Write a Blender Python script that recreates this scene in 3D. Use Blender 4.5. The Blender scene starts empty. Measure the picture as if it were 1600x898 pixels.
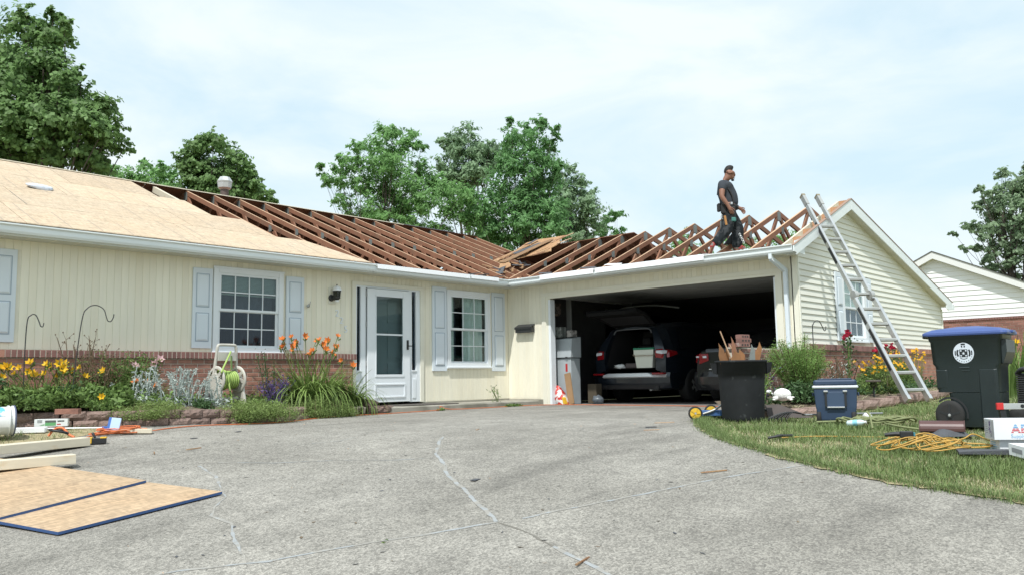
import bpy, bmesh, math, random
import numpy as np
from mathutils import Vector, Matrix, geometry

random.seed(7)
RNG = np.random.default_rng(11)
SC = bpy.context.scene
COL = SC.collection
R = math.radians
PI = math.pi

# ------------------------------------------------------------------ camera
CAM = Vector((-13.0706, -12.0143, 0.5112))
YAW, PITCH, ROLL, FPX = 0.8332, 0.1098, -0.0175, 1299.6
_fw = Vector((math.sin(YAW) * math.cos(PITCH), math.cos(YAW) * math.cos(PITCH), math.sin(PITCH)))
_r0 = Vector((math.cos(YAW), -math.sin(YAW), 0))
_u0 = _r0.cross(_fw)
_r = _r0 * math.cos(ROLL) + _u0 * math.sin(ROLL)
_u = _u0 * math.cos(ROLL) - _r0 * math.sin(ROLL)
cam_d = bpy.data.cameras.new('camera')
cam = bpy.data.objects.new('camera', cam_d)
COL.objects.link(cam)
cam.matrix_world = Matrix(((_r.x, _u.x, -_fw.x, CAM.x), (_r.y, _u.y, -_fw.y, CAM.y), (_r.z, _u.z, -_fw.z, CAM.z), (0, 0, 0, 1)))
cam_d.sensor_width = 36.0
cam_d.lens = 36.0 * FPX / 1600.0
cam_d.clip_start = 0.05
cam_d.clip_end = 3000
SC.camera = cam

# ------------------------------------------------------------------ world, sun, exposure
SUN_DIR = Vector((-0.56, -0.29, 1.0)).normalized()          # towards the sun
SUN_EL = math.asin(SUN_DIR.z)
world = bpy.data.worlds.new('World')
SC.world = world
world.use_nodes = True
wn, wl = world.node_tree.nodes, world.node_tree.links
wn.clear()
wo = wn.new('ShaderNodeOutputWorld')
sky = wn.new('ShaderNodeTexSky')
sky.sky_type = 'NISHITA'
sky.sun_disc = False
sky.sun_elevation = SUN_EL
sky.sun_rotation = math.atan2(SUN_DIR.x, SUN_DIR.y)
sky.air_density = 1.3
sky.dust_density = 1.0
sky.ozone_density = 1.5
bg_sky = wn.new('ShaderNodeBackground'); bg_sky.inputs[1].default_value = 0.11
wl.new(sky.outputs[0], bg_sky.inputs[0])
bg_cl = wn.new('ShaderNodeBackground'); bg_cl.inputs[1].default_value = 0.79
tc = wn.new('ShaderNodeTexCoord')
mp = wn.new('ShaderNodeMapping'); mp.inputs['Scale'].default_value = (1.6, 1.6, 4.2); mp.inputs['Rotation'].default_value = (0.0, 0.35, 0.4)
wl.new(tc.outputs['Generated'], mp.inputs[0])
nz = wn.new('ShaderNodeTexNoise'); nz.inputs['Scale'].default_value = 1.7; nz.inputs['Detail'].default_value = 7; nz.inputs['Roughness'].default_value = 0.55; nz.inputs['Distortion'].default_value = 0.5
wl.new(mp.outputs[0], nz.inputs['Vector'])
cr = wn.new('ShaderNodeValToRGB')
cr.color_ramp.elements[0].position = 0.33; cr.color_ramp.elements[0].color = (0.84, 0.84, 0.84, 1)
cr.color_ramp.elements[1].position = 0.60; cr.color_ramp.elements[1].color = (1, 1, 1, 1)
wl.new(nz.outputs['Fac'], cr.inputs[0])
cc = wn.new('ShaderNodeValToRGB')
cc.color_ramp.elements[0].position = 0.36; cc.color_ramp.elements[0].color = (0.71, 0.895, 0.985, 1)
cc.color_ramp.elements[1].position = 0.62; cc.color_ramp.elements[1].color = (0.88, 0.965, 1.0, 1)
wl.new(nz.outputs['Fac'], cc.inputs[0]); wl.new(cc.outputs[0], bg_cl.inputs[0])
mixw = wn.new('ShaderNodeMixShader')
wl.new(cr.outputs[0], mixw.inputs[0]); wl.new(bg_sky.outputs[0], mixw.inputs[1]); wl.new(bg_cl.outputs[0], mixw.inputs[2])
wl.new(mixw.outputs[0], wo.inputs[0])

sd = bpy.data.lights.new('sun', 'SUN')
sd.energy = 3.3
sd.angle = R(0.9)
sd.color = (1.0, 0.98, 0.945)
so = bpy.data.objects.new('sun', sd)
COL.objects.link(so)
so.location = (0, 0, 60)
so.rotation_euler = (-SUN_DIR).to_track_quat('-Z', 'Y').to_euler()
SC.view_settings.view_transform = 'Standard'
SC.view_settings.look = 'None'
SC.view_settings.exposure = 0.42
SC.view_settings.gamma = 1.0
SC.cycles.max_bounces = 6
SC.cycles.diffuse_bounces = 3
SC.cycles.glossy_bounces = 3
SC.cycles.transparent_max_bounces = 8
SC.cycles.use_denoising = True

# ------------------------------------------------------------------ mesh helpers
class MB:
    """collects shapes and links them as ONE mesh object"""
    def __init__(s): s.v = []; s.f = []; s.m = []; s.sm = []; s.mi = 0
    def _add(s, vs, fs, smooth=False):
        o = len(s.v); s.v += [tuple(v) for v in vs]
        for f in fs: s.f.append([i + o for i in f]); s.m.append(s.mi); s.sm.append(smooth)
    def box(s, a, b):
        (x0, y0, z0), (x1, y1, z1) = a, b
        vs = [(x0,y0,z0),(x1,y0,z0),(x1,y1,z0),(x0,y1,z0),(x0,y0,z1),(x1,y0,z1),(x1,y1,z1),(x0,y1,z1)]
        s._add(vs, [(0,3,2,1),(4,5,6,7),(0,1,5,4),(1,2,6,5),(2,3,7,6),(3,0,4,7)]); return s
    def cbox(s, c, d, M=None):
        """box by centre, full size and an optional rotation matrix"""
        h = [k / 2 for k in d]; vs = []
        for k in range(8):
            p = Vector((h[0] * (1 if k & 1 else -1), h[1] * (1 if k & 2 else -1), h[2] * (1 if k & 4 else -1)))
            if M: p = M @ p
            vs.append(p + Vector(c))
        s._add(vs, [(0,2,3,1),(4,5,7,6),(0,1,5,4),(1,3,7,5),(3,2,6,7),(2,0,4,6)]); return s
    def rbox(s, a, b, r):
        """box with its vertical and top edges eased"""
        (x0, y0, z0), (x1, y1, z1) = a, b
        def ring(i, z): return [(x0+i,y0,z),(x1-i,y0,z),(x1,y0+i,z),(x1,y1-i,z),(x1-i,y1,z),(x0+i,y1,z),(x0,y1-i,z),(x0,y0+i,z)]
        def ins(z): return [(x0+r,y0+r*.6,z),(x1-r,y0+r*.6,z),(x1-r*.6,y0+r,z),(x1-r*.6,y1-r,z),(x1-r,y1-r*.6,z),(x0+r,y1-r*.6,z),(x0+r*.6,y1-r,z),(x0+r*.6,y0+r,z)]
        s.loft([ins(z0), ring(r, z0 + r*.6), ring(r, z1 - r*.6), ins(z1)]); return s
    def loft(s, rings, smooth=False, cap=True, closed=True):
        n = len(rings[0]); vs = [p for r_ in rings for p in r_]; fs = []
        for k in range(len(rings) - 1):
            for i in range(n if closed else n - 1):
                j = (i + 1) % n
                fs.append((k*n+i, k*n+j, (k+1)*n+j, (k+1)*n+i))
        s._add(vs, fs, smooth)
        if cap:
            s._add(rings[0], [tuple(range(n))[::-1]]); s._add(rings[-1], [tuple(range(n))])
        return s
    def prism(s, poly, axis, a, b):
        """2-D polygon extruded along an axis ('x': poly in y,z; 'y': x,z; 'z': x,y)"""
        def P(p, t): return {'x': (t, p[0], p[1]), 'y': (p[0], t, p[1]), 'z': (p[0], p[1], t)}[axis]
        n = len(poly); vs = [P(p, a) for p in poly] + [P(p, b) for p in poly]
        fs = [tuple(range(n)), tuple(range(n, 2*n))[::-1]] + [(i, n + i, n + (i+1) % n, (i+1) % n) for i in range(n)]
        s._add(vs, fs); return s
    def tube(s, pts, r, n=6, cap=True):
        pts = [Vector(p) for p in pts]; rs = r if isinstance(r, (list, tuple)) else [r] * len(pts)
        rings = []; up = None
        for i, p in enumerate(pts):
            t = (pts[min(i+1, len(pts)-1)] - pts[max(i-1, 0)])
            if t.length < 1e-9: t = Vector((0, 0, 1))
            t.normalize()
            if up is None: up = t.orthogonal().normalized()
            up = (up - t * up.dot(t)); up = up.normalized() if up.length > 1e-6 else t.orthogonal().normalized()
            w = t.cross(up)
            rings.append([p + (up * math.cos(2*PI*k/n) + w * math.sin(2*PI*k/n)) * rs[i] for k in range(n)])
        s.loft(rings, smooth=True, cap=cap); return s
    def bar(s, a, b, w, h, up=(0, 0, 1)):
        """rectangular bar between two points: w across, h along 'up'"""
        a, b = Vector(a), Vector(b); t = (b - a).normalized(); u = Vector(up); u = (u - t * u.dot(t)).normalized(); x = t.cross(u)
        rings = [[p + x * (w/2*i) + u * (h/2*j) for i, j in ((-1,-1),(1,-1),(1,1),(-1,1))] for p in (a, b)]
        s.loft(rings); return s
    def lathe(s, prof, n=20, c=(0, 0, 0), M=None, smooth=True, cap=True, sx=1, sy=1):
        rings = []
        for rr, z in prof:
            ring = []
            for k in range(n):
                p = Vector((rr * math.cos(2*PI*k/n) * sx, rr * math.sin(2*PI*k/n) * sy, z))
                if M: p = M @ p
                ring.append(p + Vector(c))
            rings.append(ring)
        s.loft(rings, smooth=smooth, cap=cap); return s
    def poly(s, pts): s._add(pts, [tuple(range(len(pts)))]); return s
    def blob(s, c, rx, ry, rz, n=10, m=6, jit=0.0, M=None):
        rings = []
        for i in range(m + 1):
            th = PI * (0.04 + 0.92 * i / m); ring = []
            for k in range(n):
                q = 1 + random.uniform(-jit, jit)
                p = Vector((rx * math.sin(th) * math.cos(2*PI*k/n) * q, ry * math.sin(th) * math.sin(2*PI*k/n) * q, -rz * math.cos(th) * q))
                if M: p = M @ p
                ring.append(p + Vector(c))
            rings.append(ring)
        s.loft(rings, smooth=True); return s
    def mesh(s, name, mats):
        me = bpy.data.meshes.new(name); me.from_pydata(s.v, [], s.f)
        for m in (mats if isinstance(mats, (list, tuple)) else [mats]): me.materials.append(m)
        if s.f:
            me.polygons.foreach_set('material_index', s.m); me.polygons.foreach_set('use_smooth', s.sm)
        me.update(); return me
    def build(s, name, mats, parent=None, loc=(0, 0, 0), bevel=0):
        return place(s.mesh(name, mats), name, parent, loc, bevel)

def place(me, name, parent=None, loc=(0, 0, 0), bevel=0):
    o = bpy.data.objects.new(name, me); COL.objects.link(o); o.parent = parent; o.location = loc
    if bevel:
        b = o.modifiers.new('bevel', 'BEVEL'); b.width = bevel; b.segments = 2; b.limit_method = 'ANGLE'
    return o
def tag(o, label=None, cat=None, group=None, kind=None):
    if label: o['label'] = label
    if cat: o['category'] = cat
    if group: o['group'] = group
    if kind: o['kind'] = kind
    return o
def thing(name, label, cat, loc=(0, 0, 0), rz=0, group=None):
    o = bpy.data.objects.new(name, None); COL.objects.link(o); o.location = loc; o.rotation_euler = (0, 0, rz)
    o.empty_display_size = 0.2
    return tag(o, label, cat, group)
def np_mesh(name, V, F, mat, parent=None, loc=(0, 0, 0)):
    """fast mesh from numpy: V (N,3), F (M,k)"""
    me = bpy.data.meshes.new(name); k = F.shape[1]
    me.vertices.add(len(V)); me.vertices.foreach_set('co', np.ascontiguousarray(V, dtype=np.float32).ravel())
    me.loops.add(F.size); me.loops.foreach_set('vertex_index', np.ascontiguousarray(F, dtype=np.int32).ravel())
    me.polygons.add(len(F)); me.polygons.foreach_set('loop_start', np.arange(0, F.size, k, dtype=np.int32))
    me.update(calc_edges=True); me.materials.append(mat)
    return place(me, name, parent, loc)

def glyphs(cu, name):
    """a font curve turned into a mesh object"""
    tmp = bpy.data.objects.new(name + '_curve', cu); COL.objects.link(tmp); bpy.context.view_layer.update()
    me = bpy.data.meshes.new_from_object(tmp.evaluated_get(bpy.context.evaluated_depsgraph_get())); me.name = name
    bpy.data.objects.remove(tmp); return place(me, name)

# ------------------------------------------------------------------ materials
def ND(nt, t, **kw):
    n = nt.nodes.new(t)
    for k, v in kw.items():
        if k in n.inputs: n.inputs[k].default_value = v
        else: setattr(n, k, v)
    return n
def mat(name, col, rough=0.6, metal=0.0, spec=0.5, var=0.0, scale=4.0, bump=0.0, bscale=60.0, island=0.0, obj=0.0, col2=None, c2scale=3.0, c2pos=(0.45, 0.6), transl=0.0, coat=0.0, stretch=(1, 1, 1)):
    m = bpy.data.materials.new(name); m.use_nodes = True; nt = m.node_tree; L = nt.links
    b = nt.nodes['Principled BSDF']; out = nt.nodes['Material Output']
    b.inputs['Roughness'].default_value = rough; b.inputs['Metallic'].default_value = metal
    b.inputs['Specular IOR Level'].default_value = spec
    b.inputs['Coat Weight'].default_value = coat; b.inputs['Coat Roughness'].default_value = 0.08
    tcn = ND(nt, 'ShaderNodeTexCoord'); mpn = ND(nt, 'ShaderNodeMapping', Scale=stretch); L.new(tcn.outputs['Object'], mpn.inputs[0])
    oi = ND(nt, 'ShaderNodeObjectInfo')
    vo = ND(nt, 'ShaderNodeVectorMath', operation='MULTIPLY_ADD'); vo.inputs[1].default_value = (17, 31, 23)
    cx = ND(nt, 'ShaderNodeCombineXYZ'); [L.new(oi.outputs['Random'], cx.inputs[i]) for i in range(3)]
    L.new(cx.outputs[0], vo.inputs[0]); L.new(mpn.outputs[0], vo.inputs[2]); vec = vo.outputs[0]
    c = ND(nt, 'ShaderNodeRGB'); c.outputs[0].default_value = (*col, 1); cout = c.outputs[0]
    if col2:
        n2 = ND(nt, 'ShaderNodeTexNoise', Scale=c2scale, Detail=5.0); L.new(vec, n2.inputs['Vector'])
        r2 = ND(nt, 'ShaderNodeValToRGB'); r2.color_ramp.elements[0].position, r2.color_ramp.elements[1].position = c2pos; L.new(n2.outputs['Fac'], r2.inputs[0])
        mx = ND(nt, 'ShaderNodeMix', data_type='RGBA'); L.new(r2.outputs[0], mx.inputs[0]); L.new(cout, mx.inputs[6]); mx.inputs[7].default_value = (*col2, 1); cout = mx.outputs[2]
    val = None
    def addv(sock, amt):
        nonlocal val
        mm = ND(nt, 'ShaderNodeMath', operation='MULTIPLY_ADD'); L.new(sock, mm.inputs[0]); mm.inputs[1].default_value = 2 * amt; mm.inputs[2].default_value = -amt
        if val is None: val = mm.outputs[0]
        else:
            a = ND(nt, 'ShaderNodeMath', operation='ADD'); L.new(val, a.inputs[0]); L.new(mm.outputs[0], a.inputs[1]); val = a.outputs[0]
    if var:
        n1 = ND(nt, 'ShaderNodeTexNoise', Scale=scale, Detail=6.0, Roughness=0.6); L.new(vec, n1.inputs['Vector']); addv(n1.outputs['Fac'], var * 1.6)
    if island:
        g = ND(nt, 'ShaderNodeNewGeometry'); addv(g.outputs['Random Per Island'], island)
    if obj: addv(oi.outputs['Random'], obj)
    if val is not None:
        h = ND(nt, 'ShaderNodeHueSaturation'); a = ND(nt, 'ShaderNodeMath', operation='ADD'); L.new(val, a.inputs[0]); a.inputs[1].default_value = 1.0
        L.new(a.outputs[0], h.inputs['Value']); L.new(cout, h.inputs['Color']); cout = h.outputs[0]
    L.new(cout, b.inputs['Base Color'])
    if bump:
        nb = ND(nt, 'ShaderNodeTexNoise', Scale=bscale, Detail=5.0); L.new(vec, nb.inputs['Vector'])
        bp = ND(nt, 'ShaderNodeBump', Strength=bump, Distance=0.02); L.new(nb.outputs['Fac'], bp.inputs['Height']); L.new(bp.outputs[0], b.inputs['Normal'])
    if transl:
        tr = ND(nt, 'ShaderNodeBsdfTranslucent'); L.new(cout, tr.inputs[0]); ms = ND(nt, 'ShaderNodeMixShader'); ms.inputs[0].default_value = transl
        L.new(b.outputs[0], ms.inputs[1]); L.new(tr.outputs[0], ms.inputs[2]); L.new(ms.outputs[0], out.inputs[0])
    return m
def glass_mat(name, tint, trans=0.7, rough=0.03):
    m = bpy.data.materials.new(name); m.use_nodes = True; nt = m.node_tree; L = nt.links; nt.nodes.remove(nt.nodes['Principled BSDF'])
    t = ND(nt, 'ShaderNodeBsdfTransparent'); t.inputs[0].default_value = (*[k * trans for k in tint], 1)
    g = ND(nt, 'ShaderNodeBsdfGlossy', Roughness=rough); g.inputs[0].default_value = (0.9, 0.95, 1, 1)
    lw_ = ND(nt, 'ShaderNodeLayerWeight', Blend=.5); pw = ND(nt, 'ShaderNodeMath', operation='POWER'); L.new(lw_.outputs['Facing'], pw.inputs[0]); pw.inputs[1].default_value = 4.0
    fr = ND(nt, 'ShaderNodeMath', operation='MULTIPLY_ADD'); L.new(pw.outputs[0], fr.inputs[0]); fr.inputs[1].default_value = .6; fr.inputs[2].default_value = .035; ms = ND(nt, 'ShaderNodeMixShader')
    L.new(fr.outputs[0], ms.inputs[0]); L.new(t.outputs[0], ms.inputs[1]); L.new(g.outputs[0], ms.inputs[2]); L.new(ms.outputs[0], nt.nodes['Material Output'].inputs[0])
    return m
def osb_mat(name, base, lines=False):
    m = bpy.data.materials.new(name); m.use_nodes = True; nt = m.node_tree; L = nt.links; b = nt.nodes['Principled BSDF']; b.inputs['Roughness'].default_value = 0.75
    tcn = ND(nt, 'ShaderNodeTexCoord'); cur = None
    for sc_, amt in (((9, 55, 55), 0.19), ((50, 12, 12), 0.13), ((22, 90, 90), 0.18)):
        mp_ = ND(nt, 'ShaderNodeMapping', Scale=sc_, Rotation=(0, 0, 0.25 * amt)); L.new(tcn.outputs['Object'], mp_.inputs[0])
        v = ND(nt, 'ShaderNodeTexVoronoi', Scale=1.0, Randomness=1.0); L.new(mp_.outputs[0], v.inputs['Vector'])
        sp = ND(nt, 'ShaderNodeSeparateColor'); L.new(v.outputs['Color'], sp.inputs[0])
        mm = ND(nt, 'ShaderNodeMath', operation='MULTIPLY_ADD'); L.new(sp.outputs[0], mm.inputs[0]); mm.inputs[1].default_value = amt * 1.5; mm.inputs[2].default_value = -amt * 0.75
        if cur is None: cur = mm.outputs[0]
        else:
            a = ND(nt, 'ShaderNodeMath', operation='ADD'); L.new(cur, a.inputs[0]); L.new(mm.outputs[0], a.inputs[1]); cur = a.outputs[0]
    n1 = ND(nt, 'ShaderNodeTexNoise', Scale=1.6, Detail=4.0); L.new(tcn.outputs['Object'], n1.inputs['Vector'])
    c = ND(nt, 'ShaderNodeMix', data_type='RGBA'); L.new(n1.outputs['Fac'], c.inputs[0]); c.inputs[6].default_value = (*base, 1); c.inputs[7].default_value = (base[0]*1.02, base[1]*0.9, base[2]*0.78, 1)
    oi = ND(nt, 'ShaderNodeObjectInfo'); ob_ = ND(nt, 'ShaderNodeMath', operation='MULTIPLY_ADD'); L.new(oi.outputs['Random'], ob_.inputs[0]); ob_.inputs[1].default_value = .16; ob_.inputs[2].default_value = .92
    a = ND(nt, 'ShaderNodeMath', operation='ADD'); L.new(cur, a.inputs[0]); L.new(ob_.outputs[0], a.inputs[1])
    h = ND(nt, 'ShaderNodeHueSaturation'); L.new(a.outputs[0], h.inputs['Value']); L.new(c.outputs[2], h.inputs['Color'])
    L.new(h.outputs[0], b.inputs['Base Color']); return m

M = {}
M['cream'] = mat('cream_siding', (0.83, 0.795, 0.66), 0.55, var=0.09, scale=2.2, obj=0.02, col2=(0.78, 0.735, 0.59), c2scale=1.1, c2pos=(0.48, 0.7), bump=0.05, bscale=30, stretch=(3, 3, 0.5))
M['cream_trim'] = mat('cream_trim', (0.76, 0.74, 0.63), 0.55, var=0.05)
M['vinyl'] = mat('vinyl_siding', (0.75, 0.75, 0.675), 0.5, var=0.06, scale=1.4, obj=0.03)
M['white_vinyl'] = mat('white_vinyl', (0.80, 0.82, 0.82), 0.5, var=0.04, scale=1.2, obj=0.02)
M['gap_board'] = mat('siding_gap_board', (0.78, 0.745, 0.62), 0.8, var=0.1)  # slightly deeper cream paint of the backing between boards
M['gutter'] = mat('white_gutter', (0.74, 0.79, 0.80), 0.4, var=0.06, scale=1.5, stretch=(1, 1, 6))
M['soffit'] = mat('soffit_board', (0.62, 0.62, 0.55), 0.7, var=0.12, scale=2.0)
M['flash_white'] = mat('bright_flashing', (0.86, 0.88, 0.90), 0.35, var=0.03)
M['blue_white'] = mat('pale_blue_paint', (0.67, 0.735, 0.79), 0.5, var=0.05, scale=2.0)
M['door_white'] = mat('white_door_paint', (0.77, 0.81, 0.84), 0.4, var=0.03)
M['sash'] = mat('white_sash', (0.76, 0.80, 0.83), 0.45, var=0.03)
M['glass'] = glass_mat('window_glass', (0.92, 1.0, 1.0), 0.86)
M['glass_dark'] = glass_mat('screened_glass', (0.80, 0.88, 0.94), 0.66, 0.08)
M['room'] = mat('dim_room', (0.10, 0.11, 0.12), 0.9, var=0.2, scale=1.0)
M['curtain'] = mat('curtain_cloth', (0.80, 0.82, 0.76), 0.9, var=0.1, scale=6)
M['curtain_dark'] = mat('dark_curtain', (0.12, 0.12, 0.15), 0.9, var=0.25, scale=6)
M['blind'] = mat('blind_slat', (0.34, 0.38, 0.36), 0.6)
M['brick'] = mat('red_brick', (0.34, 0.165, 0.12), 0.85, var=0.18, scale=14, obj=0.28, bump=0.25, bscale=90, col2=(0.24, 0.12, 0.095), c2scale=5.0)
M['brick_cap'] = mat('dark_cap_brick', (0.23, 0.115, 0.10), 0.85, var=0.18, scale=14, obj=0.22, bump=0.25, bscale=90)
M['mortar'] = mat('mortar', (0.50, 0.45, 0.38), 0.95, var=0.15, scale=9, bump=0.3, bscale=120)
M['brick_mortared'] = mat('mortared_brick', (0.235, 0.125, 0.105), 0.9, var=0.18, scale=12, obj=0.25, bump=0.3, bscale=80, col2=(0.46, 0.40, 0.36), c2scale=7.0, c2pos=(0.54, 0.60))
M['far_brick'] = mat('neighbor_brick', (0.27, 0.13, 0.105), 0.9, island=0.25, var=0.08)
M['osb'] = osb_mat('osb_sheathing', (0.44, 0.335, 0.225))
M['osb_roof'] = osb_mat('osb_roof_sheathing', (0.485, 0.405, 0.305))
M['osb_line'] = mat('chalk_line', (0.33, 0.28, 0.23), 0.9)
M['osb_blue'] = mat('blue_edge_paint', (0.03, 0.075, 0.20), 0.6, var=0.15, scale=20)
M['truss'] = mat('old_truss_wood', (0.235, 0.105, 0.060), 0.75, var=0.2, scale=3.0, obj=0.12, stretch=(2, 2, 2), col2=(0.21, 0.115, 0.07), c2scale=2.0, c2pos=(0.5, 0.75))
M['truss_edge'] = mat('clean_truss_edge', (0.50, 0.33, 0.21), 0.8, var=0.2, scale=5, obj=0.1)
M['gusset'] = mat('galvanised_plate', (0.20, 0.22, 0.21), 0.55, metal=0.3, var=0.15, scale=15)
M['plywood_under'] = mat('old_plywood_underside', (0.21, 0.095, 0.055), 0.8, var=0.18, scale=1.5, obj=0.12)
M['new_wood'] = mat('new_lumber', (0.62, 0.56, 0.44), 0.7, var=0.1, scale=4, obj=0.05, stretch=(1, 6, 6), col2=(0.58, 0.42, 0.24), c2scale=2.5, c2pos=(0.6, 0.8))
M['fresh_wood'] = mat('split_fresh_wood', (0.40, 0.25, 0.13), 0.9, var=0.45, scale=5, obj=0.3, stretch=(2, 14, 2), bump=0.8, bscale=12, col2=(0.24, 0.12, 0.06), c2scale=5.0, c2pos=(0.45, 0.62))
M['felt'] = mat('roofing_felt', (0.075, 0.08, 0.09), 0.9, var=0.3, scale=8, bump=0.3)
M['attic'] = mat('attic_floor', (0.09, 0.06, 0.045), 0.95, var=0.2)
M['concrete_step'] = mat('step_concrete', (0.36, 0.34, 0.29), 0.9, var=0.18, scale=5, bump=0.3, bscale=70, col2=(0.22, 0.21, 0.17), c2scale=2.5)
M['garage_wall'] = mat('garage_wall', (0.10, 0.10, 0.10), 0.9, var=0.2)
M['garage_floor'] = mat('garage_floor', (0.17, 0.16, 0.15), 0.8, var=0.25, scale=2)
M['block'] = mat('wall_block', (0.235, 0.165, 0.14), 0.95, var=0.3, scale=18, obj=0.16, bump=0.9, bscale=38)
M['block_flat'] = mat('edging_block', (0.31, 0.22, 0.19), 0.95, var=0.25, scale=12, obj=0.12, bump=0.7, bscale=45)
M['soil'] = mat('bed_soil', (0.13, 0.10, 0.07), 0.95, var=0.4, scale=9, bump=0.8, bscale=30)
M['black_metal'] = mat('black_iron', (0.03, 0.032, 0.033), 0.5)
M['alu'] = mat('aluminium', (0.62, 0.63, 0.63), 0.32, metal=0.75, var=0.1, scale=6)
M['alu_dull'] = mat('dull_aluminium', (0.42, 0.43, 0.42), 0.5, metal=0.5, var=0.15, scale=8)
M['galv'] = mat('galvanised_metal', (0.55, 0.56, 0.56), 0.4, metal=0.6, var=0.12, scale=8)
M['white_plastic'] = mat('white_plastic', (0.80, 0.82, 0.83), 0.45, var=0.04)
M['black_plastic'] = mat('black_plastic', (0.018, 0.020, 0.022), 0.5, var=0.2, scale=7)
M['rubber'] = mat('black_rubber', (0.02, 0.02, 0.02), 0.8)
M['red'] = mat('red_paint', (0.45, 0.03, 0.03), 0.5)
M['rope_orange'] = mat('orange_cord', (0.62, 0.17, 0.06), 0.6, var=0.1)
M['rope_yellow'] = mat('yellow_cord', (0.47, 0.28, 0.06), 0.55, var=0.12, scale=10)
M['rope_green'] = mat('green_rope', (0.20, 0.225, 0.105), 0.8, var=0.2, scale=30)
def leafm(n, c, tr=0.3, isl=0.35, rough=0.55): return mat(n, c, rough, spec=0.35, island=isl, transl=tr, var=0.12, scale=1.5)
M['leaf_maple'] = leafm('maple_leaf', (0.170, 0.285, 0.100), 0.48)
M['leaf_ash'] = leafm('ash_leaf', (0.205, 0.385, 0.135), 0.5)
M['leaf_ash2'] = leafm('ash_leaf_deep', (0.160, 0.325, 0.120), 0.5)
M['leaf_grey'] = leafm('greyish_leaf', (0.250, 0.370, 0.215), 0.48)
M['leaf_oak'] = leafm('oak_leaf', (0.250, 0.350, 0.205), 0.48)
M['bark'] = mat('bark', (0.085, 0.07, 0.058), 0.95, var=0.3, scale=6, bump=0.6, bscale=25)
M['grass'] = leafm('grass_blade', (0.185, 0.255, 0.095), 0.35, 0.45)
M['grass_dry'] = leafm('dry_grass_blade', (0.44, 0.42, 0.265), 0.3, 0.35)
M['leaf_mid'] = leafm('garden_leaf', (0.155, 0.245, 0.07), 0.3)
M['leaf_dark'] = leafm('dark_garden_leaf', (0.075, 0.14, 0.055), 0.25)
M['leaf_lime'] = leafm('lime_fine_leaf', (0.22, 0.30, 0.095), 0.3, 0.3)
M['leaf_strap'] = leafm('strap_leaf', (0.185, 0.27, 0.075), 0.3, 0.45)
M['leaf_silver'] = leafm('silver_leaf', (0.46, 0.52, 0.49), 0.2, 0.25)
M['leaf_brown'] = leafm('dry_stem', (0.16, 0.115, 0.07), 0.1, 0.3)
M['leaf_shrub'] = leafm('shrub_leaf', (0.22, 0.36, 0.10), 0.35, 0.35)
M['petal_orange'] = leafm('orange_petal', (0.72, 0.22, 0.05), 0.3, 0.2)
M['petal_yellow'] = leafm('yellow_petal', (0.80, 0.50, 0.03), 0.3, 0.2)
M['petal_gold'] = leafm('golden_petal', (0.75, 0.42, 0.02), 0.3, 0.25)
M['petal_pink'] = leafm('pink_petal', (0.75, 0.50, 0.53), 0.3, 0.2)
M['petal_red'] = leafm('red_petal', (0.45, 0.02, 0.06), 0.2, 0.25)
M['petal_purple'] = leafm('purple_flower', (0.10, 0.07, 0.20), 0.2, 0.3)

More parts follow.
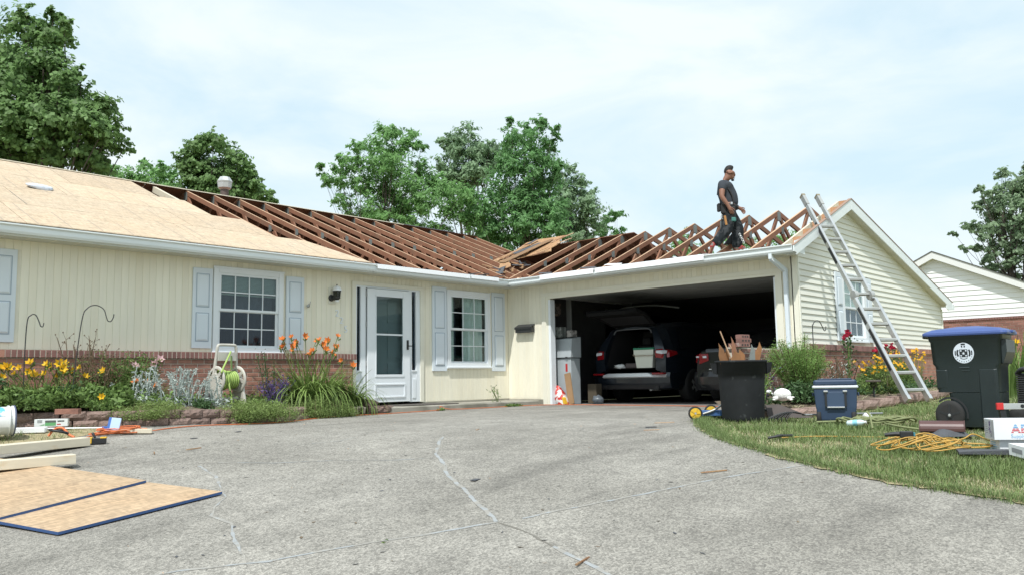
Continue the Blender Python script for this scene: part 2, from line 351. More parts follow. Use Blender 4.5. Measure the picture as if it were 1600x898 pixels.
# driveway concrete with exposed aggregate
def concrete_mat():
    m = bpy.data.materials.new('driveway_concrete'); m.use_nodes = True; nt = m.node_tree; L = nt.links; b = nt.nodes['Principled BSDF']; b.inputs['Roughness'].default_value = 0.9
    tcn = ND(nt, 'ShaderNodeTexCoord'); o = tcn.outputs['Object']
    big = ND(nt, 'ShaderNodeTexNoise', Scale=0.55, Detail=6.0, Roughness=0.6); L.new(o, big.inputs['Vector'])
    mid = ND(nt, 'ShaderNodeTexNoise', Scale=9.0, Detail=8.0, Roughness=0.7); L.new(o, mid.inputs['Vector'])
    vor = ND(nt, 'ShaderNodeTexVoronoi', Scale=80.0); L.new(o, vor.inputs['Vector'])
    vor2 = ND(nt, 'ShaderNodeTexVoronoi', Scale=210.0); L.new(o, vor2.inputs['Vector'])
    r1 = ND(nt, 'ShaderNodeValToRGB'); r1.color_ramp.elements[0].position = 0.3; r1.color_ramp.elements[1].position = 0.72
    r1.color_ramp.elements[0].color = (0.262, 0.248, 0.218, 1); r1.color_ramp.elements[1].color = (0.385, 0.367, 0.328, 1); L.new(big.outputs['Fac'], r1.inputs[0])
    def mul(c, sock, lo, hi):
        mr = ND(nt, 'ShaderNodeMapRange'); L.new(sock, mr.inputs[0]); mr.inputs[1].default_value = 0.25; mr.inputs[2].default_value = 0.75; mr.inputs[3].default_value = lo; mr.inputs[4].default_value = hi
        mx = ND(nt, 'ShaderNodeMix', data_type='RGBA', blend_type='MULTIPLY'); mx.inputs[0].default_value = 1.0; L.new(c, mx.inputs[6]); L.new(mr.outputs[0], mx.inputs[7]); return mx.outputs[2]
    c = mul(r1.outputs[0], mid.outputs['Fac'], 0.79, 1.14)
    s1 = ND(nt, 'ShaderNodeSeparateColor'); L.new(vor.outputs['Color'], s1.inputs[0]); c = mul(c, s1.outputs[0], 0.72, 1.16)
    s2 = ND(nt, 'ShaderNodeSeparateColor'); L.new(vor2.outputs['Color'], s2.inputs[0]); c = mul(c, s2.outputs[1], 0.80, 1.12)
    pit = ND(nt, 'ShaderNodeTexNoise', Scale=42.0, Detail=3.0); L.new(o, pit.inputs['Vector'])
    pr_ = ND(nt, 'ShaderNodeMapRange'); L.new(pit.outputs['Fac'], pr_.inputs[0]); pr_.inputs[1].default_value = .30; pr_.inputs[2].default_value = .40; pr_.inputs[3].default_value = .62; pr_.inputs[4].default_value = 1.0
    mp_ = ND(nt, 'ShaderNodeMix', data_type='RGBA', blend_type='MULTIPLY'); mp_.inputs[0].default_value = 1.0; L.new(c, mp_.inputs[6]); L.new(pr_.outputs[0], mp_.inputs[7]); c = mp_.outputs[2]
    st_ = ND(nt, 'ShaderNodeTexNoise', Scale=1.7, Detail=7.0, Roughness=.65); L.new(o, st_.inputs['Vector']); c = mul(c, st_.outputs['Fac'], .76, 1.18)
    # tyre-darkened tracks and old oil drips (dirt with a shape of its own)
    oil = ND(nt, 'ShaderNodeTexNoise', Scale=0.9, Detail=2.0, Distortion=.6); mo = ND(nt, 'ShaderNodeMapping', Scale=(.35, 2.2, 1), Location=(3.1, 1.4, 0)); L.new(o, mo.inputs[0]); L.new(mo.outputs[0], oil.inputs['Vector'])
    oc = ND(nt, 'ShaderNodeMapRange'); L.new(oil.outputs['Fac'], oc.inputs[0]); oc.inputs[1].default_value = .56; oc.inputs[2].default_value = .70; oc.inputs[3].default_value = 1.0; oc.inputs[4].default_value = .78
    mo2 = ND(nt, 'ShaderNodeMix', data_type='RGBA', blend_type='MULTIPLY'); mo2.inputs[0].default_value = 1.0; L.new(c, mo2.inputs[6]); L.new(oc.outputs[0], mo2.inputs[7]); c = mo2.outputs[2]
    L.new(c, b.inputs['Base Color'])
    bp = ND(nt, 'ShaderNodeBump', Strength=0.9, Distance=0.010); L.new(vor.outputs['Distance'], bp.inputs['Height']); L.new(bp.outputs[0], b.inputs['Normal'])
    return m
M['concrete'] = concrete_mat()
M['sealant'] = mat('crack_sealant', (0.30, 0.315, 0.32), 0.8, var=0.2, scale=12, col2=(0.285, 0.275, 0.25), c2scale=7.0, c2pos=(0.46, 0.54))
M['ground'] = mat('lawn_soil', (0.20, 0.20, 0.085), 0.95, var=0.3, scale=3, col2=(0.30, 0.26, 0.14), c2scale=1.3, bump=0.6, bscale=40)

# ------------------------------------------------------------------ terrain
GS = [-60, -5, 0, 5, 7, 8, 9, 10, 11, 12, 13, 14, 16, 18, 22, 60]
GZ = [-.03, -.03, -.015, -.035, -.045, -.06, -.1, -.16, -.24, -.34, -.46, -.59, -.86, -1.12, -1.3, -1.35]
GS2 = np.arange(-60, 60.01, .1); GZ2 = np.convolve(np.pad(np.interp(GS2, GS, GZ), 10, mode='edge'), np.ones(21) / 21, 'valid')
def smst(a, b, x):
    t = np.clip((x - a) / (b - a), 0, 1); return t * t * (3 - 2 * t)
def gz(x, y):
    s = -(x * .74 + y * .673); t = x * .673 - y * .74
    z = np.interp(s, GS2, GZ2)
    z = z + .02 * np.clip(t - 1.5, -5, 5) * smst(8.5, 12, s)
    z = z + .13 * smst(-2.6, .5, x) * smst(-6.3, -6.8, y) * smst(-14, -9, y)
    return z + .09 * smst(-6.5, -8.5, x) * smst(-2.8, -1.4, y)
def axis(lo, hi, d, far):
    a = list(np.arange(lo, hi + 1e-6, d)); k = d; 
    x = hi
    while x < far: k *= 1.5; x += k; a.append(x)
    k = d; x = lo
    while x > -far: k *= 1.5; x -= k; a.insert(0, x)
    return np.array(a)
ax, ay = axis(-16, 4, 0.25, 900), axis(-18, 1, 0.25, 900)
gx, gy = np.meshgrid(ax, ay, indexing='ij')
V = np.stack([gx, gy, gz(gx, gy) - 0.012], -1).reshape(-1, 3)
nx, ny = gx.shape; ii = np.arange(nx * ny).reshape(nx, ny)
F = np.stack([ii[:-1, :-1], ii[1:, :-1], ii[1:, 1:], ii[:-1, 1:]], -1).reshape(-1, 4)
tag(np_mesh('ground', V, F, M['ground']), kind='structure')

RIGHT_EDGE = [(0, -6.06), (-1.5, -6.25), (-3.0, -6.42), (-3.9, -6.75), (-4.6, -7.2), (-5.1, -7.58), (-5.5, -7.92), (-5.8, -8.28), (-6.06, -8.65), (-6.28, -8.95), (-6.45, -9.25), (-6.62, -9.6), (-6.74, -9.95), (-6.81, -10.38), (-6.85, -10.76), (-7.2, -12), (-8.5, -15), (-10.5, -19)]
BED = [(-14, -1.15), (-10.6, -1.15), (-9.9, -1.25), (-9.3, -1.45), (-8.75, -1.76), (-7.95, -1.87), (-7.2, -1.82), (-6.5, -1.6), (-5.8, -1.2), (-5.2, -.87), (-4.55, -.66)]
LEFT_EDGE = [(-24, -14), (-20, -8), (-15, -4.9), (-12.5, -3.5), (-11.2, -2.9), (-10.28, -2.5), (-9.87, -2.33), (-9.36, -2.12), (-9.1, -1.98), (-8.75, -1.76), (-7.95, -1.87), (-7.2, -1.82), (-6.5, -1.6), (-5.8, -1.2), (-5.2, -.87), (-4.55, -.66), (-4.1, -.5), (-4.1, -.1), (0, -.1)]
DRIVE = RIGHT_EDGE + LEFT_EDGE
def inside(poly, x, y):
    c = np.zeros(np.shape(x), bool); n = len(poly); j = n - 1
    for i in range(n):
        xi, yi = poly[i]; xj, yj = poly[j]
        with np.errstate(divide='ignore', invalid='ignore'):
            t = ((yi > y) != (yj > y)) & (x < (xj - xi) * (y - yi) / (yj - yi + 1e-12) + xi)
        c ^= t; j = i
    return c
def sheet(name, poly, d, lift, m):
    px_, py_ = np.array(poly).T; g1, g2 = np.meshgrid(np.arange(px_.min(), px_.max(), d), np.arange(py_.min(), py_.max(), d))
    g1, g2 = g1.ravel() + .013, g2.ravel() + .017; k = inside(poly, g1, g2)
    pts = [Vector(p) for p in poly] + [Vector((a, b)) for a, b in zip(g1[k], g2[k])]
    n = len(poly)
    r = geometry.delaunay_2d_cdt(pts, [(i, (i + 1) % n) for i in range(n)], [], 1, 1e-4)
    P = np.array([(v.x, v.y) for v in r[0]])
    fs = np.array([f for f in r[2] if len(f) == 3]); cen = P[fs].mean(1); fs = fs[inside(poly, cen[:, 0], cen[:, 1])]
    V = np.column_stack([P, gz(P[:, 0], P[:, 1]) + lift])
    return np_mesh(name, V, fs, m)
tag(sheet('driveway', DRIVE, 0.25, 0.012, M['concrete']), kind='structure')

def ribbon(name, pts, w, lift, m, jag=0.35):
    """a thin uneven strip lying on the driveway"""
    P = []
    for a, b in zip(pts[:-1], pts[1:]):
        n = max(2, int(math.hypot(b[0]-a[0], b[1]-a[1]) / 0.07))
        for i in range(n): P.append((a[0] + (b[0]-a[0]) * i / n, a[1] + (b[1]-a[1]) * i / n))
    P.append(pts[-1]); V = []; wob = 0
    for i, p in enumerate(P):
        q = P[min(i+1, len(P)-1)]; o = P[max(i-1, 0)]; t = Vector((q[0]-o[0], q[1]-o[1])).normalized(); nrm = Vector((-t.y, t.x))
        wob = wob * .7 + random.uniform(-.008, .008); ww = w * (1 + random.uniform(-jag, jag)) * .5
        for s in (-1, 1):
            x, y = p[0] + nrm.x * (ww * s + wob), p[1] + nrm.y * (ww * s + wob); V.append((x, y, float(gz(x, y)) + lift))
    F = [(2*i, 2*i+1, 2*i+3, 2*i+2) for i in range(len(P) - 1)]
    me = bpy.data.meshes.new(name); me.from_pydata(V, [], F); me.materials.append(m)
    return tag(place(me, name), kind='structure')
ribbon('crack_seal', [(-6.88, -5.36), (-7.3, -5.75), (-7.76, -6.2), (-8.05, -6.62), (-8.37, -7.0), (-8.7, -7.6), (-9.04, -8.15), (-9.1, -8.24)], 0.03, .0142, M['sealant'])
ribbon('crack_seal', [(-9.11, -8.25), (-9.45, -8.1), (-9.79, -7.95), (-10.41, -7.7), (-10.81, -7.42), (-11.6, -7.1)], 0.026, .0142, M['sealant'])
ribbon('crack_seal', [(-8.95, -8.32), (-8.03, -8.62), (-7.24, -8.85), (-6.4, -9.17)], 0.022, .0142, M['sealant'])
ribbon('crack_seal', [(-9.27, -8.85), (-9.33, -9.05), (-9.42, -9.32), (-9.6, -9.8)], 0.028, .0142, M['sealant'])
ribbon('crack_seal', [(-9.2, -4.86), (-8.9, -5.3), (-8.48, -5.7), (-8.2, -6.1), (-7.9, -6.34)], 0.012, .0142, M['sealant'], 0.7)
ribbon('crack_seal', [(-9.38, -4.85), (-9.5, -5.4), (-9.66, -5.76), (-9.8, -6.1), (-10.0, -6.3), (-10.14, -6.5), (-10.15, -6.8), (-10.22, -6.95), (-10.33, -7.2), (-10.44, -7.45)], 0.02, .0142, M['sealant'], 0.7)
ribbon('crack_seal', [(-8.3, -4.6), (-7.8, -4.75), (-7.5, -4.6)], 0.010, .0142, M['sealant'], 0.7)
crack_m = mat('open_crack', (0.16, 0.15, 0.13), 0.95)
ribbon('pavement_crack', [(-9.11, -8.26), (-9.15, -8.5), (-9.22, -8.7), (-9.28, -8.86)], 0.014, .0136, crack_m, 0.8)
# ================================================================== the ranch house
GL = -6.41                       # gable wall plane
ZS = 2.43                        # soffit height
house = thing('ranch_house', 'cream sided ranch house with half its roof stripped to bare trusses and an open garage', 'house')

# ---- left wing front wall with grooved vertical boards
SP = 0.0995
def cut(zs, z0, z1):
    """remove [z0,z1] from a list of z intervals"""
    out = []
    for a, b in zs:
        if z1 <= a or z0 >= b: out.append((a, b)); continue
        if z0 > a: out.append((a, z0))
        if z1 < b: out.append((z1, b))
    return [i for i in out if i[1] - i[0] > .02]
OPEN_L = [(-11.0, -9.46, 1.10, 2.30), (-6.72, -5.50, 1.0, 2.325), (-4.10, -2.42, 0.0, 2.30), (-1.80, -0.57, 0.765, 2.295)]
mb = MB()   # sheathing behind the boards, pierced by the openings
xs = sorted({-14.0, 3.3} | {o[0] for o in OPEN_L} | {o[1] for o in OPEN_L})
for a, b in zip(xs[:-1], xs[1:]):
    zz = [(0.02, 2.6)]
    for o in OPEN_L:
        if a >= o[0] - 1e-6 and b <= o[1] + 1e-6: zz = cut(zz, o[2], o[3])
    for z0, z1 in zz: mb.box((a, .0045, z0), (b, .11, z1))
front_wall = mb.build('front_wall', M['gap_board'], house)
board_cache = {}
def board(z0, z1, w, parent, M_, loc, axis='x'):
    key = (round(z0, 3), round(z1, 3), round(w, 3), axis, M_.name)
    if key not in board_cache:
        b = MB()
        if axis == 'x': b.loft([[(0.0025, 0.002, z), (0.004, 0, z), (w - .004, 0, z), (w - .0025, .002, z), (w - .0025, .013, z), (0.0025, .013, z)] for z in (z0, z1)])
        else: b.loft([[(0.002, -.0025, z), (0, -.004, z), (0, -w + .004, z), (.002, -w + .0025, z), (.013, -w + .0025, z), (.013, -.0025, z)][::-1] for z in (z0, z1)])
        board_cache[key] = b.mesh('siding_board', M_)
    place(board_cache[key], 'siding_board', parent, loc)
x = -11.0
while x < -0.01:
    w = min(SP, -x)
    zz = [(1.012 if x < -4.05 else 0.125, ZS)]
    for o in OPEN_L:
        if x + w > o[0] + .012 and x < o[1] - .012: zz = cut(zz, o[2] - .005, o[3] + .004)
    for z0, z1 in zz: board(z0, z1, w, front_wall, M['cream'], (x, 0, 0))
    x += SP
# ---- garage front wall (x = 0) : boards, jamb trim, header trim
mb = MB()
mb.box((.0045, -1.17, .02), (.12, -.0, 2.6)); mb.box((.0045, -6.06, 2.14), (.12, -1.17, 2.6)); mb.box((.0045, GL + .02, .02), (.12, -6.06, 2.6))
garage_wall = mb.build('garage_front_wall', M['gap_board'], house)
y = 0.0
while y > GL + .03:
    w = min(SP, y - GL)
    z0 = .115 if y > -.97 else 2.255
    if y <= -6.13: z0 = .05
    if not (y - w < -.98 and y > -1.17 and z0 < 1): board(z0, ZS, w, garage_wall, M['cream'], (0, y, 0), 'y')
    y -= SP
trim = MB()
trim.box((-.02, -1.07, .0), (.05, -.965, 2.25)); trim.box((-.02, -6.15, 0), (.05, -6.06, 2.25)); trim.box((-.022, -6.2, 2.19), (.045, -.95, 2.26))
trim.box((-.006, -1.13, 0), (.10, -1.07, 2.19)); trim.box((-.006, -6.06, 2.14), (.10, -1.13, 2.19)); trim.box((-.006, -6.062, 0), (.10, -6.03, 2.14))
trim.box((-.03, GL - .012, .9), (.0, GL + .07, ZS))
trim.build('garage_trim', M['cream_trim'], house)
MB().box((.0, -1.185, 0.0), (.14, -1.13, 2.12)).build('door_track_post', M['sash'], house); MB().box((.02, -6.03, 0), (.14, -5.99, 2.12)).build('door_track_post', M['sash'], house)
# concrete foundation edge under the siding
fb = MB(); fb.box((-2.45, -.012, -.1), (0, .1, .112)); fb.box((-.012, -.955, -.1), (.1, 0, .10)); fb.build('foundation', M['concrete_step'], house)
# ---- gable wall : lap siding boards cut to the rakes
XR, ZR = 2.145, 3.66
def rake_z(xx): return ZR - .435 * (XR - xx) if xx < XR else ZR - .254 * (xx - XR)
def rake_x(z):   # left and right ends of a course under the rake
    return max(0.0, XR - (ZR - .14 - z) / .435), min(7.90, XR + (ZR - .14 - z) / .254)
GW = (1.50, 3.26, 1.075, 2.30)   # window + shutters
mb = MB(); mb.prism([(0.0, 0.0), (7.90, 0), (7.90, rake_z(7.9) - .12), (XR, ZR - .12), (0, rake_z(0) - .12)], 'y', GL + .016, GL + .1)
gable_wall = mb.build('gable_wall', M['gap_board'], house)
z = 1.0; course = 0.1015
def lap(x0b, x1b, x0t, x1t, z0, z1, parent, m):
    b = MB(); d = .022
    b._add([(x0b, -d, z0), (x1b, -d, z0), (x1t, -.004, z1), (x0t, -.004, z1), (x0b, .015, z0), (x1b, .015, z0), (x1t, .015, z1), (x0t, .015, z1)],
           [(0, 1, 2, 3), (1, 0, 4, 5), (1, 5, 6, 2), (0, 3, 7, 4), (3, 2, 6, 7), (4, 7, 6, 5)])
    return b.build('siding_board', m, parent, (0, GL, 0))
while z < ZR - .16:
    l0, r0 = rake_x(z); l1, r1 = rake_x(min(z + course, ZR - .15))
    l0, l1 = max(l0, .03), max(l1, .03)
    if z + course > GW[2] and z < GW[3]:
        lap(l0, GW[0], l1, GW[0], z, z + course, gable_wall, M['vinyl']); lap(GW[1], r0, GW[1], r1, z, z + course, gable_wall, M['vinyl'])
    else: lap(l0, r0, l1, r1, z, z + course, gable_wall, M['vinyl'])
    z += course
cp = MB(); cp.box((-.005, GL - .028, .95), (.032, GL + .01, ZS + .05)); cp.box((7.86, GL - .028, .95), (7.91, GL + .01, 1.95)); cp.build('corner_post', M['vinyl'], house)
mb = MB(); mb.box((7.8, GL + .1, 0), (7.9, 0, 2.0)); mb.box((3.3, .1, 0), (3.4, 8.3, 2.5)); mb.box((-14, 8.2, 0), (3.3, 8.3, 2.5)); mb.box((3.4, -.1, 0), (7.9, 0, 2.2)); mb.build('rear_wall', M['cream_trim'], house)

# ---- brick wainscot: mortar backing, each visible brick its own object, the hidden far run joined
def brick_mesh(L, H, D, name, m, seed=0):
    b = MB(); q = .004
    b.loft([[(q, -D, q), (L - q, -D, q), (L - q, -D, H - q), (q, -D, H - q)], [(0, -D + q, 0), (L, -D + q, 0), (L, -D + q, H), (0, -D + q, H)], [(0, 0, 0), (L, 0, 0), (L, 0, H), (0, 0, H)]])
    return b.mesh(name, m)
mb = MB(); mb.box((-14, -.094, -.1), (-4.13, .0045, .905)); mb.build('mortar_wall', M['mortar'], house)
mb = MB(); mb.box((-2.45, GL - .094, -.1), (7.86, GL + .016, .905)); mb.build('mortar_wall', M['mortar'], house)
BL, BH = .194, .0575
bm_brick = brick_mesh(BL, BH, .1, 'brick', M['brick']); bm_half = brick_mesh(.092, BH, .1, 'brick', M['brick']); bm_cap = brick_mesh(.0575, .098, .1, 'brick', M['brick_cap'])
far = MB(); nb = 0
def far_brick(x0, y0, z0, L, H): far.box((x0, y0 - .1, z0), (x0 + L, y0, z0 + H))
for row in range(13):
    z0 = .905 - .01 - (row + 1) * .0677 + .0
    xx = -4.135 - (0 if row % 2 else .102)
    if row % 2 == 0: place(bm_half, 'brick', house, (-4.135 - .092, 0, z0 + .005))
    xx = -4.135 - (.0 if row % 2 else .102)
    while xx > -13.8:
        x0 = xx - BL
        if (row < 9 and -7.95 < x0 and nb < 190) : place(bm_brick, 'brick', house, (x0, 0, z0 + .005)); nb += 1
        else: far_brick(x0, 0, z0 + .005, BL, BH)
        xx -= BL + .0105
xx = -4.08 - .0575
while xx > -11:
    if xx > -9.6: place(bm_cap, 'brick', house, (xx, -.035, .905)); nb += 1
    else: far_brick(xx, -.035, .905, .0575, .098)
    xx -= .0575 + .0105
cm = MB(); cm.box((-14, -.131, .907), (-4.08, .0045, .999)); cm.build('cap_mortar', M['mortar'], house)
# gable side
for row in range(11):
    z0 = .895 - (row + 1) * .0677; xx = .0 if row % 2 else -.1
    while xx < 7.7:
        if row < 6 and -.05 < xx < 2.9: place(bm_brick, 'brick', house, (xx, GL, z0 + .005))
        else: far_brick(xx, GL, z0 + .005, BL, BH)
        xx += BL + .0105
xx = 0.03
while xx < 7.8:
    if xx < 3.2: place(bm_cap, 'brick', house, (xx, GL - .035, .905))
    else: far_brick(xx, GL - .035, .905, .0575, .098)
    xx += .068
tag(far.build('brick', M['brick'], house), kind='stuff')
cm = MB(); cm.box((0, GL - .131, .907), (7.86, GL + .016, .996)); cm.build('cap_mortar', M['mortar'], house)

# ---- low wing wall of brick in front of the garage post, its end broken
wing = thing('brick_wing_wall', 'low red brick wing wall with a broken stepped end beside the garage opening', 'brick wall', (-2.45, GL - .1, -.05))
mb = MB(); mb.box((.25, .005, 0), (2.42, .09, .93)); mb.build('mortar_wall', M['mortar'], wing)
bm_w = brick_mesh(BL, BH, .1, 'brick', M['brick_mortared']); bm_hole = MB()
for row in range(15):
    z0 = row * .0677; xx = (.0 if row % 2 else .1) + (.0 if row < 13 else .0)
    while xx < 2.35:
        if row < 14: place(bm_w, 'brick', wing, (xx, .1, z0))
        xx += BL + .0105
for i, (dx, rz) in enumerate(((.0, 0), (.22, .03), (.43, -.02))):
    if i == 0: place(bm_w, 'brick', wing, (.02, .1, 14 * .0677 + .004))
# pile of loose cored bricks at the end of the wing wall
def cored_brick(seed):
    b = MB(); b.mi = 0; q = .004; L, W, H = .194, .092, .0575
    b.loft([[(q, q, 0), (L-q, q, 0), (L-q, W-q, 0), (q, W-q, 0)], [(0, 0, q), (L, 0, q), (L, W, q), (0, W, q)], [(0, 0, H-q), (L, 0, H-q), (L, W, H-q), (0, W, H-q)], [(q, q, H), (L-q, q, H), (L-q, W-q, H), (q, W-q, H)]])
    b.mi = 1
    for k in range(3): b.lathe([(.015, -.0015), (.015, .0)], 8, (.045 + .052 * k, -.0012, H/2), Matrix.Rotation(PI/2, 4, 'X'), smooth=False)
    return b.mesh('loose_brick', [M['brick_mortared'], M['black_plastic']])
bmesh_c = cored_brick(1)
for i, (lx, ly, lz, rz, lab) in enumerate(((-2.43, -6.56, .905, .02, 'loose cored brick lying lowest on the broken wall end'), (-2.40, -6.55, .9635, -.09, 'loose brick with three core holes in the middle of the pile on the broken wall'), (-2.36, -6.54, 1.022, .12, 'topmost loose brick capped with pale mortar on the broken wall end'))):
    o = place(bmesh_c, 'loose_brick', None, (lx, ly - .03, lz)); o.rotation_euler = (0, 0, rz - .3); tag(o, lab, 'brick', 'loose bricks piled on the wing wall')

# ---- soffits, fascias, gutters
GUT = [(0, 0), (-.085, .0), (-.10, .03), (-.10, .085), (-.125, .105), (-.125, .122), (-.112, .122), (-.112, .108), (-.09, .09), (-.085, .012), (0, .012)]
def gutter_x(x0, x1, y0, z0, m, name='gutter', extra=None):
    mb = MB(); mb.prism([(y0 + p[0], z0 + p[1]) for p in GUT], 'x', x0, x1)
    if extra: extra(mb)
    return mb.build(name, m, house)
mb = MB(); mb.box((-14, -.34, ZS), (-.34, .0, ZS + .015)); mb.build('soffit', M['soffit'], house)
sm = MB()
for i in range(44): sm.box((-13.6 + i * .3, -.335, ZS - .003), (-13.588 + i * .3, -.01, ZS + .001))
for i in range(20): sm.box((-.335, -6.3 + i * .3, ZS - .003), (-.01, -6.288 + i * .3, ZS + .001))
tag(sm.build('soffit_seam', M['gap_board'], house), kind='stuff')
mb = MB(); mb.box((-.34, GL - .0, ZS), (0, .0, ZS + .015)); mb.build('soffit', M['soffit'], house)
mb = MB(); mb.box((-14, -.36, ZS - .006), (-.34, -.34, 2.55)); mb.box((-.36, GL - .14, ZS - .006), (-.34, -.34, 2.55)); mb.build('fascia', M['gutter'], house)
gutter_x(-14, -3.93, -.361, 2.442, M['gutter'])
gutter_x(-3.93, -.361, -.361, 2.434, M['gutter'])
mb = MB(); mb.prism([(-.361 + p[0], 2.434 + p[1]) for p in GUT], 'y', GL - .13, -.361)
mb.prism([(-.361, 2.434), (-.446, 2.434), (-.461, 2.464), (-.461, 2.519), (-.486, 2.539), (-.486, 2.556), (-.361, 2.556)], 'y', GL - .134, GL - .13)
mb.build('gutter', M['gutter'], house)
# bright flashing lengths laid along the gutter lip
def strip_x(x0, x1, tilt=0):
    mb = MB(); mb.prism([(-.492, 2.475 + tilt), (-.488, 2.475 + tilt), (-.484, 2.565), (-.30, 2.60), (-.30, 2.604), (-.487, 2.569)], 'x', x0, x1); mb.build('flashing_strip', M['flash_white'], house)
strip_x(-3.9, -1.60, .015); strip_x(-1.57, -.78, .022)
def strip_y(y0, y1, tilt=0):
    mb = MB(); mb.prism([(-.492, 2.47 + tilt), (-.488, 2.47 + tilt), (-.484, 2.562), (-.30, 2.595), (-.30, 2.60), (-.487, 2.566)], 'y', y0, y1); mb.build('flashing_strip', M['flash_white'], house)
strip_y(-2.66, -1.33, .0); strip_y(-5.0, -2.70, .0)
fe = MB(); fe.box((-3.95, -.33, 2.586), (-.75, -.25, 2.60)); fe.build('underlay_edge', M['felt'], house)
# downspout
ds = MB(); ds.bar((-.42, -6.17, 2.44), (-.42, -6.17, 2.36), .075, .055, (0, 1, 0)); ds.bar((-.42, -6.17, 2.37), (-.06, -6.24, 2.2), .075, .055, (0, 1, 0)); ds.bar((-.06, -6.24, 2.22), (-.06, -6.24, .1), .075, .06, (0, 1, 0))
ds.build('downspout', M['blue_white'], house, bevel=.006)
# rake fascias, returns and rake soffits on the gable
YO = GL - .15
mb = MB()
mb.prism([(-.45, rake_z(-.45)), (XR, ZR), (XR, ZR - .185), (-.36, rake_z(-.36) - .175), (-.36, 2.43), (-.45, 2.44)], 'y', YO - .02, YO)
mb.prism([(-.36, 2.44), (-.36, 2.62), (.0, 2.70), (.0, 2.43)], 'y', YO - .0, YO + .016)
mb.build('rake_fascia', M['gutter'], house)
mb = MB(); mb.prism([(XR, ZR), (8.22, rake_z(8.22)), (8.22, rake_z(8.22) - .16), (7.95, 1.93), (7.75, 1.95), (7.75, rake_z(7.75) - .175), (XR, ZR - .185)], 'y', YO - .022, YO - .002); mb.box((8.22, YO - .03, 1.955), (8.34, YO + .1, 2.08)); mb.build('rake_fascia', M['gutter'], house)
mb = MB(); th = .012
mb.prism([(-.36, rake_z(-.36) - .17), (XR, ZR - .17), (XR, ZR - .158), (-.36, rake_z(-.36) - .158)], 'y', YO, GL + .014)
mb.prism([(XR, ZR - .17), (7.95, rake_z(7.95) - .17), (7.95, rake_z(7.95) - .158), (XR, ZR - .158)], 'y', YO, GL + .014)
mb.build('rake_soffit', M['soffit'], house)
mb = MB(); mb.prism([(-.45, rake_z(-.45) + .004), (XR, ZR + .004), (8.25, rake_z(8.25) + .004), (8.25, rake_z(8.25) + .016), (XR, ZR + .018), (-.45, rake_z(-.45) + .016)], 'y', YO - .03, YO + .03); mb.build('rake_edge', mat('rake_drip_edge', (0.30, 0.20, 0.15), .8), house)

# ---- roof framing, left wing : Fink trusses
YRD, ZRD = 4.15, 4.46
SL = (ZRD - 2.56) / (YRD + .45)
def chord2(p, q, h, ang):  # polygon of a chord hanging h below its top edge
    return [p, q, (q[0], q[1] - h), (p[0], p[1] - h)]
T = .04
def truss_parts(side_len_front, ridge, eave_f, eave_b, bottom, plane):
    """shared meshes of one truss; plane 'x' => in y,z"""
    (yr, zr), (yf, zf), (yb, zb) = ridge, eave_f, eave_b
    ax_ = 'x' if plane == 'x' else 'y'
    res = {}
    h = .088
    b = MB(); b.prism([(yf + .35, bottom), (yb - .35 if yb > yf else yb + .35, bottom), (yb - .35, bottom + .085), (yf + .35, bottom + .085)], ax_, -T/2, T/2); res['truss'] = b.mesh('roof_truss', M['truss'])
    b = MB(); b.mi = 0; b.prism([(yf, zf), (yr, zr), (yr, zr - h * 1.05), (yf, zf - h)], ax_, -T/2, T/2); b.mi = 1; b.prism([(yf, zf + .001), (yr, zr + .001), (yr, zr + .004), (yf, zf + .004)], ax_, -T/2 + .001, T/2 - .001)
    res['front'] = b.mesh('top_chord', [M['truss'], M['truss_edge']])
    b = MB(); b.mi = 0; b.prism([(yr + .002, zr), (yb, zb), (yb, zb - h), (yr + .002, zr - h * 1.05)], ax_, -T/2, T/2); b.mi = 1; b.prism([(yr + .002, zr + .001), (yb, zb + .001), (yb, zb + .004), (yr + .002, zr + .004)], ax_, -T/2 + .001, T/2 - .001)
    res['back'] = b.mesh('top_chord', [M['truss'], M['truss_edge']])
    mf = ((yf + yr) / 2, (zf + zr) / 2); mbk = ((yb + yr) / 2, (zb + zr) / 2)
    w = yb - yf; b1 = (yf + w * .36, bottom + .04); b2 = (yf + w * .64, bottom + .04)
    webs = []
    for p, q in (((yr - .02, zr - .1), b1), ((yr + .02, zr - .1), b2), ((mf[0], mf[1] - .09), b1), ((mbk[0], mbk[1] - .09), b2), ((mf[0] + .03, mf[1] - .09), (mf[0] + .03, bottom + .04))):
        b = MB(); d = Vector((q[0] - p[0], q[1] - p[1])).normalized(); n = Vector((-d.y, d.x)) * .038
        b.prism([(p[0] + n.x, p[1] + n.y), (q[0] + n.x, q[1] + n.y), (q[0] - n.x, q[1] - n.y), (p[0] - n.x, p[1] - n.y)], ax_, -T/2 + .001, T/2 - .001); webs.append(b.mesh('web', M['truss']))
    res['webs'] = webs
    b = MB()
    s_ = (zr - zf) / (yr - yf); sb = (zr - zb) / (yb - yr)
    for sgn in (-1, 1): b.prism([(yr - .07, zr - .02 - .07 * s_), (yr, zr - .02), (yr + .07, zr - .02 - .07 * sb), (yr + .07, zr - .2), (yr - .07, zr - .2)], ax_, sgn * (T/2 + .002) - .001, sgn * (T/2 + .002) + .001)
    res['gusset'] = b.mesh('gusset_plate', M['gusset'])
    b = MB()
    for sgn in (-1, 1): b.prism([(mf[0] - .05, mf[1] - .03 - .05 * s_), (mf[0] + .05, mf[1] - .03 + .05 * s_), (mf[0] + .05, mf[1] - .15), (mf[0] - .05, mf[1] - .15)], ax_, sgn * (T/2 + .002) - .001, sgn * (T/2 + .002) + .001)
    res['gusset2'] = b.mesh('gusset_plate', M['gusset'])
    return res
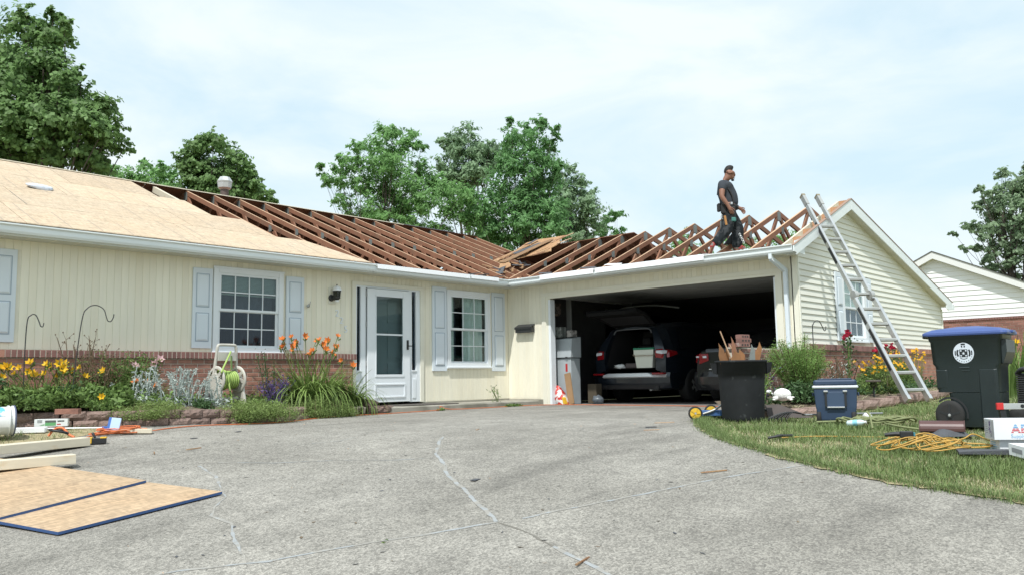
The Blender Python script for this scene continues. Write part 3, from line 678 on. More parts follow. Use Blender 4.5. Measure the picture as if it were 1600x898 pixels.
def add_truss(res, loc, back=True, vertical=True):
    o = place(res['truss'], 'roof_truss', house, loc)
    place(res['front'], 'top_chord', o)
    if back: place(res['back'], 'top_chord', o)
    for i, w in enumerate(res['webs']):
        if i == 4 and not vertical: continue
        place(w, 'web', o)
    place(res['gusset'], 'gusset_plate', o); place(res['gusset2'], 'gusset_plate', o)
    return o
lw = truss_parts(0, (YRD, ZRD), (-.33, 2.56 + SL * .12), (8.65, 2.59), 2.47, 'x')
XT = [-5.15, -4.56, -3.97, -3.37, -2.77, -2.16, -1.55, -.93, -.32, .30, .92, 1.54, 2.15, 2.77, 3.25]
for x in XT: add_truss(lw, (x, 0, 0))
# the clean replacement rafter near the deck edge
b = MB(); b.prism([(1.0, 2.56 + SL * 1.45 - .015), (YRD, ZRD - .015), (YRD, ZRD - .14), (1.0, 2.56 + SL * 1.45 - .14)], 'x', -5.86, -5.80); b.build('new_rafter', M['new_wood'], house)
# rear roof deck, seen from below through the trusses, and its pale sawn edge at the ridge
mb = MB()
for i in range(9):
    x0 = -14 + i * 2.0; x1 = min(x0 + 1.992, 3.3)
    if x1 <= x0: continue
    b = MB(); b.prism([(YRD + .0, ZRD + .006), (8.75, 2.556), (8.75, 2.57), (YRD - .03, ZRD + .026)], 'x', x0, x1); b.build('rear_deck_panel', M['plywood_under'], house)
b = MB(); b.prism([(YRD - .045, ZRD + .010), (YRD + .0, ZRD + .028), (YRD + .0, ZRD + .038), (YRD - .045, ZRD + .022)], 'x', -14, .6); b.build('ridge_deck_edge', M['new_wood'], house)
b = MB(); b.prism([(YRD - .05, ZRD + .02), (YRD + .0, ZRD + .036), (YRD + .02, ZRD + .05), (YRD - .04, ZRD + .04)], 'x', .6, 2.4); b.build('ridge_felt', M['felt'], house)
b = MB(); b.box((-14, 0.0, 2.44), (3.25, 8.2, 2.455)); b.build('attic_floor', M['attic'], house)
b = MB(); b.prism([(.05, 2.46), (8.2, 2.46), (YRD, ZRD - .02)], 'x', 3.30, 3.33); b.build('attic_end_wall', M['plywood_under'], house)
# ---- OSB deck on the left part: staggered courses of panels
def on_roof(y, lift=0): return 2.56 + SL * (y + .45) + lift
def panel(pts, name='roof_panel'):
    b = MB(); lo = [(x, y, on_roof(y, .006)) for x, y in pts]; hi = [(x, y, on_roof(y, .018)) for x, y in pts]; b.loft([lo, hi]); return b.build(name, M['osb_roof'], house)
ROWS = [(-.40, .72, -4.61, -3.95), (.725, 1.845, -5.21, -5.21), (1.85, 2.91, -5.80, -5.80), (2.915, 4.13, -6.30, -6.30)]
for k, (y0, y1, xe_t, xe_b) in enumerate(ROWS):
    xe = xe_t; first = True; w = 2.44 if k % 2 == 0 else 1.5
    while xe > -14:
        x0 = xe - (w if first else 2.44)
        panel([(x0 + .010, y0 + .004), ((xe_b if first else xe), y0 + .004), (xe, y1 - .004), (x0 + .010, y1 - .004)]); xe = x0; first = False
ln = MB()    # snapped chalk / nail lines printed across the panels
for k, (y0, y1, a, b_) in enumerate(ROWS):
    xx = -13.0 + .2 * k
    while xx < a - .2:
        if random.random() < .62:
            ya, yb_ = y0 + .02, y1 - random.choice((.02, .3, .5))
            ln.poly([(xx, ya, on_roof(ya, .0195)), (xx + .012, ya, on_roof(ya, .0195)), (xx + .012, yb_, on_roof(yb_, .0195)), (xx, yb_, on_roof(yb_, .0195))])
        xx += .406
tag(ln.build('chalk_line', M['osb_line'], house), kind='stuff')

# ---- garage trusses
SG = (ZR - 2.53) / (XR + .45)
gt = truss_parts(0, (XR, ZR), (-.33, 2.53 + SG * .12), (8.1, ZR - .254 * (8.1 - XR)), 2.0, 'y')
b = MB(); b.prism([(.05, 2.47), (5.6, 2.47), (5.3, 2.555), (.05, 2.555)], 'y', -T/2, T/2); gt['truss'] = b.mesh('roof_truss', M['truss'])
wm = []
for p, q in (((XR - .02, ZR - .1), (1.35, 2.51)), ((XR + .02, ZR - .1), (3.4, 2.51)), ((.9, 2.53 + SG * 1.35 - .09), (1.35, 2.51)), ((3.6, rake_z(3.6) - .09), (3.4, 2.51)), ((3.7, rake_z(3.7) - .09), (4.9, 2.51))):
    b = MB(); d = Vector((q[0] - p[0], q[1] - p[1])).normalized(); n = Vector((-d.y, d.x)) * .038
    b.prism([(p[0] + n.x, p[1] + n.y), (q[0] + n.x, q[1] + n.y), (q[0] - n.x, q[1] - n.y), (p[0] - n.x, p[1] - n.y)], 'y', -T/2 + .001, T/2 - .001); wm.append(b.mesh('web', M['truss']))
gt['webs'] = wm
for k in range(-1, 9):
    y = -.906 - .61 * k
    add_truss(gt, (0, y, 0))
# back slope sheathing still on near the valley
for i, (y0, y1) in enumerate(((.6, 2.1), (-.62, .595), (-1.85, -.625))):
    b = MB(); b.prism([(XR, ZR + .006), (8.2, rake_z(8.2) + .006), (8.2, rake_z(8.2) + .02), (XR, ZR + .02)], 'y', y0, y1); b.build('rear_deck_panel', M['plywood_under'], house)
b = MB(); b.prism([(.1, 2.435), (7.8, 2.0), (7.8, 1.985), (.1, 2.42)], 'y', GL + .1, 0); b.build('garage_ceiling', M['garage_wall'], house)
# new lumber ladder framing at the gable rake
b = MB(); b.prism([(-.34, rake_z(-.34) + .0), (XR, ZR), (XR, ZR - .1), (-.34, rake_z(-.34) - .09)], 'y', GL + .05, GL + .09); b.prism([(XR, ZR), (8.1, rake_z(8.1)), (8.1, rake_z(8.1) - .1), (XR, ZR - .1)], 'y', GL + .05, GL + .09); b.build('new_rafter', M['new_wood'], house)
for i in range(6):
    xx = .05 + i * .42; b = MB(); zz = rake_z(xx); b.box((xx - .019, YO, zz - .10), (xx + .019, GL + .05, zz - .004)); b.build('lookout_block', mat('lookout_%d' % i, (.50, .27, .15), .8, var=.2) if i == 0 else bpy.data.materials['lookout_0'], house)
# ---- windows, shutters, doors on the house
def shutter(x0, x1, z0, z1, y, kn, parent=house):
    w, h = x1 - x0, z1 - z0
    b = MB(); b.box((x0, y - .03, z0), (x1, y - .002, z1)); s = b.build('shutter', M['blue_white'], parent, bevel=.004)
    zc = z0 + h * .485
    for (a, c) in ((z0 + .10, zc - .05), (zc + .03, z1 - .085)):
        m = w * .16; b = MB(); b.mi = 1; b.loft([[(x0+m, y-.0305, a), (x1-m, y-.0305, a), (x1-m, y-.0305, c), (x0+m, y-.0305, c)], [(x0+m, y-.034, a), (x1-m, y-.034, a), (x1-m, y-.034, c), (x0+m, y-.034, c)]])
        b.mi = 0; b.loft([[(x0+m+.012, y-.034, a+.014), (x1-m-.012, y-.034, a+.014), (x1-m-.012, y-.034, c-.012), (x0+m+.012, y-.034, c-.012)], [(x0+m+.03, y-.046, a+.035), (x1-m-.03, y-.046, a+.035), (x1-m-.03, y-.046, c-.03), (x0+m+.03, y-.046, c-.03)]])
        b.build('shutter_panel', [M['blue_white'], SHADE], s)
SHADE = mat('shutter_groove_shade', (.33, .40, .47), .7)  # darker blue band painted as the shade of a groove round each panel
def window(x0, x1, z0, z1, y, cols, rows, glass=('glass', 'glass_dark'), trim=.085, sash=.045, upper=None):
    """double-hung window: trim frame, two sashes with muntins and panes"""
    b = MB(); d = .035
    b.box((x0, y - d, z0), (x0 + trim, y + .05, z1)); b.box((x1 - trim, y - d, z0), (x1, y + .05, z1)); b.box((x0 + trim, y - d, z1 - trim), (x1 - trim, y + .05, z1)); b.box((x0 + trim, y - d, z0), (x1 - trim, y + .05, z0 + trim))
    b.box((x0 - .015, y - .06, z0 - .012), (x1 + .015, y - .001, z0 + .022)); b.box((x0 - .01, y - .045, z1 - .02), (x1 + .01, y - d, z1 + .012))
    w = b.build('window', M['sash'], house, bevel=.004)
    ix0, ix1, iz0, iz1 = x0 + trim, x1 - trim, z0 + trim, z1 - trim; zm = (iz0 + iz1) / 2
    for k, (a, c, yy) in enumerate(((iz0, zm + .012, y + .006), (zm - .012, iz1, y - .016))):
        b = MB(); e = .02
        b.box((ix0, yy, a), (ix0 + sash, yy + e, c)); b.box((ix1 - sash, yy, a), (ix1, yy + e, c)); b.box((ix0 + sash, yy, a), (ix1 - sash, yy + e, a + sash * .8)); b.box((ix0 + sash, yy, c - sash * .8), (ix1 - sash, yy + e, c))
        gx0, gx1, g0, g1 = ix0 + sash, ix1 - sash, a + sash * .8, c - sash * .8
        for i in range(1, cols): xm = gx0 + (gx1 - gx0) * i / cols; b.box((xm - .008, yy + .003, g0), (xm + .008, yy + .017, g1))
        for j in range(1, rows):
            zz = g0 + (g1 - g0) * j / rows
            for i in range(cols): b.box((gx0 + (gx1 - gx0) * i / cols + .008, yy + .0035, zz - .008), (gx0 + (gx1 - gx0) * (i + 1) / cols - .008, yy + .0165, zz + .008))
        b.build('sash', M['sash'], w)
        for i in range(cols):
            for j in range(rows):
                p = MB(); px0 = gx0 + (gx1 - gx0) * i / cols; px1 = gx0 + (gx1 - gx0) * (i + 1) / cols; q0 = g0 + (g1 - g0) * j / rows; q1 = g0 + (g1 - g0) * (j + 1) / rows
                p.box((px0, yy + .008, q0), (px1, yy + .012, q1)); p.build('pane', M[glass[1] if k == 0 else glass[0]], w)
    # the dim room behind
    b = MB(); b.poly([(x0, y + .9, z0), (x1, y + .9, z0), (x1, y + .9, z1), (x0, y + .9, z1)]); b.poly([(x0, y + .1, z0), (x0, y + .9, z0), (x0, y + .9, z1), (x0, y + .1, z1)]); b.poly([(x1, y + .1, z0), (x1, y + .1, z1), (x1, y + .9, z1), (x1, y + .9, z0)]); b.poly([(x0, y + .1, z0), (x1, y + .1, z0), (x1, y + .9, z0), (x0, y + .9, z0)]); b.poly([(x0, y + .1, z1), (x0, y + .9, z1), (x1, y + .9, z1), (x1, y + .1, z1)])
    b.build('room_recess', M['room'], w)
    return w, (ix0, ix1, iz0, iz1)
def curtain(x0, x1, z0, z1, y, m, parent, n=26, amp=.018, name='curtain'):
    pts = [(x0 + (x1 - x0) * i / n, y + amp * math.sin(i * 1.9) + random.uniform(-.004, .004)) for i in range(n + 1)]
    b = MB()
    b._add([(p[0], p[1], z0) for p in pts] + [(p[0], p[1], z1) for p in pts], [(i, i + 1, n + 2 + i, n + 1 + i) for i in range(n)], True)
    return b.build(name, m, parent)
shutter(-11.0, -10.65, 1.10, 2.30, 0, 0)
shutter(-9.82, -9.46, 1.10, 2.30, 0, 0)
w0, e = window(-10.64, -9.83, 1.02, 2.32, 0, 3, 2)
shutter(-7.06, -6.745, 1.065, 2.285, 0, 0); shutter(-5.44, -5.10, 1.055, 2.278, 0, 0)
w1, (a0, a1, c0, c1) = window(-6.725, -5.495, 1.0, 2.325, 0, 4, 2)
for i in range(13):
    b = MB(); z = c1 - .03 - i * .021; b.box((a0 + .02, .034, z), (a1 - .02, .037, z + .017)); b.build('blind_slat', M['blind'], w1)
b = MB(); b.box((a0 + .02, .032, c1 - .335), (a1 - .02, .05, c1 - .31)); b.build('blind_rail', M['blind'], w1)
curtain(a0, a1, c0, c1 - .2, .2, M['curtain_dark'], w1)
shutter(-2.19, -1.812, .70, 2.345, 0, 0); shutter(-.51, -.12, .69, 2.33, 0, 0)
w2, (a0, a1, c0, c1) = window(-1.80, -.57, .765, 2.295, 0, 3, 2, ('glass', 'glass'), trim=.09)
curtain(a0, a0 + .2, c0, c1, .09, M['curtain'], w2, 8); curtain(a0 + .45, a1 - .05, c0, c1, .10, M['curtain'], w2, 16); curtain(a0 + .2, a0 + .45, c0, c1, .3, M['curtain_dark'], w2, 8)
# gable window (plane y = GL), kept in the same builder
w3, (a0, a1, c0, c1) = window(1.80, 2.92, 1.08, 2.30, GL - .012, 3, 2)
shutter(1.50, 1.80, 1.085, 2.295, GL - .016, 0); shutter(2.94, 3.26, 1.085, 2.29, GL - .016, 0)
for i in range(26):
    b = MB(); z = c1 - .03 - i * .036; b.box((a0 + .02, GL + .05, z), (a1 - .02, GL + .075, z + .022)); b.build('blind_slat', M['blind'], w3)

# ---- entrance: jambs, storm door, sidelights
b = MB()
b.box((-4.10, -.03, 2.235), (-2.42, .06, 2.30)); b.box((-4.10, -.03, .125), (-4.02, .06, 2.235)); b.box((-2.50, -.03, .125), (-2.42, .06, 2.235))
b.build('door_trim', M['cream_trim'], house)
b = MB()
b.box((-4.02, -.012, 2.205), (-2.50, .07, 2.235)); b.box((-4.02, -.012, .13), (-3.985, .07, 2.205)); b.box((-3.905, -.012, .13), (-3.79, .07, 2.205)); b.box((-2.765, -.012, .13), (-2.70, .07, 2.205)); b.box((-2.60, -.012, .13), (-2.50, .07, 2.205))
b.box((-3.985, -.008, .13), (-3.905, .06, .70)); b.box((-2.70, -.008, .13), (-2.60, .06, .70)); b.box((-3.99, -.024, .695), (-3.89, .0, .72)); b.box((-2.71, -.024, .695), (-2.59, .0, .72)); b.box((-3.98, -.02, .2), (-3.91, -.008, .56)); b.box((-2.69, -.02, .2), (-2.61, -.008, .56))
b.build('door_frame', M['door_white'], house, bevel=.003)
for x0, x1 in ((-3.985, -3.905), (-2.70, -2.60)):
    b = MB(); b.box((x0, .02, .72), (x1, .025, 2.205)); b.build('sidelight', M['glass_dark'], house)
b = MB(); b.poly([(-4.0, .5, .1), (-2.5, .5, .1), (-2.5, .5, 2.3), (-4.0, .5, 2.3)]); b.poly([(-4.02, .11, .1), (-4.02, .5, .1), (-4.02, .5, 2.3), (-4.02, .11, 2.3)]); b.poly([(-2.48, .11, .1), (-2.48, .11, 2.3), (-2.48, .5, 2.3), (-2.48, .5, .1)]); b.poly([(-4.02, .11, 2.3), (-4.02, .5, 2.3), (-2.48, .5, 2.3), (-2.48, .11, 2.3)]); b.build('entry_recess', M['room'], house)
inner = MB(); inner.box((-3.74, .10, .14), (-2.82, .14, 2.18)); inn = inner.build('inner_door', mat('inner_door_paint', (.25, .27, .28), .6), house)
for i in range(2):
    for z0, z1 in ((.3, .85), (.95, 1.45), (1.6, 2.0)):
        b = MB(); x0 = -3.64 + i * .43; b.box((x0, .088, z0), (x0 + .30, .0995, z1)); b.build('door_panel', bpy.data.materials['inner_door_paint'], inn)
b = MB(); X0, X1 = -3.775, -2.78
b.box((X0, -.05, .145), (-3.59, -.014, 2.195)); b.box((-2.95, -.05, .145), (X1, -.014, 2.195)); b.box((-3.59, -.05, 2.07), (-2.95, -.014, 2.195)); b.box((-3.59, -.05, .145), (-2.95, -.014, .64))
storm = b.build('storm_door', M['door_white'], house, bevel=.004)
b = MB(); b.box((-3.59, -.034, .64), (-2.95, -.030, 2.07)); b.build('door_glass', M['glass'], storm)
b = MB(); b.box((-3.59, -.046, 1.355), (-2.95, -.02, 1.385)); b.box((-3.61, -.06, .60), (-2.93, -.05, .645)); b.box((-3.6, -.055, .64), (-3.58, -.05, 2.075)); b.box((-2.96, -.055, .64), (-2.94, -.05, 2.075)); b.box((-3.6, -.055, 2.06), (-2.94, -.05, 2.08)); b.build('glass_bead', M['sash'], storm)
b = MB(); x0, x1, z0, z1 = -3.62, -2.90, .22, .48; t = .03
for p in (((x0, z0), (x1, z0 + t)), ((x0, z1 - t), (x1, z1)), ((x0, z0 + t), (x0 + t, z1 - t)), ((x1 - t, z0 + t), (x1, z1 - t))): b.box((p[0][0], -.064, p[0][1]), (p[1][0], -.05, p[1][1]))
b.build('kick_panel', M['sash'], storm, bevel=.004)
b = MB(); b.box((-2.865, -.064, 1.10), (-2.825, -.05, 1.28)); b.tube([(-2.845, -.06, 1.17), (-2.845, -.10, 1.17), (-2.79, -.105, 1.17)], .011); b.lathe([(.015, -.01), (.015, .012)], 10, (-2.845, -.06, 1.245), Matrix.Rotation(PI/2, 4, 'X')); b.build('handle', M['black_metal'], storm)
for z in (.25, .8, 1.5, 2.05):
    b = MB(); b.tube([(-3.79, -.02, z), (-3.79, -.02, z + .09)], .009, 6); b.build('hinge', M['alu_dull'], storm)
# step in front of the door
b = MB(); b.rbox((-4.12, -.95, -.2), (-.10, -.012, .085), .03)
tag(b.build('door_step', M['concrete_step']), kind='structure')
mt = MB(); mt.rbox((-3.65, -.86, .087), (-2.3, -.25, .102), .008)
tag(mt.build('door_mat', mat('mat_fibre', (.09, .08, .07), 1.0, var=.3, scale=40)), 'flat dark doormat on the concrete step before the white door', 'doormat')

# ---- lantern, house numbers, mailbox
t = thing('wall_lantern', 'black and white carriage lantern on the cream wall left of the front door', 'lantern', (-4.52, 0, 2.02))
b = MB(); b.box((-.08, -.02, -.15), (.07, .0, .13)); b.build('back_plate', M['cream_trim'], t, bevel=.004)
b = MB(); b.lathe([(.055, 0), (.06, .012), (.03, .03)], 14, (-.03, -.02, -.05), Matrix.Rotation(PI/2, 4, 'X')); b.tube([(-.03, -.05, -.05), (-.01, -.09, -.085), (.03, -.11, -.06)], .014); b.build('bracket', M['black_metal'], t)
b = MB(); b.lathe([(.03, -.06), (.055, -.04), (.068, .06), (.07, .07)], 6, (.03, -.11, 0), smooth=False); b.build('glass_body', glass_mat('lantern_glass', (.45, .5, .52), .5, .1), t)
b = MB()
for k in range(6):
    a = k * PI / 3; b.tube([(.03 + .056 * math.cos(a), -.11 + .056 * math.sin(a), -.04), (.03 + .07 * math.cos(a), -.11 + .07 * math.sin(a), .07)], .005, 4)
b.lathe([(.028, -.09), (.058, -.06), (.057, -.035)], 12, (.03, -.11, 0)); b.build('cage', M['black_metal'], t)
b = MB(); b.lathe([(.082, .07), (.08, .09), (.055, .135), (.02, .155)], 16, (.03, -.11, 0)); b.build('cap', M['white_plastic'], t)
b = MB(); b.lathe([(.006, .155), (.010, .17), (.004, .185)], 8, (.03, -.11, 0)); b.build('finial', M['black_metal'], t)
b = MB(); b.lathe([(.03, -.125), (.036, -.11), (.036, -.092)], 12, (.03, -.11, 0)); b.build('motion_sensor', M['white_plastic'], t)
num_t = thing('house_number', 'pale house numerals 225 stepping down the wall under the lantern', 'house number', (-4.3, 0, 1.55))
for ch, x, z in (('2', -4.41, 1.66), ('2', -4.32, 1.535), ('5', -4.225, 1.385)):
    cu = bpy.data.curves.new('numeral', 'FONT'); cu.body = ch; cu.size = .165; cu.extrude = .006; cu.align_x = 'CENTER'; cu.materials.append(M['sash'])
    o = glyphs(cu, 'numeral'); o.parent = num_t; o.location = (x + 4.3, -.008, z - 1.55); o.rotation_euler = (PI/2, 0, 0)
t = thing('wall_mailbox', 'small black metal mailbox on the cream wall between window and garage', 'mailbox', (0, -.53, 1.48))
b = MB(); b.box((-.11, -.225, 0), (-.001, .225, .11)); b.build('box', M['black_metal'], t, bevel=.006)
b = MB(); b.prism([(-.125, .105), (-.001, .165), (-.001, .175), (-.13, .112)], 'y', -.235, .235); b.prism([(-.125, .07), (-.118, .07), (-.118, .108), (-.125, .112)], 'y', -.235, .235); b.build('lid', M['black_metal'], t)
# wires/bird nest stain under soffit are skipped; small conduit hook on the shutter
t = MB(); t.tube([(-5.06, -.03, 1.80), (-5.02, -.06, 1.84), (-5.03, -.08, 1.78), (-5.0, -.07, 1.88)], .006, 5); t.blob((-5.04, -.06, 1.80), .02, .02, .03)
tag(t.build('wire_hook', M['alu_dull']), 'small bent wire hook at the edge of the shutter beside the lantern', 'hook')

# ---- roof vent and scrap
t = thing('roof_vent', 'small galvanised roof vent with a faceted cap behind the bare ridge', 'roof vent', (-3.75, 5.2, 3.98))
b = MB(); b.lathe([(.10, 0), (.10, .3), (.09, .92)], 16); b.build('pipe', mat('vent_pipe', (.12, .09, .08), .6, metal=.3), t)
b = MB(); b.lathe([(.095, .90), (.15, .94), (.165, 1.06)], 8, smooth=False); b.build('collar', M['galv'], t)
b = MB(); b.lathe([(.17, 1.06), (.175, 1.09), (.11, 1.19), (.02, 1.21)], 8, smooth=False); b.build('cap', M['galv'], t)
b = MB()
rr = [[(random.uniform(-.02, .02) + .22 * math.cos(a) * q, random.uniform(-.01, .01) + .12 * math.sin(a) * q, zz) for a in [k * PI / 6 for k in range(12)]] for q, zz in ((.9, .0), (1.0, .03), (.75, .055))]
b.loft(rr, smooth=True)
o = b.build('plastic_bag', mat('bag_plastic', (.62, .66, .75), .3, var=.3, scale=20), None, (-8.57, 2.04, on_roof(2.04, .02))); o.rotation_euler = (math.atan(SL), 0, .2)
tag(o, 'crumpled pale plastic bag lying on the new plywood roof deck', 'bag')
# ---- broken sheathing heap at the valley
def gar_z(x, lift=0): return 2.53 + SG * (x + .45) + lift
heap = thing('broken_sheathing', 'heap of splintered roof boards and torn felt lying in the roof valley', 'debris', (1.2, .5, 3.2))
def shard(parent, p, q, w0, w1, m, th=.012, lift=0.03, name='splintered_board'):
    """a torn board: jagged outline lying on the garage slope between p and q"""
    p, q = Vector(p), Vector(q); d = (q - p).normalized(); n = Vector((0, 0, 1)).cross(d).normalized(); n.z = SG * n.x; n.normalize(); L = (q - p).length; N = 14
    up, dn = [], []
    for i in range(N + 1):
        f = i / N; c = p + d * L * f; w = w0 + (w1 - w0) * f; j = .05 if 0 < i < N else .22
        up.append(c + n * (w / 2 + random.uniform(-j, j) * min(.3, w)) + d * random.uniform(-.03, .03)); dn.append(c - n * (w / 2 + random.uniform(-j, j) * min(.3, w)) + d * random.uniform(-.03, .03))
    ring = up + dn[::-1]; b = MB(); o = parent.location
    b.loft([[v - o for v in ring], [v - o + Vector((0, 0, th)) for v in ring]]); return b.build(name, m, parent)
poly_ = [(.95, 1.2), (1.2, 1.38), (1.5, 1.42), (1.9, 1.5), (2.4, 1.55), (2.52, 1.2), (2.46, .8), (2.5, .35), (2.2, .28), (2.0, .12), (1.75, .15), (1.5, .0), (1.42, .25), (1.22, .3), (1.25, .55), (1.02, .62), (1.08, .9)]
b = MB(); ring = [Vector((x + random.uniform(-.03, .03), y + random.uniform(-.03, .03), gar_z(x, .07) + .05 * math.sin(3 * x))) - heap.location for x, y in poly_]
b.loft([ring, [v + Vector((-.006, 0, .014)) for v in ring]]); b.build('torn_panel', M['fresh_wood'], heap)
for k in range(26):     # lifted splinters and torn plies along the torn panel
    x = random.uniform(1.0, 2.45); y = random.uniform(.1, 1.45); L = random.uniform(.12, .38); a = random.gauss(.45, .25)
    shard(heap, (x, y, gar_z(x, .085 + random.uniform(0, .03))), (x + L * math.cos(a), y - L * math.sin(a), gar_z(x + L * math.cos(a), .08 + random.uniform(0, .05))), random.uniform(.03, .10), .02, M[random.choice(('fresh_wood', 'fresh_wood', 'truss_edge', 'truss'))])
shard(heap, (.7, .8, gar_z(.7, .12)), (2.2, .55, gar_z(2.2, .14)), .30, .22, M['fresh_wood'])
shard(heap, (1.0, 1.35, gar_z(1.0, .10)), (2.1, 1.15, gar_z(2.1, .12)), .25, .12, M['fresh_wood'])
shard(heap, (1.35, 1.0, gar_z(1.35, .13)), (2.05, .75, gar_z(2.05, .13)), .26, .2, M['felt'], name='torn_felt')
shard(heap, (2.1, 1.2, gar_z(2.1, .14)), (2.35, 1.1, gar_z(2.35, .18)), .12, .1, M['felt'], name='torn_felt')
shard(heap, (.3, .35, 2.93), (.9, .9, 3.22), .3, .2, M['fresh_wood'])
shard(heap, (-.2, .1, 2.74), (.35, .45, 2.98), .22, .12, M['felt'], name='torn_felt')
for i in range(16):
    p = Vector((random.uniform(-.25, .7), random.uniform(-.25, .55), 0)); p.z = max(gar_z(p.x), on_roof(p.y)) + .03; a = random.uniform(0, PI); L = random.uniform(.08, .3)
    shard(heap, p, p + Vector((math.cos(a) * L, math.sin(a) * L, random.uniform(.0, .1))), .05, .02, M['fresh_wood' if i % 3 else 'felt'])
# scraps of felt along the eave
for x in (-1.4, -1.15, -.7): shard(heap, (x, -.30, 2.61), (x + .32, -.22, 2.66), .12, .08, M['felt'], name='torn_felt')
for y in (-1.5, -2.6, -3.2): shard(heap, (-.34, y, 2.60), (-.25, y + .4, 2.64), .06, .05, M['felt' if y != -3.2 else 'flash_white'], name='torn_felt')
b = MB(); b.bar(Vector((-.15, -.46, 2.62)) - heap.location, Vector((-.40, -.62, 2.46)) - heap.location, .05, .015); b.build('splintered_board', M['truss_edge'], heap)

# ---- garage interior (part of the house)
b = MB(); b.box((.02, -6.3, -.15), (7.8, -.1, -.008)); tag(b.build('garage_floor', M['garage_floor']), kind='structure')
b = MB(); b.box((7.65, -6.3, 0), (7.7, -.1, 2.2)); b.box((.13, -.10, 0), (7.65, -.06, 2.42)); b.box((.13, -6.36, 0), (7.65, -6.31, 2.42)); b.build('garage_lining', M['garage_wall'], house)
door = thing('garage_door', 'raised pale sectional garage door hanging level under the garage ceiling', 'garage door', (0, 0, 2.19))
for k in range(5):
    b = MB(); b.rbox((.25 + k * .53, -6.0, 0), (.25 + k * .53 + .515, -1.16, .04), .006); b.build('door_section', mat('garage_door_skin', (.34, .35, .34), .6) if k == 0 else bpy.data.materials['garage_door_skin'], door)
b = MB(); b.box((.2, -6.04, -.03), (3.0, -6.005, .03)); b.box((.2, -1.155, -.03), (3.0, -1.12, .03)); b.build('track', M['galv'], door)
# ================================================================== things on the ground
def bez(pts, n=8):
    """smooth curve through points"""
    P = [Vector(p) for p in pts]; out = []
    for i in range(len(P) - 1):
        a, b, c, d = P[max(i-1, 0)], P[i], P[i+1], P[min(i+2, len(P)-1)]
        for k in range(n):
            t = k / n; out.append(.5 * ((2*b) + (c - a) * t + (2*a - 5*b + 4*c - d) * t*t + (3*b - a - 3*c + d) * t**3))
    out.append(P[-1]); return out
def G(x, y, h=0.0): return (x, y, float(gz(x, y)) + h)

# ---- telescoping ladder leaning on the gable rake
F0 = Vector((-.589, -8.188, .135)); C0 = Vector((.569, -6.62, 2.869)); D = (C0 - F0); DN = D.normalized()
W = Vector((.80, -.60, 0)); W = (W - DN * W.dot(DN)).normalized(); NRM = DN.cross(W).normalized()
lad = thing('extension_ladder', 'silver aluminium articulated ladder leaning against the roof edge of the gable', 'ladder', tuple(F0))
LT = D.length * 1.262
def rail(side):
    b = MB(); off0, off1 = (W * (.0 if side < 0 else .28)), (W * (.0 if side < 0 else .28))
    sp = W * (-.03 if side < 0 else .03)
    p = lambda s, k=0: DN * s + off0 + sp * k
    b.bar(p(0, 1), p(LT * .44, 1), .048, .085, NRM)       # outer base section
    r1 = b.build('rail', M['alu'], lad)
    b = MB(); b.bar(p(LT * .44), p(LT * .985), .042, .075, NRM); r2 = b.build('rail', M['alu'], lad)
    b = MB(); b.bar(p(LT * .945, 0), p(LT, 0), .056, .09, NRM); b.build('end_cap', M['alu_dull'], lad)
    b = MB(); b.bar(p(LT * .995, 0), p(LT * 1.003, 0), .062, .096, NRM); b.build('end_pad', mat('cap_pad', (.25, .22, .15), .8) if 'cap_pad' not in bpy.data.materials else bpy.data.materials['cap_pad'], lad)
    b = MB(); b.bar(p(-.02, 1), p(.05, 1), .05, .10, NRM); b.build('foot', M['alu'], lad)
    b = MB(); Mx = Matrix((W, NRM, DN)).transposed().to_4x4() @ Matrix.Rotation(PI/2, 4, 'Y')
    b.lathe([(.02, -.035), (.075, -.03), (.075, .03), (.02, .035)], 18, tuple(p(LT * .46)), Mx, smooth=False); b.build('hinge_lock', M['alu_dull'], lad)
    for s0, s1, mm in ((.12, .30, 'black_plastic'), (.325, .40, 'black_metal'), (.62, .70, 'black_plastic'), (.73, .84, 'black_metal')):
        if side > 0 and s0 > .5: continue
        b = MB(); b.bar(p(LT * s0, 1 if s0 < .43 else 0) + W * (-.026 if side < 0 else .0) - NRM * .001, p(LT * s1, 1 if s1 < .43 else 0) + W * (-.026 if side < 0 else 0) - NRM * .001, .004, .05, NRM)
        if side < 0: b.build('sticker', M[mm], lad)
rail(-1); rail(1)
for k in range(12):
    s = .16 + k * .302
    if s > LT - .12: break
    b = MB(); e = .02 if s < LT * .44 else 0
    b.bar(DN * s - W * e, DN * s + W * (.28 + e), .04, .034, NRM)
    # tread turned level
    tl = Vector((0, 0, 1)); fwd = tl.cross(W).normalized()
    b.bar(DN * s + W * .012 , DN * s + W * .268, .085, .026, Vector((0, 0, 1))); b.build('rung', M['alu_dull'] if k % 1 == 0 else M['alu'], lad)

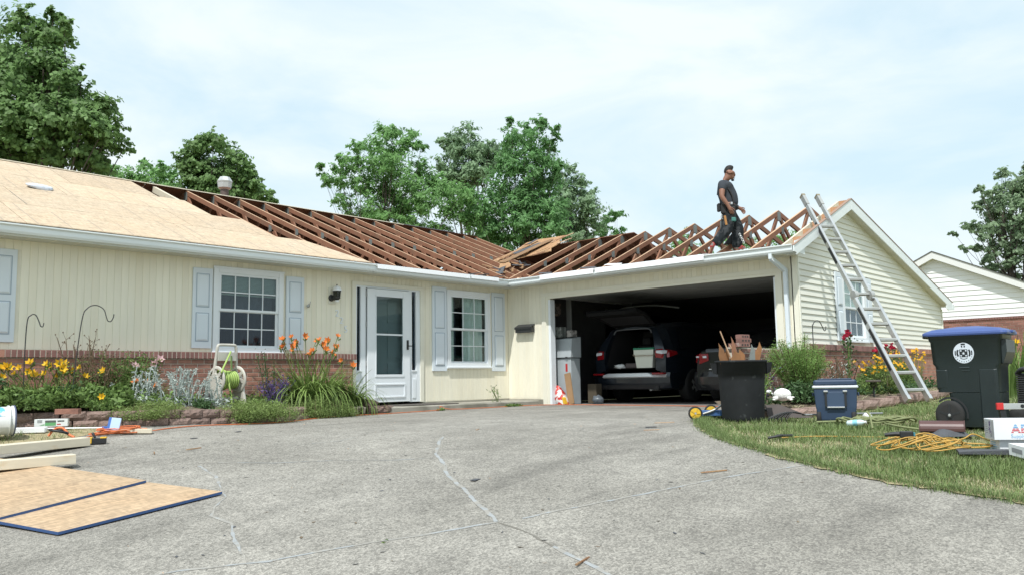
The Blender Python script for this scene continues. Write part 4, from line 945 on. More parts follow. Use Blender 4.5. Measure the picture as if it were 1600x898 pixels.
# ---- big wheeled bin
bx, by = -3.12, -9.62; bz = float(gz(bx, by))
bin_t = thing('wheeled_bin', 'tall dark green wheeled bin with a blue lid and white town seal', 'wheeled bin', (bx, by, bz), -1.53); bin_t.scale = (.91, .93, 1.0)
GREEN = mat('bin_plastic', (.013, .022, .024), .42, var=.18, scale=5, bump=.06, bscale=90)
BLUE = mat('bin_lid_blue', (.05, .09, .27), .42, var=.1, scale=4)
def rr_ring(cx, cy, hx, hy, r, z, n=4):
    out = []
    for sx, sy, a0 in ((1, 1, 0), (-1, 1, PI/2), (-1, -1, PI), (1, -1, 1.5*PI)):
        for k in range(n + 1): a = a0 + PI/2 * k / n; out.append((cx + sx * (hx - r) + r * math.cos(a), cy + sy * (hy - r) + r * math.sin(a), z))
    return out
b = MB()
b.loft([rr_ring(.065, 0, .235, .25, .05, .03), rr_ring(.065, 0, .24, .255, .05, .06), rr_ring(.055, 0, .270, .272, .055, .385)], smooth=True)
b.loft([rr_ring(.0, 0, .326, .273, .055, .39), rr_ring(.0, 0, .335, .287, .055, .66), rr_ring(.0, 0, .36, .292, .055, .69), rr_ring(0, 0, .372, .305, .055, .92), rr_ring(0, 0, .385, .318, .055, .94), rr_ring(0, 0, .39, .32, .055, 1.0)], smooth=True)
b.build('body', GREEN, bin_t)
for x0, x1 in ((-.325, -.19), (.12, .31)):
    b = MB()
    b.loft([[(x0, -.268, .1 if x0 > 0 else .42), (x1, -.268, .1 if x0 > 0 else .42), (x1, -.28, .63), (x0, -.28, .63)], [(x0 + .01, -.277, .12 if x0 > 0 else .44), (x1 - .03, -.277, .12 if x0 > 0 else .44), (x1 - .03, -.293, .62), (x0 + .01, -.293, .62)]], smooth=False); b.build('side_rib', GREEN, bin_t, bevel=.006)
b = MB(); b.prism([(.36, .93), (.36, .68), (.37, .68), (.415, .80), (.415, .93)], 'y', -.26, .26); b.build('shoulder', GREEN, bin_t, bevel=.008)
b = MB(); b.loft([rr_ring(0, 0, .44, .345, .06, .985), rr_ring(0, 0, .445, .35, .06, 1.0), rr_ring(0, 0, .44, .345, .06, 1.02), rr_ring(.0, 0, .36, .27, .06, 1.055), rr_ring(-.0, 0, .12, .12, .05, 1.085)], smooth=False)
b.build('lid', BLUE, bin_t)
b = MB()
for k in (-1, 0, 1): b.box((-.34, k * .17 - .05, 1.035), (.34, k * .17 + .05, 1.058))
b.box((.38, -.08, 1.0), (.465, .08, 1.03)); b.build('lid_rib', BLUE, bin_t, bevel=.006)
b = MB(); b.tube([(-.42, -.24, 1.0), (-.45, -.22, .98), (-.45, .22, .98), (-.42, .24, 1.0)], .014); b.build('handle', GREEN, bin_t)
for sy in (-1, 1):
    MX = Matrix.Rotation(PI/2, 4, 'X'); c = (-.205, sy * .285, .152)
    b = MB(); b.lathe([(.10, -.03), (.145, -.032), (.155, -.015), (.155, .015), (.145, .032), (.10, .03)], 26, c, MX); wv = b.build('wheel', M['rubber'], bin_t)
    b = MB(); b.lathe([(.118, -.025), (.118, .025)], 24, c, MX, smooth=False)
    for k in range(5):
        a = k * 2 * PI / 5 + .3; b.bar((c[0] + .03 * math.cos(a), c[1] + sy * .028, c[2] + .03 * math.sin(a)), (c[0] + .115 * math.cos(a), c[1] + sy * .028, c[2] + .115 * math.sin(a)), .022, .008, (0, 1, 0))
    b.lathe([(.032, -.04), (.032, .04)], 14, c, MX, smooth=False); b.build('rim', M['black_plastic'], wv)
    b = MB(); b.lathe([(.016, .0), (.012, .006)], 10, (c[0], c[1] + sy * .041, c[2]), MX, smooth=False); b.build('hub', M['galv'], wv)
# wheel arch
b = MB(); arc = [(-.205 + .19 * math.cos(a), .152 + .19 * math.sin(a)) for a in np.linspace(-.2, PI * .72, 16)]; arc2 = [(-.205 + .17 * math.cos(a), .152 + .17 * math.sin(a)) for a in np.linspace(-.2, PI * .72, 16)]
b.loft([[(x, -.27, z), (x2, -.27, z2), (x2, -.245, z2), (x, -.245, z)] for (x, z), (x2, z2) in zip(arc, arc2)]); b.build('wheel_arch', M['black_plastic'], bin_t)
# seal: a flat printed disc with a ring, a shield block, a star and dark marks
WHITE_P = mat('printed_white', (.62, .68, .76), .5); BLK_P = mat('printed_black', (.015, .02, .025), .5)
seal = MB(); cz = .80; cx0 = -.015; yv = lambda z: -(.292 + (z - .69) * .057 + .0005)
def disc(mb, r0, r1, a0, a1, off, n=28):
    vs = []
    for k in range(n + 1):
        a = a0 + (a1 - a0) * k / n
        for r_ in (r0, r1): z = cz + r_ * math.sin(a); vs.append((cx0 + r_ * math.cos(a), yv(z) - off, z))
    mb._add(vs, [(2*k, 2*k+1, 2*k+3, 2*k+2) for k in range(n)])
disc(seal, .0, .108, 0, 2*PI, .0015)
seal.mi = 1
for a in (0, PI): disc(seal, .080, .092, a - .28, a + .28, .003, 6); disc(seal, .056, .074, a - .55, a + .55, .003, 8)
disc(seal, .084, .1, PI/2 - .24, PI/2 + .24, .003, 5); disc(seal, .06, .078, PI/2 - .3, PI/2 - .1, .003, 4); disc(seal, .06, .078, PI/2 + .1, PI/2 + .3, .003, 4)
for a in np.linspace(PI * 1.15, PI * 1.85, 9): disc(seal, .087, .097, a - .035, a + .035, .003, 2)
disc(seal, .060, .066, PI * 1.3, PI * 1.7, .003, 8)
def rect(mb, x0, x1, z0, z1, off): mb.poly([(cx0 + x0, yv(cz + z0) - off, cz + z0), (cx0 + x1, yv(cz + z0) - off, cz + z0), (cx0 + x1, yv(cz + z1) - off, cz + z1), (cx0 + x0, yv(cz + z1) - off, cz + z1)])
rect(seal, -.042, .042, -.042, .038, .003); seal.mi = 0
st = []
for k in range(10): r_ = .018 if k % 2 == 0 else .008; a = PI/2 + k * PI / 5; z = cz - .004 + r_ * math.sin(a); st.append((cx0 + r_ * math.cos(a), yv(z) - .0045, z))
seal.poly(st)
for sx in (-1, 1):
    for sz in (-1, 1): rect(seal, sx * .026 - .008, sx * .026 + .008, -.002 + sz * .026 - .007, -.002 + sz * .026 + .007, .0045)
seal.build('seal', [WHITE_P, BLK_P], bin_t)
b = MB(); b.box((-.07, -.2935, .645), (.03, -.288, .655)); b.box((-.05, -.2915, .615), (.03, -.286, .619)); b.build('moulded_mark', mat('raised_mark', (.04, .055, .06), .4), bin_t)
b = MB(); b.poly([(.362, -.22, .70), (.362, -.17, .70), (.366, -.17, .76), (.366, -.22, .76)]); b.build('barcode_sticker', WHITE_P, bin_t)

# ---- round black bin full of broken wood
cx, cy = -3.44, -7.10; can = thing('trash_can', 'scuffed round black trash can heaped with broken wood beside the garage', 'trash can', G(cx, cy))
CANM = mat('black_can', (.017, .019, .021), .8, spec=.25, var=.3, scale=5, col2=(.045, .05, .052), c2scale=9.0, c2pos=(.62, .7))
b = MB(); b.lathe([(.235, 0), (.25, .015), (.255, .05), (.278, .5), (.284, .58), (.30, .59), (.305, .72), (.318, .725), (.318, .75), (.30, .75), (.29, .70), (.24, .1)], 36, cap=False); b.lathe([(.0, .05), (.24, .05)], 36, cap=False); b.build('body', CANM, can)
for a in (R(-10), R(170)):
    b = MB(); d = Vector((math.cos(a - YAW), math.sin(a - YAW), 0)); n = Vector((-d.y, d.x, 0))
    b.loft([[d * .30 - n * .09 + Vector((0, 0, .72)), d * .30 + n * .09 + Vector((0, 0, .72)), d * .30 + n * .07 + Vector((0, 0, .58)), d * .30 - n * .07 + Vector((0, 0, .58))], [d * .37 - n * .08 + Vector((0, 0, .725)), d * .37 + n * .08 + Vector((0, 0, .725)), d * .345 + n * .06 + Vector((0, 0, .60)), d * .345 - n * .06 + Vector((0, 0, .60))]]); b.build('handle', CANM, can)
scrap = thing('wood_scrap', 'splintered brown boards and laths sticking out of the black trash can', 'wood scraps', (cx, cy, float(gz(cx, cy)) + .62))
ri, fwd = Vector((math.cos(YAW), -math.sin(YAW), 0)), Vector((math.sin(YAW), math.cos(YAW), 0))
PLY = mat('plywood_scrap', (.25, .12, .05), .8, var=.25, scale=9, obj=.2)
def shard_up(x, d, z0, z1, w, lean, mm, tip=0.3):
    p = ri * x + fwd * d; a = p + Vector((0, 0, z0)); top = p + ri * lean + Vector((0, 0, z1)); n = (ri * .9 + fwd * random.uniform(-.4, .4)).normalized() * w / 2; th = fwd * .012
    L = [a - n, a + n, a + (top - a) * .75 + n * .9, top + n * (tip - .6), a + (top - a) * .85 - n * .3, a + (top - a) * .55 - n]
    b = MB(); b.loft([L, [v + th for v in L]]); return b.build('splintered_board', mm, scrap)
for x, d, z0, z1, w, ln_, mm in ((-.22, -.1, .0, .35, .10, -.06, PLY), (-.17, .05, 0, .30, .09, .02, PLY), (-.06, -.05, 0, .43, .06, -.05, M['truss']), (.0, .08, 0, .27, .12, .03, PLY), (.16, .0, 0, .36, .09, .10, PLY), (.11, -.12, 0, .33, .07, .01, M['gusset']), (.06, .1, 0, .28, .1, -.03, M['truss']), (-.1, -.16, 0, .26, .13, .0, PLY), (.19, .12, 0, .26, .1, .02, M['truss'])): shard_up(x, d, z0, z1, w, ln_, mm)
b = MB(); b.bar(ri * -.1 + Vector((0, 0, .1)), ri * -.24 + Vector((0, 0, .50)), .018, .012); b.build('lath', M['truss_edge'], scrap)
b = MB(); b.bar(ri * -.02 + Vector((0, 0, .1)), ri * -.13 + Vector((0, 0, .33)), .02, .012); b.build('lath', M['truss_edge'], scrap)

# ---- navy cool box on wheels
cx, cy = -3.33, -8.22; cool = thing('cool_box', 'navy blue wheeled cool box with a pale rim standing on the lawn', 'cool box', G(cx, cy), -1.21); cool.scale = (.93, .93, 1.05)
NAVY = mat('cooler_navy', (.030, .055, .105), .5, var=.12, scale=5)
b = MB(); b.loft([[(-.20, -.17, .03), (.20, -.17, .03), (.20, .19, .03), (-.20, .19, .03)], [(-.205, -.19, .05), (.205, -.19, .05), (.205, .2, .05), (-.205, .2, .05)], [(-.235, -.205, .19), (.235, -.205, .19), (.235, .205, .19), (-.235, .205, .19)], [(-.25, -.215, .395), (.25, -.215, .395), (.25, .215, .395), (-.25, .215, .395)]]); b.build('body', NAVY, cool, bevel=.014)
b = MB(); b.rbox((-.265, -.23, .395), (.265, .23, .425), .015); b.build('rim', mat('cooler_rim', (.62, .66, .70), .5), cool)
b = MB(); b.rbox((-.25, -.225, .426), (.25, .225, .485), .025); b.rbox((-.20, -.19, .484), (.20, .19, .50), .02); b.build('lid', NAVY, cool)
b = MB(); b.box((-.11, -.222, .17), (.11, -.205, .36)); b.build('handle_recess', mat('cooler_panel', (.04, .07, .125), .55), cool, bevel=.006)
b = MB(); b.box((-.125, -.236, .20), (-.10, -.22, .365)); b.box((.10, -.236, .20), (.125, -.22, .365)); b.build('handle_arm', M['black_plastic'], cool)
b = MB(); b.box((-.10, -.24, .185), (.10, -.222, .198)); b.box((-.135, -.238, .355), (-.085, -.218, .372)); b.box((.085, -.238, .355), (.135, -.218, .372)); b.build('handle_bar', M['alu'], cool, bevel=.003)
for sx in (-1, 1):
    b = MB(); b.lathe([(.02, -.03), (.075, -.03), (.08, -.01), (.08, .02), (.02, .025)], 20, (sx * .20, -.15, .08), Matrix.Rotation(PI/2, 4, 'Y')); b.build('wheel', M['rubber'], cool)
    b = MB(); b.rbox((sx * .262 - .012, -.10, .31), (sx * .262 + .012, .10, .345), .006); b.build('grip', NAVY, cool)
# ---- white turtle ornament
tx, ty = -2.45, -7.17; tur = thing('turtle_ornament', 'white concrete turtle ornament on the edge of the flower bed', 'garden ornament', (tx, ty, .195), -1.1)
WH = mat('white_ornament', (.80, .80, .78), .85, var=.12, scale=16, bump=.5, bscale=45)
b = MB(); b.blob((0, 0, .055), .115, .09, .085, 16, 8, .02); b.build('shell', WH, tur)
b = MB()
b.loft([[(-.10 - .02, .03 * math.cos(a), .045 + .03 * math.sin(a)) for a in np.linspace(0, 2*PI, 9)[:-1]], [(-.135, .02 * math.cos(a), .075 + .02 * math.sin(a)) for a in np.linspace(0, 2*PI, 9)[:-1]], [(-.15, .02 * math.cos(a), .10 + .02 * math.sin(a)) for a in np.linspace(0, 2*PI, 9)[:-1]]], True)
b.blob((-.168, 0, .095), .038, .028, .026, 12, 6); b.build('head', WH, tur)
for x, y in ((-.09, -.065), (.085, -.065), (-.09, .065), (.085, .065)):
    b = MB(); b.blob((x, y, .01), .038, .026, .028, 10, 6); b.blob((x * 1.18, y * 1.1, -.008), .025, .02, .014, 8, 5); b.build('leg', WH, tur)
b = MB(); b.blob((.125, 0, .02), .03, .012, .012, 8, 5); b.build('tail', WH, tur)
# ---- solar path light
sx_, sy_ = -.62, -7.72; sol = thing('solar_light', 'small dark solar path light standing among the golden flowers', 'garden light', (sx_, sy_, .17))
b = MB(); b.tube([(0, 0, -.05), (0, 0, .14)], .012); b.build('stake', M['black_plastic'], sol)
b = MB(); b.lathe([(.03, .14), (.05, .15), (.048, .215)], 12); b.build('lens', glass_mat('path_light_lens', (.6, .62, .55), .6, .1), sol)
b = MB(); b.rbox((-.085, -.085, .215), (.085, .085, .245), .01); b.build('cap', mat('bronze_plastic', (.10, .085, .07), .5), sol)
# ---- shepherd hooks
def hook(pts, label, r=.0065, base=(0, 0, 0)):
    P = bez(pts, 8); o = Vector(base); b = MB(); b.tube([p - o for p in P], r, 6)
    ob = b.build('shepherd_hook', M['black_metal'], None, base); tag(ob, label, 'plant hook', 'iron plant hooks in the flower beds')
hook([(-9.54, -.75, .2), (-9.55, -.75, .8), (-9.54, -.75, 1.30), (-9.50, -.75, 1.40), (-9.45, -.76, 1.405), (-9.41, -.77, 1.32), (-9.395, -.78, 1.27), (-9.37, -.78, 1.265), (-9.36, -.78, 1.31)], 'shorter black iron plant hook among the yellow lilies', base=(-9.54, -.75, .2))
hook([(-9.00, -.75, .25), (-8.96, -.75, .8), (-8.90, -.75, 1.38), (-8.84, -.75, 1.52), (-8.74, -.75, 1.565), (-8.64, -.75, 1.52), (-8.60, -.75, 1.42), (-8.58, -.75, 1.37), (-8.54, -.75, 1.365), (-8.51, -.75, 1.42), (-8.505, -.75, 1.46)], 'taller wide black iron plant hook leaning before the cream wall', base=(-9.0, -.75, .25))
hook([(-.69, -6.9, .2), (-.69, -6.9, 1.15), (-.66, -6.9, 1.26), (-.56, -6.9, 1.32), (-.42, -6.9, 1.32), (-.32, -6.9, 1.25), (-.26, -6.9, 1.19), (-.20, -6.9, 1.19), (-.17, -6.9, 1.25)], 'thin black iron plant hook before the gable behind the green shrub', .007, base=(-.69, -6.9, .2))

# ---- hose reel cart
HR = mat('reel_plastic', (.50, .48, .43), .55, var=.2, scale=4)
reel = thing('hose_reel', 'beige plastic hose reel cart wound with lime green hose before the brick', 'hose reel', (-6.98, -.95, .22), .12)
for sx in (-1, 1):
    MX = Matrix.Rotation(PI/2, 4, 'Y'); c = (sx * .175, 0, .36)
    b = MB(); b.lathe([(.155, -.014), (.185, -.014), (.197, 0), (.185, .014), (.155, .014), (.155, -.014)], 28, c, MX, cap=False)
    for k in range(6):
        a = k * PI / 3; b.bar((c[0], .04 * math.cos(a), .36 + .04 * math.sin(a)), (c[0], .165 * math.cos(a + .25), .36 + .165 * math.sin(a + .25)), .05, .012, (1, 0, 0))
    b.lathe([(.045, -.03), (.045, .03)], 14, c, MX, smooth=False); b.build('flange', HR, reel)
    b = MB(); b.prism([(-.17, 0), (.15, 0), (.17, .06), (.06, .44), (-.03, .46), (-.10, .30)], 'x', sx * .20 - .02, sx * .20 + .02); b.build('side_frame', HR, reel, bevel=.01)
    b = MB(); b.lathe([(.02, -.02), (.09, -.02), (.095, 0), (.09, .02), (.02, .02)], 20, (sx * .235, .12, .09), MX); b.build('wheel', M['rubber'], reel)
    b = MB(); b.bar((sx * .19, .05, .42), (sx * .155, .02, .82), .04, .03, (1, 0, 0)); b.build('handle_post', HR, reel, bevel=.006)
b = MB(); b.tube(bez([(-.155, .02, .80), (-.145, .02, .845), (-.10, .02, .855), (.10, .02, .855), (.145, .02, .845), (.155, .02, .80)], 4), .02, 8); b.box((-.15, .0, .63), (.15, .04, .75)); b.build('handle', HR, reel, bevel=.005)
b = MB(); b.bar((-.2, .0, .1), (.2, 0, .1), .03, .03); b.lathe([(.05, -.15), (.05, .15)], 12, (0, 0, .36), Matrix.Rotation(PI/2, 4, 'Y')); b.build('axle', HR, reel)
HOSE = mat('lime_hose', (.33, .46, .12), .5, var=.1, scale=12)
hs = thing('garden_hose', 'lime green garden hose wound on the reel with its end over the handle', 'hose', (-6.98, -.95, .22), .12)
pts = []
for k in range(9 * 18):
    a = k * 2 * PI / 18; ly = k // (18 * 7); r_ = .115 + ly * .02; pts.append((-.125 + (k % (18 * 7)) / (18 * 7) * .25, r_ * math.cos(a), .36 + r_ * math.sin(a)))
b = MB(); b.tube(pts, .0145, 6); b.tube(bez([(-.05, -.12, .36), (-.06, -.14, .25), (-.04, -.16, .12), (-.05, -.18, .02)], 6), .0145, 6); b.tube(bez([(-.12, -.05, .47), (-.2, -.15, .46), (-.17, -.14, .52), (-.02, -.06, .70), (.03, -.03, .76)], 8), .0145, 6)
b.build('coil', HOSE, hs)
b = MB(); b.tube([(.06, .0, .70), (.06, -.01, .58), (.055, -.02, .50)], .014, 6); b.build('end_fitting', mat('fitting', (.20, .30, .10), .4), hs)

# ---- left lawn edge: bucket, carton, magnetic sweeper, lumber, tools, cords
BK = mat('bucket_white', (.66, .68, .68), .45, var=.1, scale=6)
bk = thing('bucket', 'white plastic bucket with a blue printed patch lying on its side', 'bucket', (-10.02, -2.0, .02))
bd = Vector((math.cos(-.12), math.sin(-.12), 0)); MX = Matrix(((bd.x, -bd.y, 0), (bd.y, bd.x, 0), (0, 0, 1))).to_4x4() @ Matrix.Rotation(PI/2, 4, 'Y')
b = MB(); b.lathe([(.135, -.36), (.15, -.02), (.157, -.02), (.158, .0), (.145, .0), (.13, -.34), (.0, -.34)], 28, (0, 0, .15), MX, cap=False); b.lathe([(0, -.36), (.135, -.36)], 28, (0, 0, .15), MX, cap=False); b.lathe([(.152, -.06), (.16, -.06), (.16, -.045), (.152, -.045)], 28, (0, 0, .15), MX, cap=False); b.build('body', BK, bk)
b = MB(); b.lathe([(.162, -.012), (.162, .004), (.05, .006)], 28, (0, 0, .15), MX, cap=False); b.build('rim', mat('bucket_mouth_shade', (.12, .14, .22), .5), bk)  # dark lip and disc across the opening, coloured as the shade inside
b = MB()
PATCH = mat('printed_cyan', (.12, .42, .55), .5, col2=(.65, .70, .72), c2scale=14, c2pos=(.5, .54))
vs = []; n = 10
for k in range(n + 1):
    th = R(-40 + k * 11) + PI
    for zz, rr_ in ((-.30, .1395), (-.10, .1485)):
        p = MX @ Vector(((rr_) * math.cos(th), rr_ * math.sin(th), zz)); vs.append(p + Vector((0, 0, .15)))
b._add(vs, [(2*k, 2*k+1, 2*k+3, 2*k+2) for k in range(n)]); b.build('print_patch', PATCH, bk)
ca = thing('carton', 'long white and green printed carton lying against the block wall', 'carton', (-9.50, -1.60, .07), -.5)
WCARD = mat('white_card', (.68, .70, .69), .7, var=.06)
b = MB(); b.box((-.17, -.05, 0), (.17, .05, .085)); b.build('box', WCARD, ca, bevel=.002)
GP = mat('printed_green', (.12, .36, .14), .6)
b = MB(); b.poly([(-.06, -.0512, .01), (.05, -.0512, .01), (.05, -.0512, .045), (-.06, -.0512, .045)]); b.poly([(-.12, -.0512, .015), (-.065, -.0512, .015), (-.065, -.0512, .03)]); b.build('green_print', GP, ca)
b = MB(); b.poly([(-.06, -.0513, .046), (.05, -.0513, .046), (.05, -.0513, .07), (-.06, -.0513, .07)]); b.poly([(.065, -.0513, .052), (.135, -.0513, .052), (.135, -.0513, .068), (.065, -.0513, .068)])
for k in range(3): b.poly([(-.14, -.0513, .045 + k * .012), (-.09, -.0513, .045 + k * .012), (-.09, -.0513, .051 + k * .012), (-.14, -.0513, .051 + k * .012)])
b.build('dark_print', mat('printed_dark', (.09, .10, .09), .6), ca)
b = MB(); b.poly([(.06, -.0513, .018), (.10, -.0513, .018), (.10, -.0513, .03), (.06, -.0513, .03)]); b.build('red_print', M['red'], ca)
o = MB(); o.rbox((-.17, -.07, -.02), (.15, .07, .04), .01); ob = o.build('foam_tray', M['white_plastic'], None, (-9.75, -1.72, .035)); ob.rotation_euler = (0, 0, -.5); tag(ob, 'flat white foam tray lying between bucket and printed carton', 'tray')
mg = thing('floor_sweeper', 'blue headed magnetic nail sweeper with a thin white pole lying down', 'sweeper', (-9.10, -2.2, .0), -.65)
MB_ = mat('sweeper_blue', (.035, .13, .42), .5); 
b = MB(); MXr = Matrix.Rotation(-.25, 4, 'X') @ Matrix.Rotation(.12, 4, 'Y'); b.cbox((.0, 0, .085), (.03, .03, .16), MXr); b.cbox((-.045, .0, .05), (.06, .03, .03)); b.build('head', MB_, mg, bevel=.004)
b = MB(); b.cbox((.065, -.004, .088), (.105, .02, .14), MXr); b.build('head_face', mat('sweeper_pale', (.42, .55, .78), .5), mg, bevel=.004)
b = MB(); b.tube([(-.04, 0, .05), (-.78, .06, .055)], .009, 8); b.build('pole', M['white_plastic'], mg)
# lumber
def beam(p, q, w, h, label, name='lumber_beam'):
    p, q = Vector(p), Vector(q); b = MB(); b.bar(p - p, q - p, w, h); o = b.build(name, M['new_wood'], None, tuple(p), bevel=.004); tag(o, label, 'lumber', 'pale new lumber lying on the drive')
beam((-9.60, -2.84, -.048), (-12.6, -3.35, -.11), .19, .085, 'longest pale new timber beam lying beside the grass patch')
beam((-10.10, -3.93, -.13), (-12.2, -3.6, -.17), .16, .082, 'shorter pale timber beam half hidden behind the plywood sheets')
beam((-8.70, -2.40, -.005), (-9.20, -2.12, .015), .09, .05, 'short pale timber offcut behind the coiled orange cord')
# OSB sheets with blue sealed edges
def sheet_osb(pts, th, label, prints):
    base = Vector(pts[0]); b = MB(); lo = [Vector(p) - base for p in pts]; hi = [p + Vector((0, 0, th)) for p in lo]; 
    b.mi = 0; b.poly(hi); b.poly(lo[::-1]); b.mi = 1; n = len(lo)
    for i in range(n): b._add([lo[i], lo[(i+1) % n], hi[(i+1) % n], hi[i]], [(0, 1, 2, 3)])
    o = b.build('osb_sheet', [M['osb'], M['osb_blue']], None, tuple(base)); tag(o, label, 'plywood sheet', 'strand board sheets lying on the drive')
    for (a, c, w) in prints:
        s = MB(); a, c = Vector(a) - base, Vector(c) - base; s.bar(a, c, w, .0008); s.build('stamp', mat('stamp_ink', (.16, .13, .11), .9, col2=(.55, .42, .27), c2scale=60, c2pos=(.4, .5)) if 'stamp_ink' not in bpy.data.materials else bpy.data.materials['stamp_ink'], o)
def tilt(pts, h): return [(x, y, float(gz(x, y)) + h) for x, y in pts]
LOWER = [(-10.98, -6.107), (-9.79, -6.016), (-10.27, -4.2), (-11.46, -4.29)]
UPPER = [(-11.19, -5.475), (-10.026, -5.238), (-10.49, -3.22), (-11.66, -3.46)]
sheet_osb(tilt(LOWER, .022), .019, 'lower strand board sheet with a bright blue painted edge on the drive', [])
sheet_osb(tilt(UPPER, .048), .019, 'upper strand board sheet with a lumber stamp overlapping the lower one', [(G(-10.85, -3.75, .069), G(-10.47, -3.68, .069), .09)])

# cords
def cord(pts, r, m, label, cat='cord', name='extension_lead', n=6):
    P = bez(pts, n); o = Vector(pts[0]); b = MB(); b.tube([p - o for p in P], r, 5); ob = b.build(name, m, None, tuple(pts[0])); tag(ob, label, cat); return ob
pts = [G(-9.6, -2.42, .02), G(-9.45, -2.38, .02), G(-9.25, -2.22, .02)]
for k in range(52):
    a = k * .62; q = 1 + .35 * math.sin(k * 1.7); pts.append(G(-9.0 + .22 * q * math.cos(a) + .05 * math.sin(k), -2.24 + .10 * q * math.sin(a), .03 + .0012 * k))
pts += [G(-8.75, -2.25, .02), G(-8.4, -2.15, .02), G(-7.95, -2.05, .02), G(-7.2, -1.98, .02), G(-6.5, -1.75, .02), G(-5.8, -1.36, .02), G(-5.2, -1.08, .02), G(-4.3, -1.12, .02), G(-3.6, -1.05, .02), G(-3.0, -1.06, .03), G(-2.9, -1.0, .09), G(-2.7, -1.05, .03), G(-1.8, -1.05, .02), G(-.6, -1.1, .02), G(-.1, -1.6, .02), G(.05, -3, .02), G(.0, -4.6, .02), G(-.1, -5.9, .02)]
cord(pts, .0068, M['rope_orange'], 'orange extension cord coiled by the grass and running along the house', n=4)
t = thing('cord_adapter', 'small black and orange cord adapter lying in the grass patch', 'power tool', (-9.66, -2.28, -.035), -.6)
b = MB(); b.tube([(.09 * math.cos(a), .05 * math.sin(a), .05 + .045 * math.sin(a * .5)) for a in np.linspace(0, 2*PI, 16)], .014, 6); b.build('guard', M['black_plastic'], t)
b = MB(); b.tube(bez([(-.10, 0, .03), (-.05, .02, .10), (.03, .02, .11), (.10, 0, .04), (.16, -.02, .01)], 5), .014, 6); b.build('orange_lead', M['rope_orange'], t)
t = thing('battery_pack', 'black and yellow tool battery lying at the end of the timber beam', 'battery', G(-9.45, -2.80, .02), -.5)
b = MB(); b.rbox((-.075, -.04, 0), (.075, .04, .06), .008); b.build('case', M['black_plastic'], t)
b = MB(); b.rbox((-.085, -.042, .004), (-.055, .042, .07), .006); b.rbox((.02, -.042, .055), (.08, .042, .068), .004); b.build('clip', mat('tool_yellow', (.70, .42, .03), .5), t)
b = MB(); b.tube([(-.03, 0, .06), (-.05, 0, .10), (-.06, .01, .11)], .014, 6); b.build('terminal', M['black_plastic'], t)
o = MB(); o.rbox((-.13, -.045, 0), (.13, .045, .06), .004); ob = o.build('clay_paver', M['brick'], None, (-9.36, -1.68, .205)); ob.rotation_euler = (0, 0, -.75); tag(ob, 'single red brick lying on top of the low block wall', 'brick')
# yellow cord heap
yc = (-5.26, -9.72); pts = []
for k in range(105):
    a = k * .47; e = 1 + .45 * math.sin(k * .83); off = ri * (.29 * e * math.cos(a) + .13 * math.sin(k * .21) + .04) + fwd * (.16 * e * math.sin(a) + .05 * math.cos(k * .3))
    x, y = yc[0] + off.x, yc[1] + off.y; pts.append(G(x, y, .035 + .10 * max(0, 1 - (off.length / .42) ** 2) * (.5 + .5 * math.sin(k * 1.3)) + .0002 * k))
pts += [G(yc[0] + (ri * d_).x, yc[1] + (ri * d_).y - e_, h) for d_, e_, h in ((.3, .02, .10), (.42, .0, .14), (.5, .02, .10), (.60, .04, .04))]
cord(pts, .006, M['rope_yellow'], 'tangled yellow extension cord heaped on the lawn', n=4)
t = thing('cord_connector', 'black rubber plug block with a teal socket lying on the yellow cord', 'plug', (-5.33, -9.56, float(gz(-5.33, -9.56)) + .12), -1.25)
b = MB(); b.rbox((-.02, -.03, 0), (.09, .03, .055), .01); b.tube([(-.14, 0, .02), (-.06, 0, .03), (-.01, 0, .03)], [.016, .02, .022], 8); b.build('block', M['black_plastic'], t)
b = MB(); b.rbox((.088, -.02, .012), (.105, .02, .045), .004); b.build('socket', mat('teal_socket', (.05, .22, .28), .5), t)
pts = [G(-3.75, -8.15, .05)]
for k in range(60):
    f = k / 60; a = k * .9; c = Vector((-3.62, -8.45, 0)) + ri * (.05 + f * .55); off = ri * (.20 * math.cos(a)) + fwd * (.10 * math.sin(a)); pts.append(G(c.x + off.x, c.y + off.y, .075 + .03 * math.sin(k * 2.1)))
pts += [G(-3.75, -9.0, .05), G(-3.9, -9.3, .04)]
cord(pts, .0125, M['rope_green'], 'heap of olive green rope on the lawn beside the cool box', 'rope', 'rope', n=4)
cord([G(-3.95, -8.83, .03), G(-3.9, -8.8, .12), G(-3.86, -8.78, .16), G(-3.85, -8.74, .20)], .012, M['rope_green'], 'stiff end of green rope standing up from the grass', 'rope', 'rope')
cord([G(-5.1, -8.35, .015), G(-4.9, -8.6, .024), G(-4.6, -8.95, .012), G(-4.5, -9.25, .012)], .006, M['rope_yellow'], 'straight yellow cord half hidden in grass near the drive', 'cord')
cord([G(-5.3, -8.3, .03), G(-5.2, -8.4, .05), G(-5.1, -8.3, .03), G(-5.05, -8.45, .04)], .013, M['black_plastic'], 'black cable end lying in the grass by the drive edge', 'cable')
t = thing('water_bottle', 'crushed clear plastic water bottle lying on the rope', 'bottle', (-3.83, -8.62, float(gz(-3.83, -8.62)) + .07), -1.6)
BOT = mat('clear_plastic', (.62, .76, .80), .15, spec=.6)
b = MB(); b.lathe([(.02, -.10), (.032, -.09), (.033, -.02), (.027, .0), (.033, .03), (.03, .06), (.014, .09)], 14, (0, 0, 0), Matrix.Rotation(PI/2 - .1, 4, 'Y')); b.build('body', BOT, t)
b = MB(); b.lathe([(.014, .09), (.014, .11)], 10, (0, 0, 0), Matrix.Rotation(PI/2 - .1, 4, 'Y'), smooth=False); b.build('cap', M['white_plastic'], t)
b = MB(); b.lathe([(.0338, -.03), (.0338, .02)], 14, (0, 0, 0), Matrix.Rotation(PI/2 - .1, 4, 'Y'), cap=False); b.build('label_band', mat('bottle_label', (.25, .55, .68), .5), t)
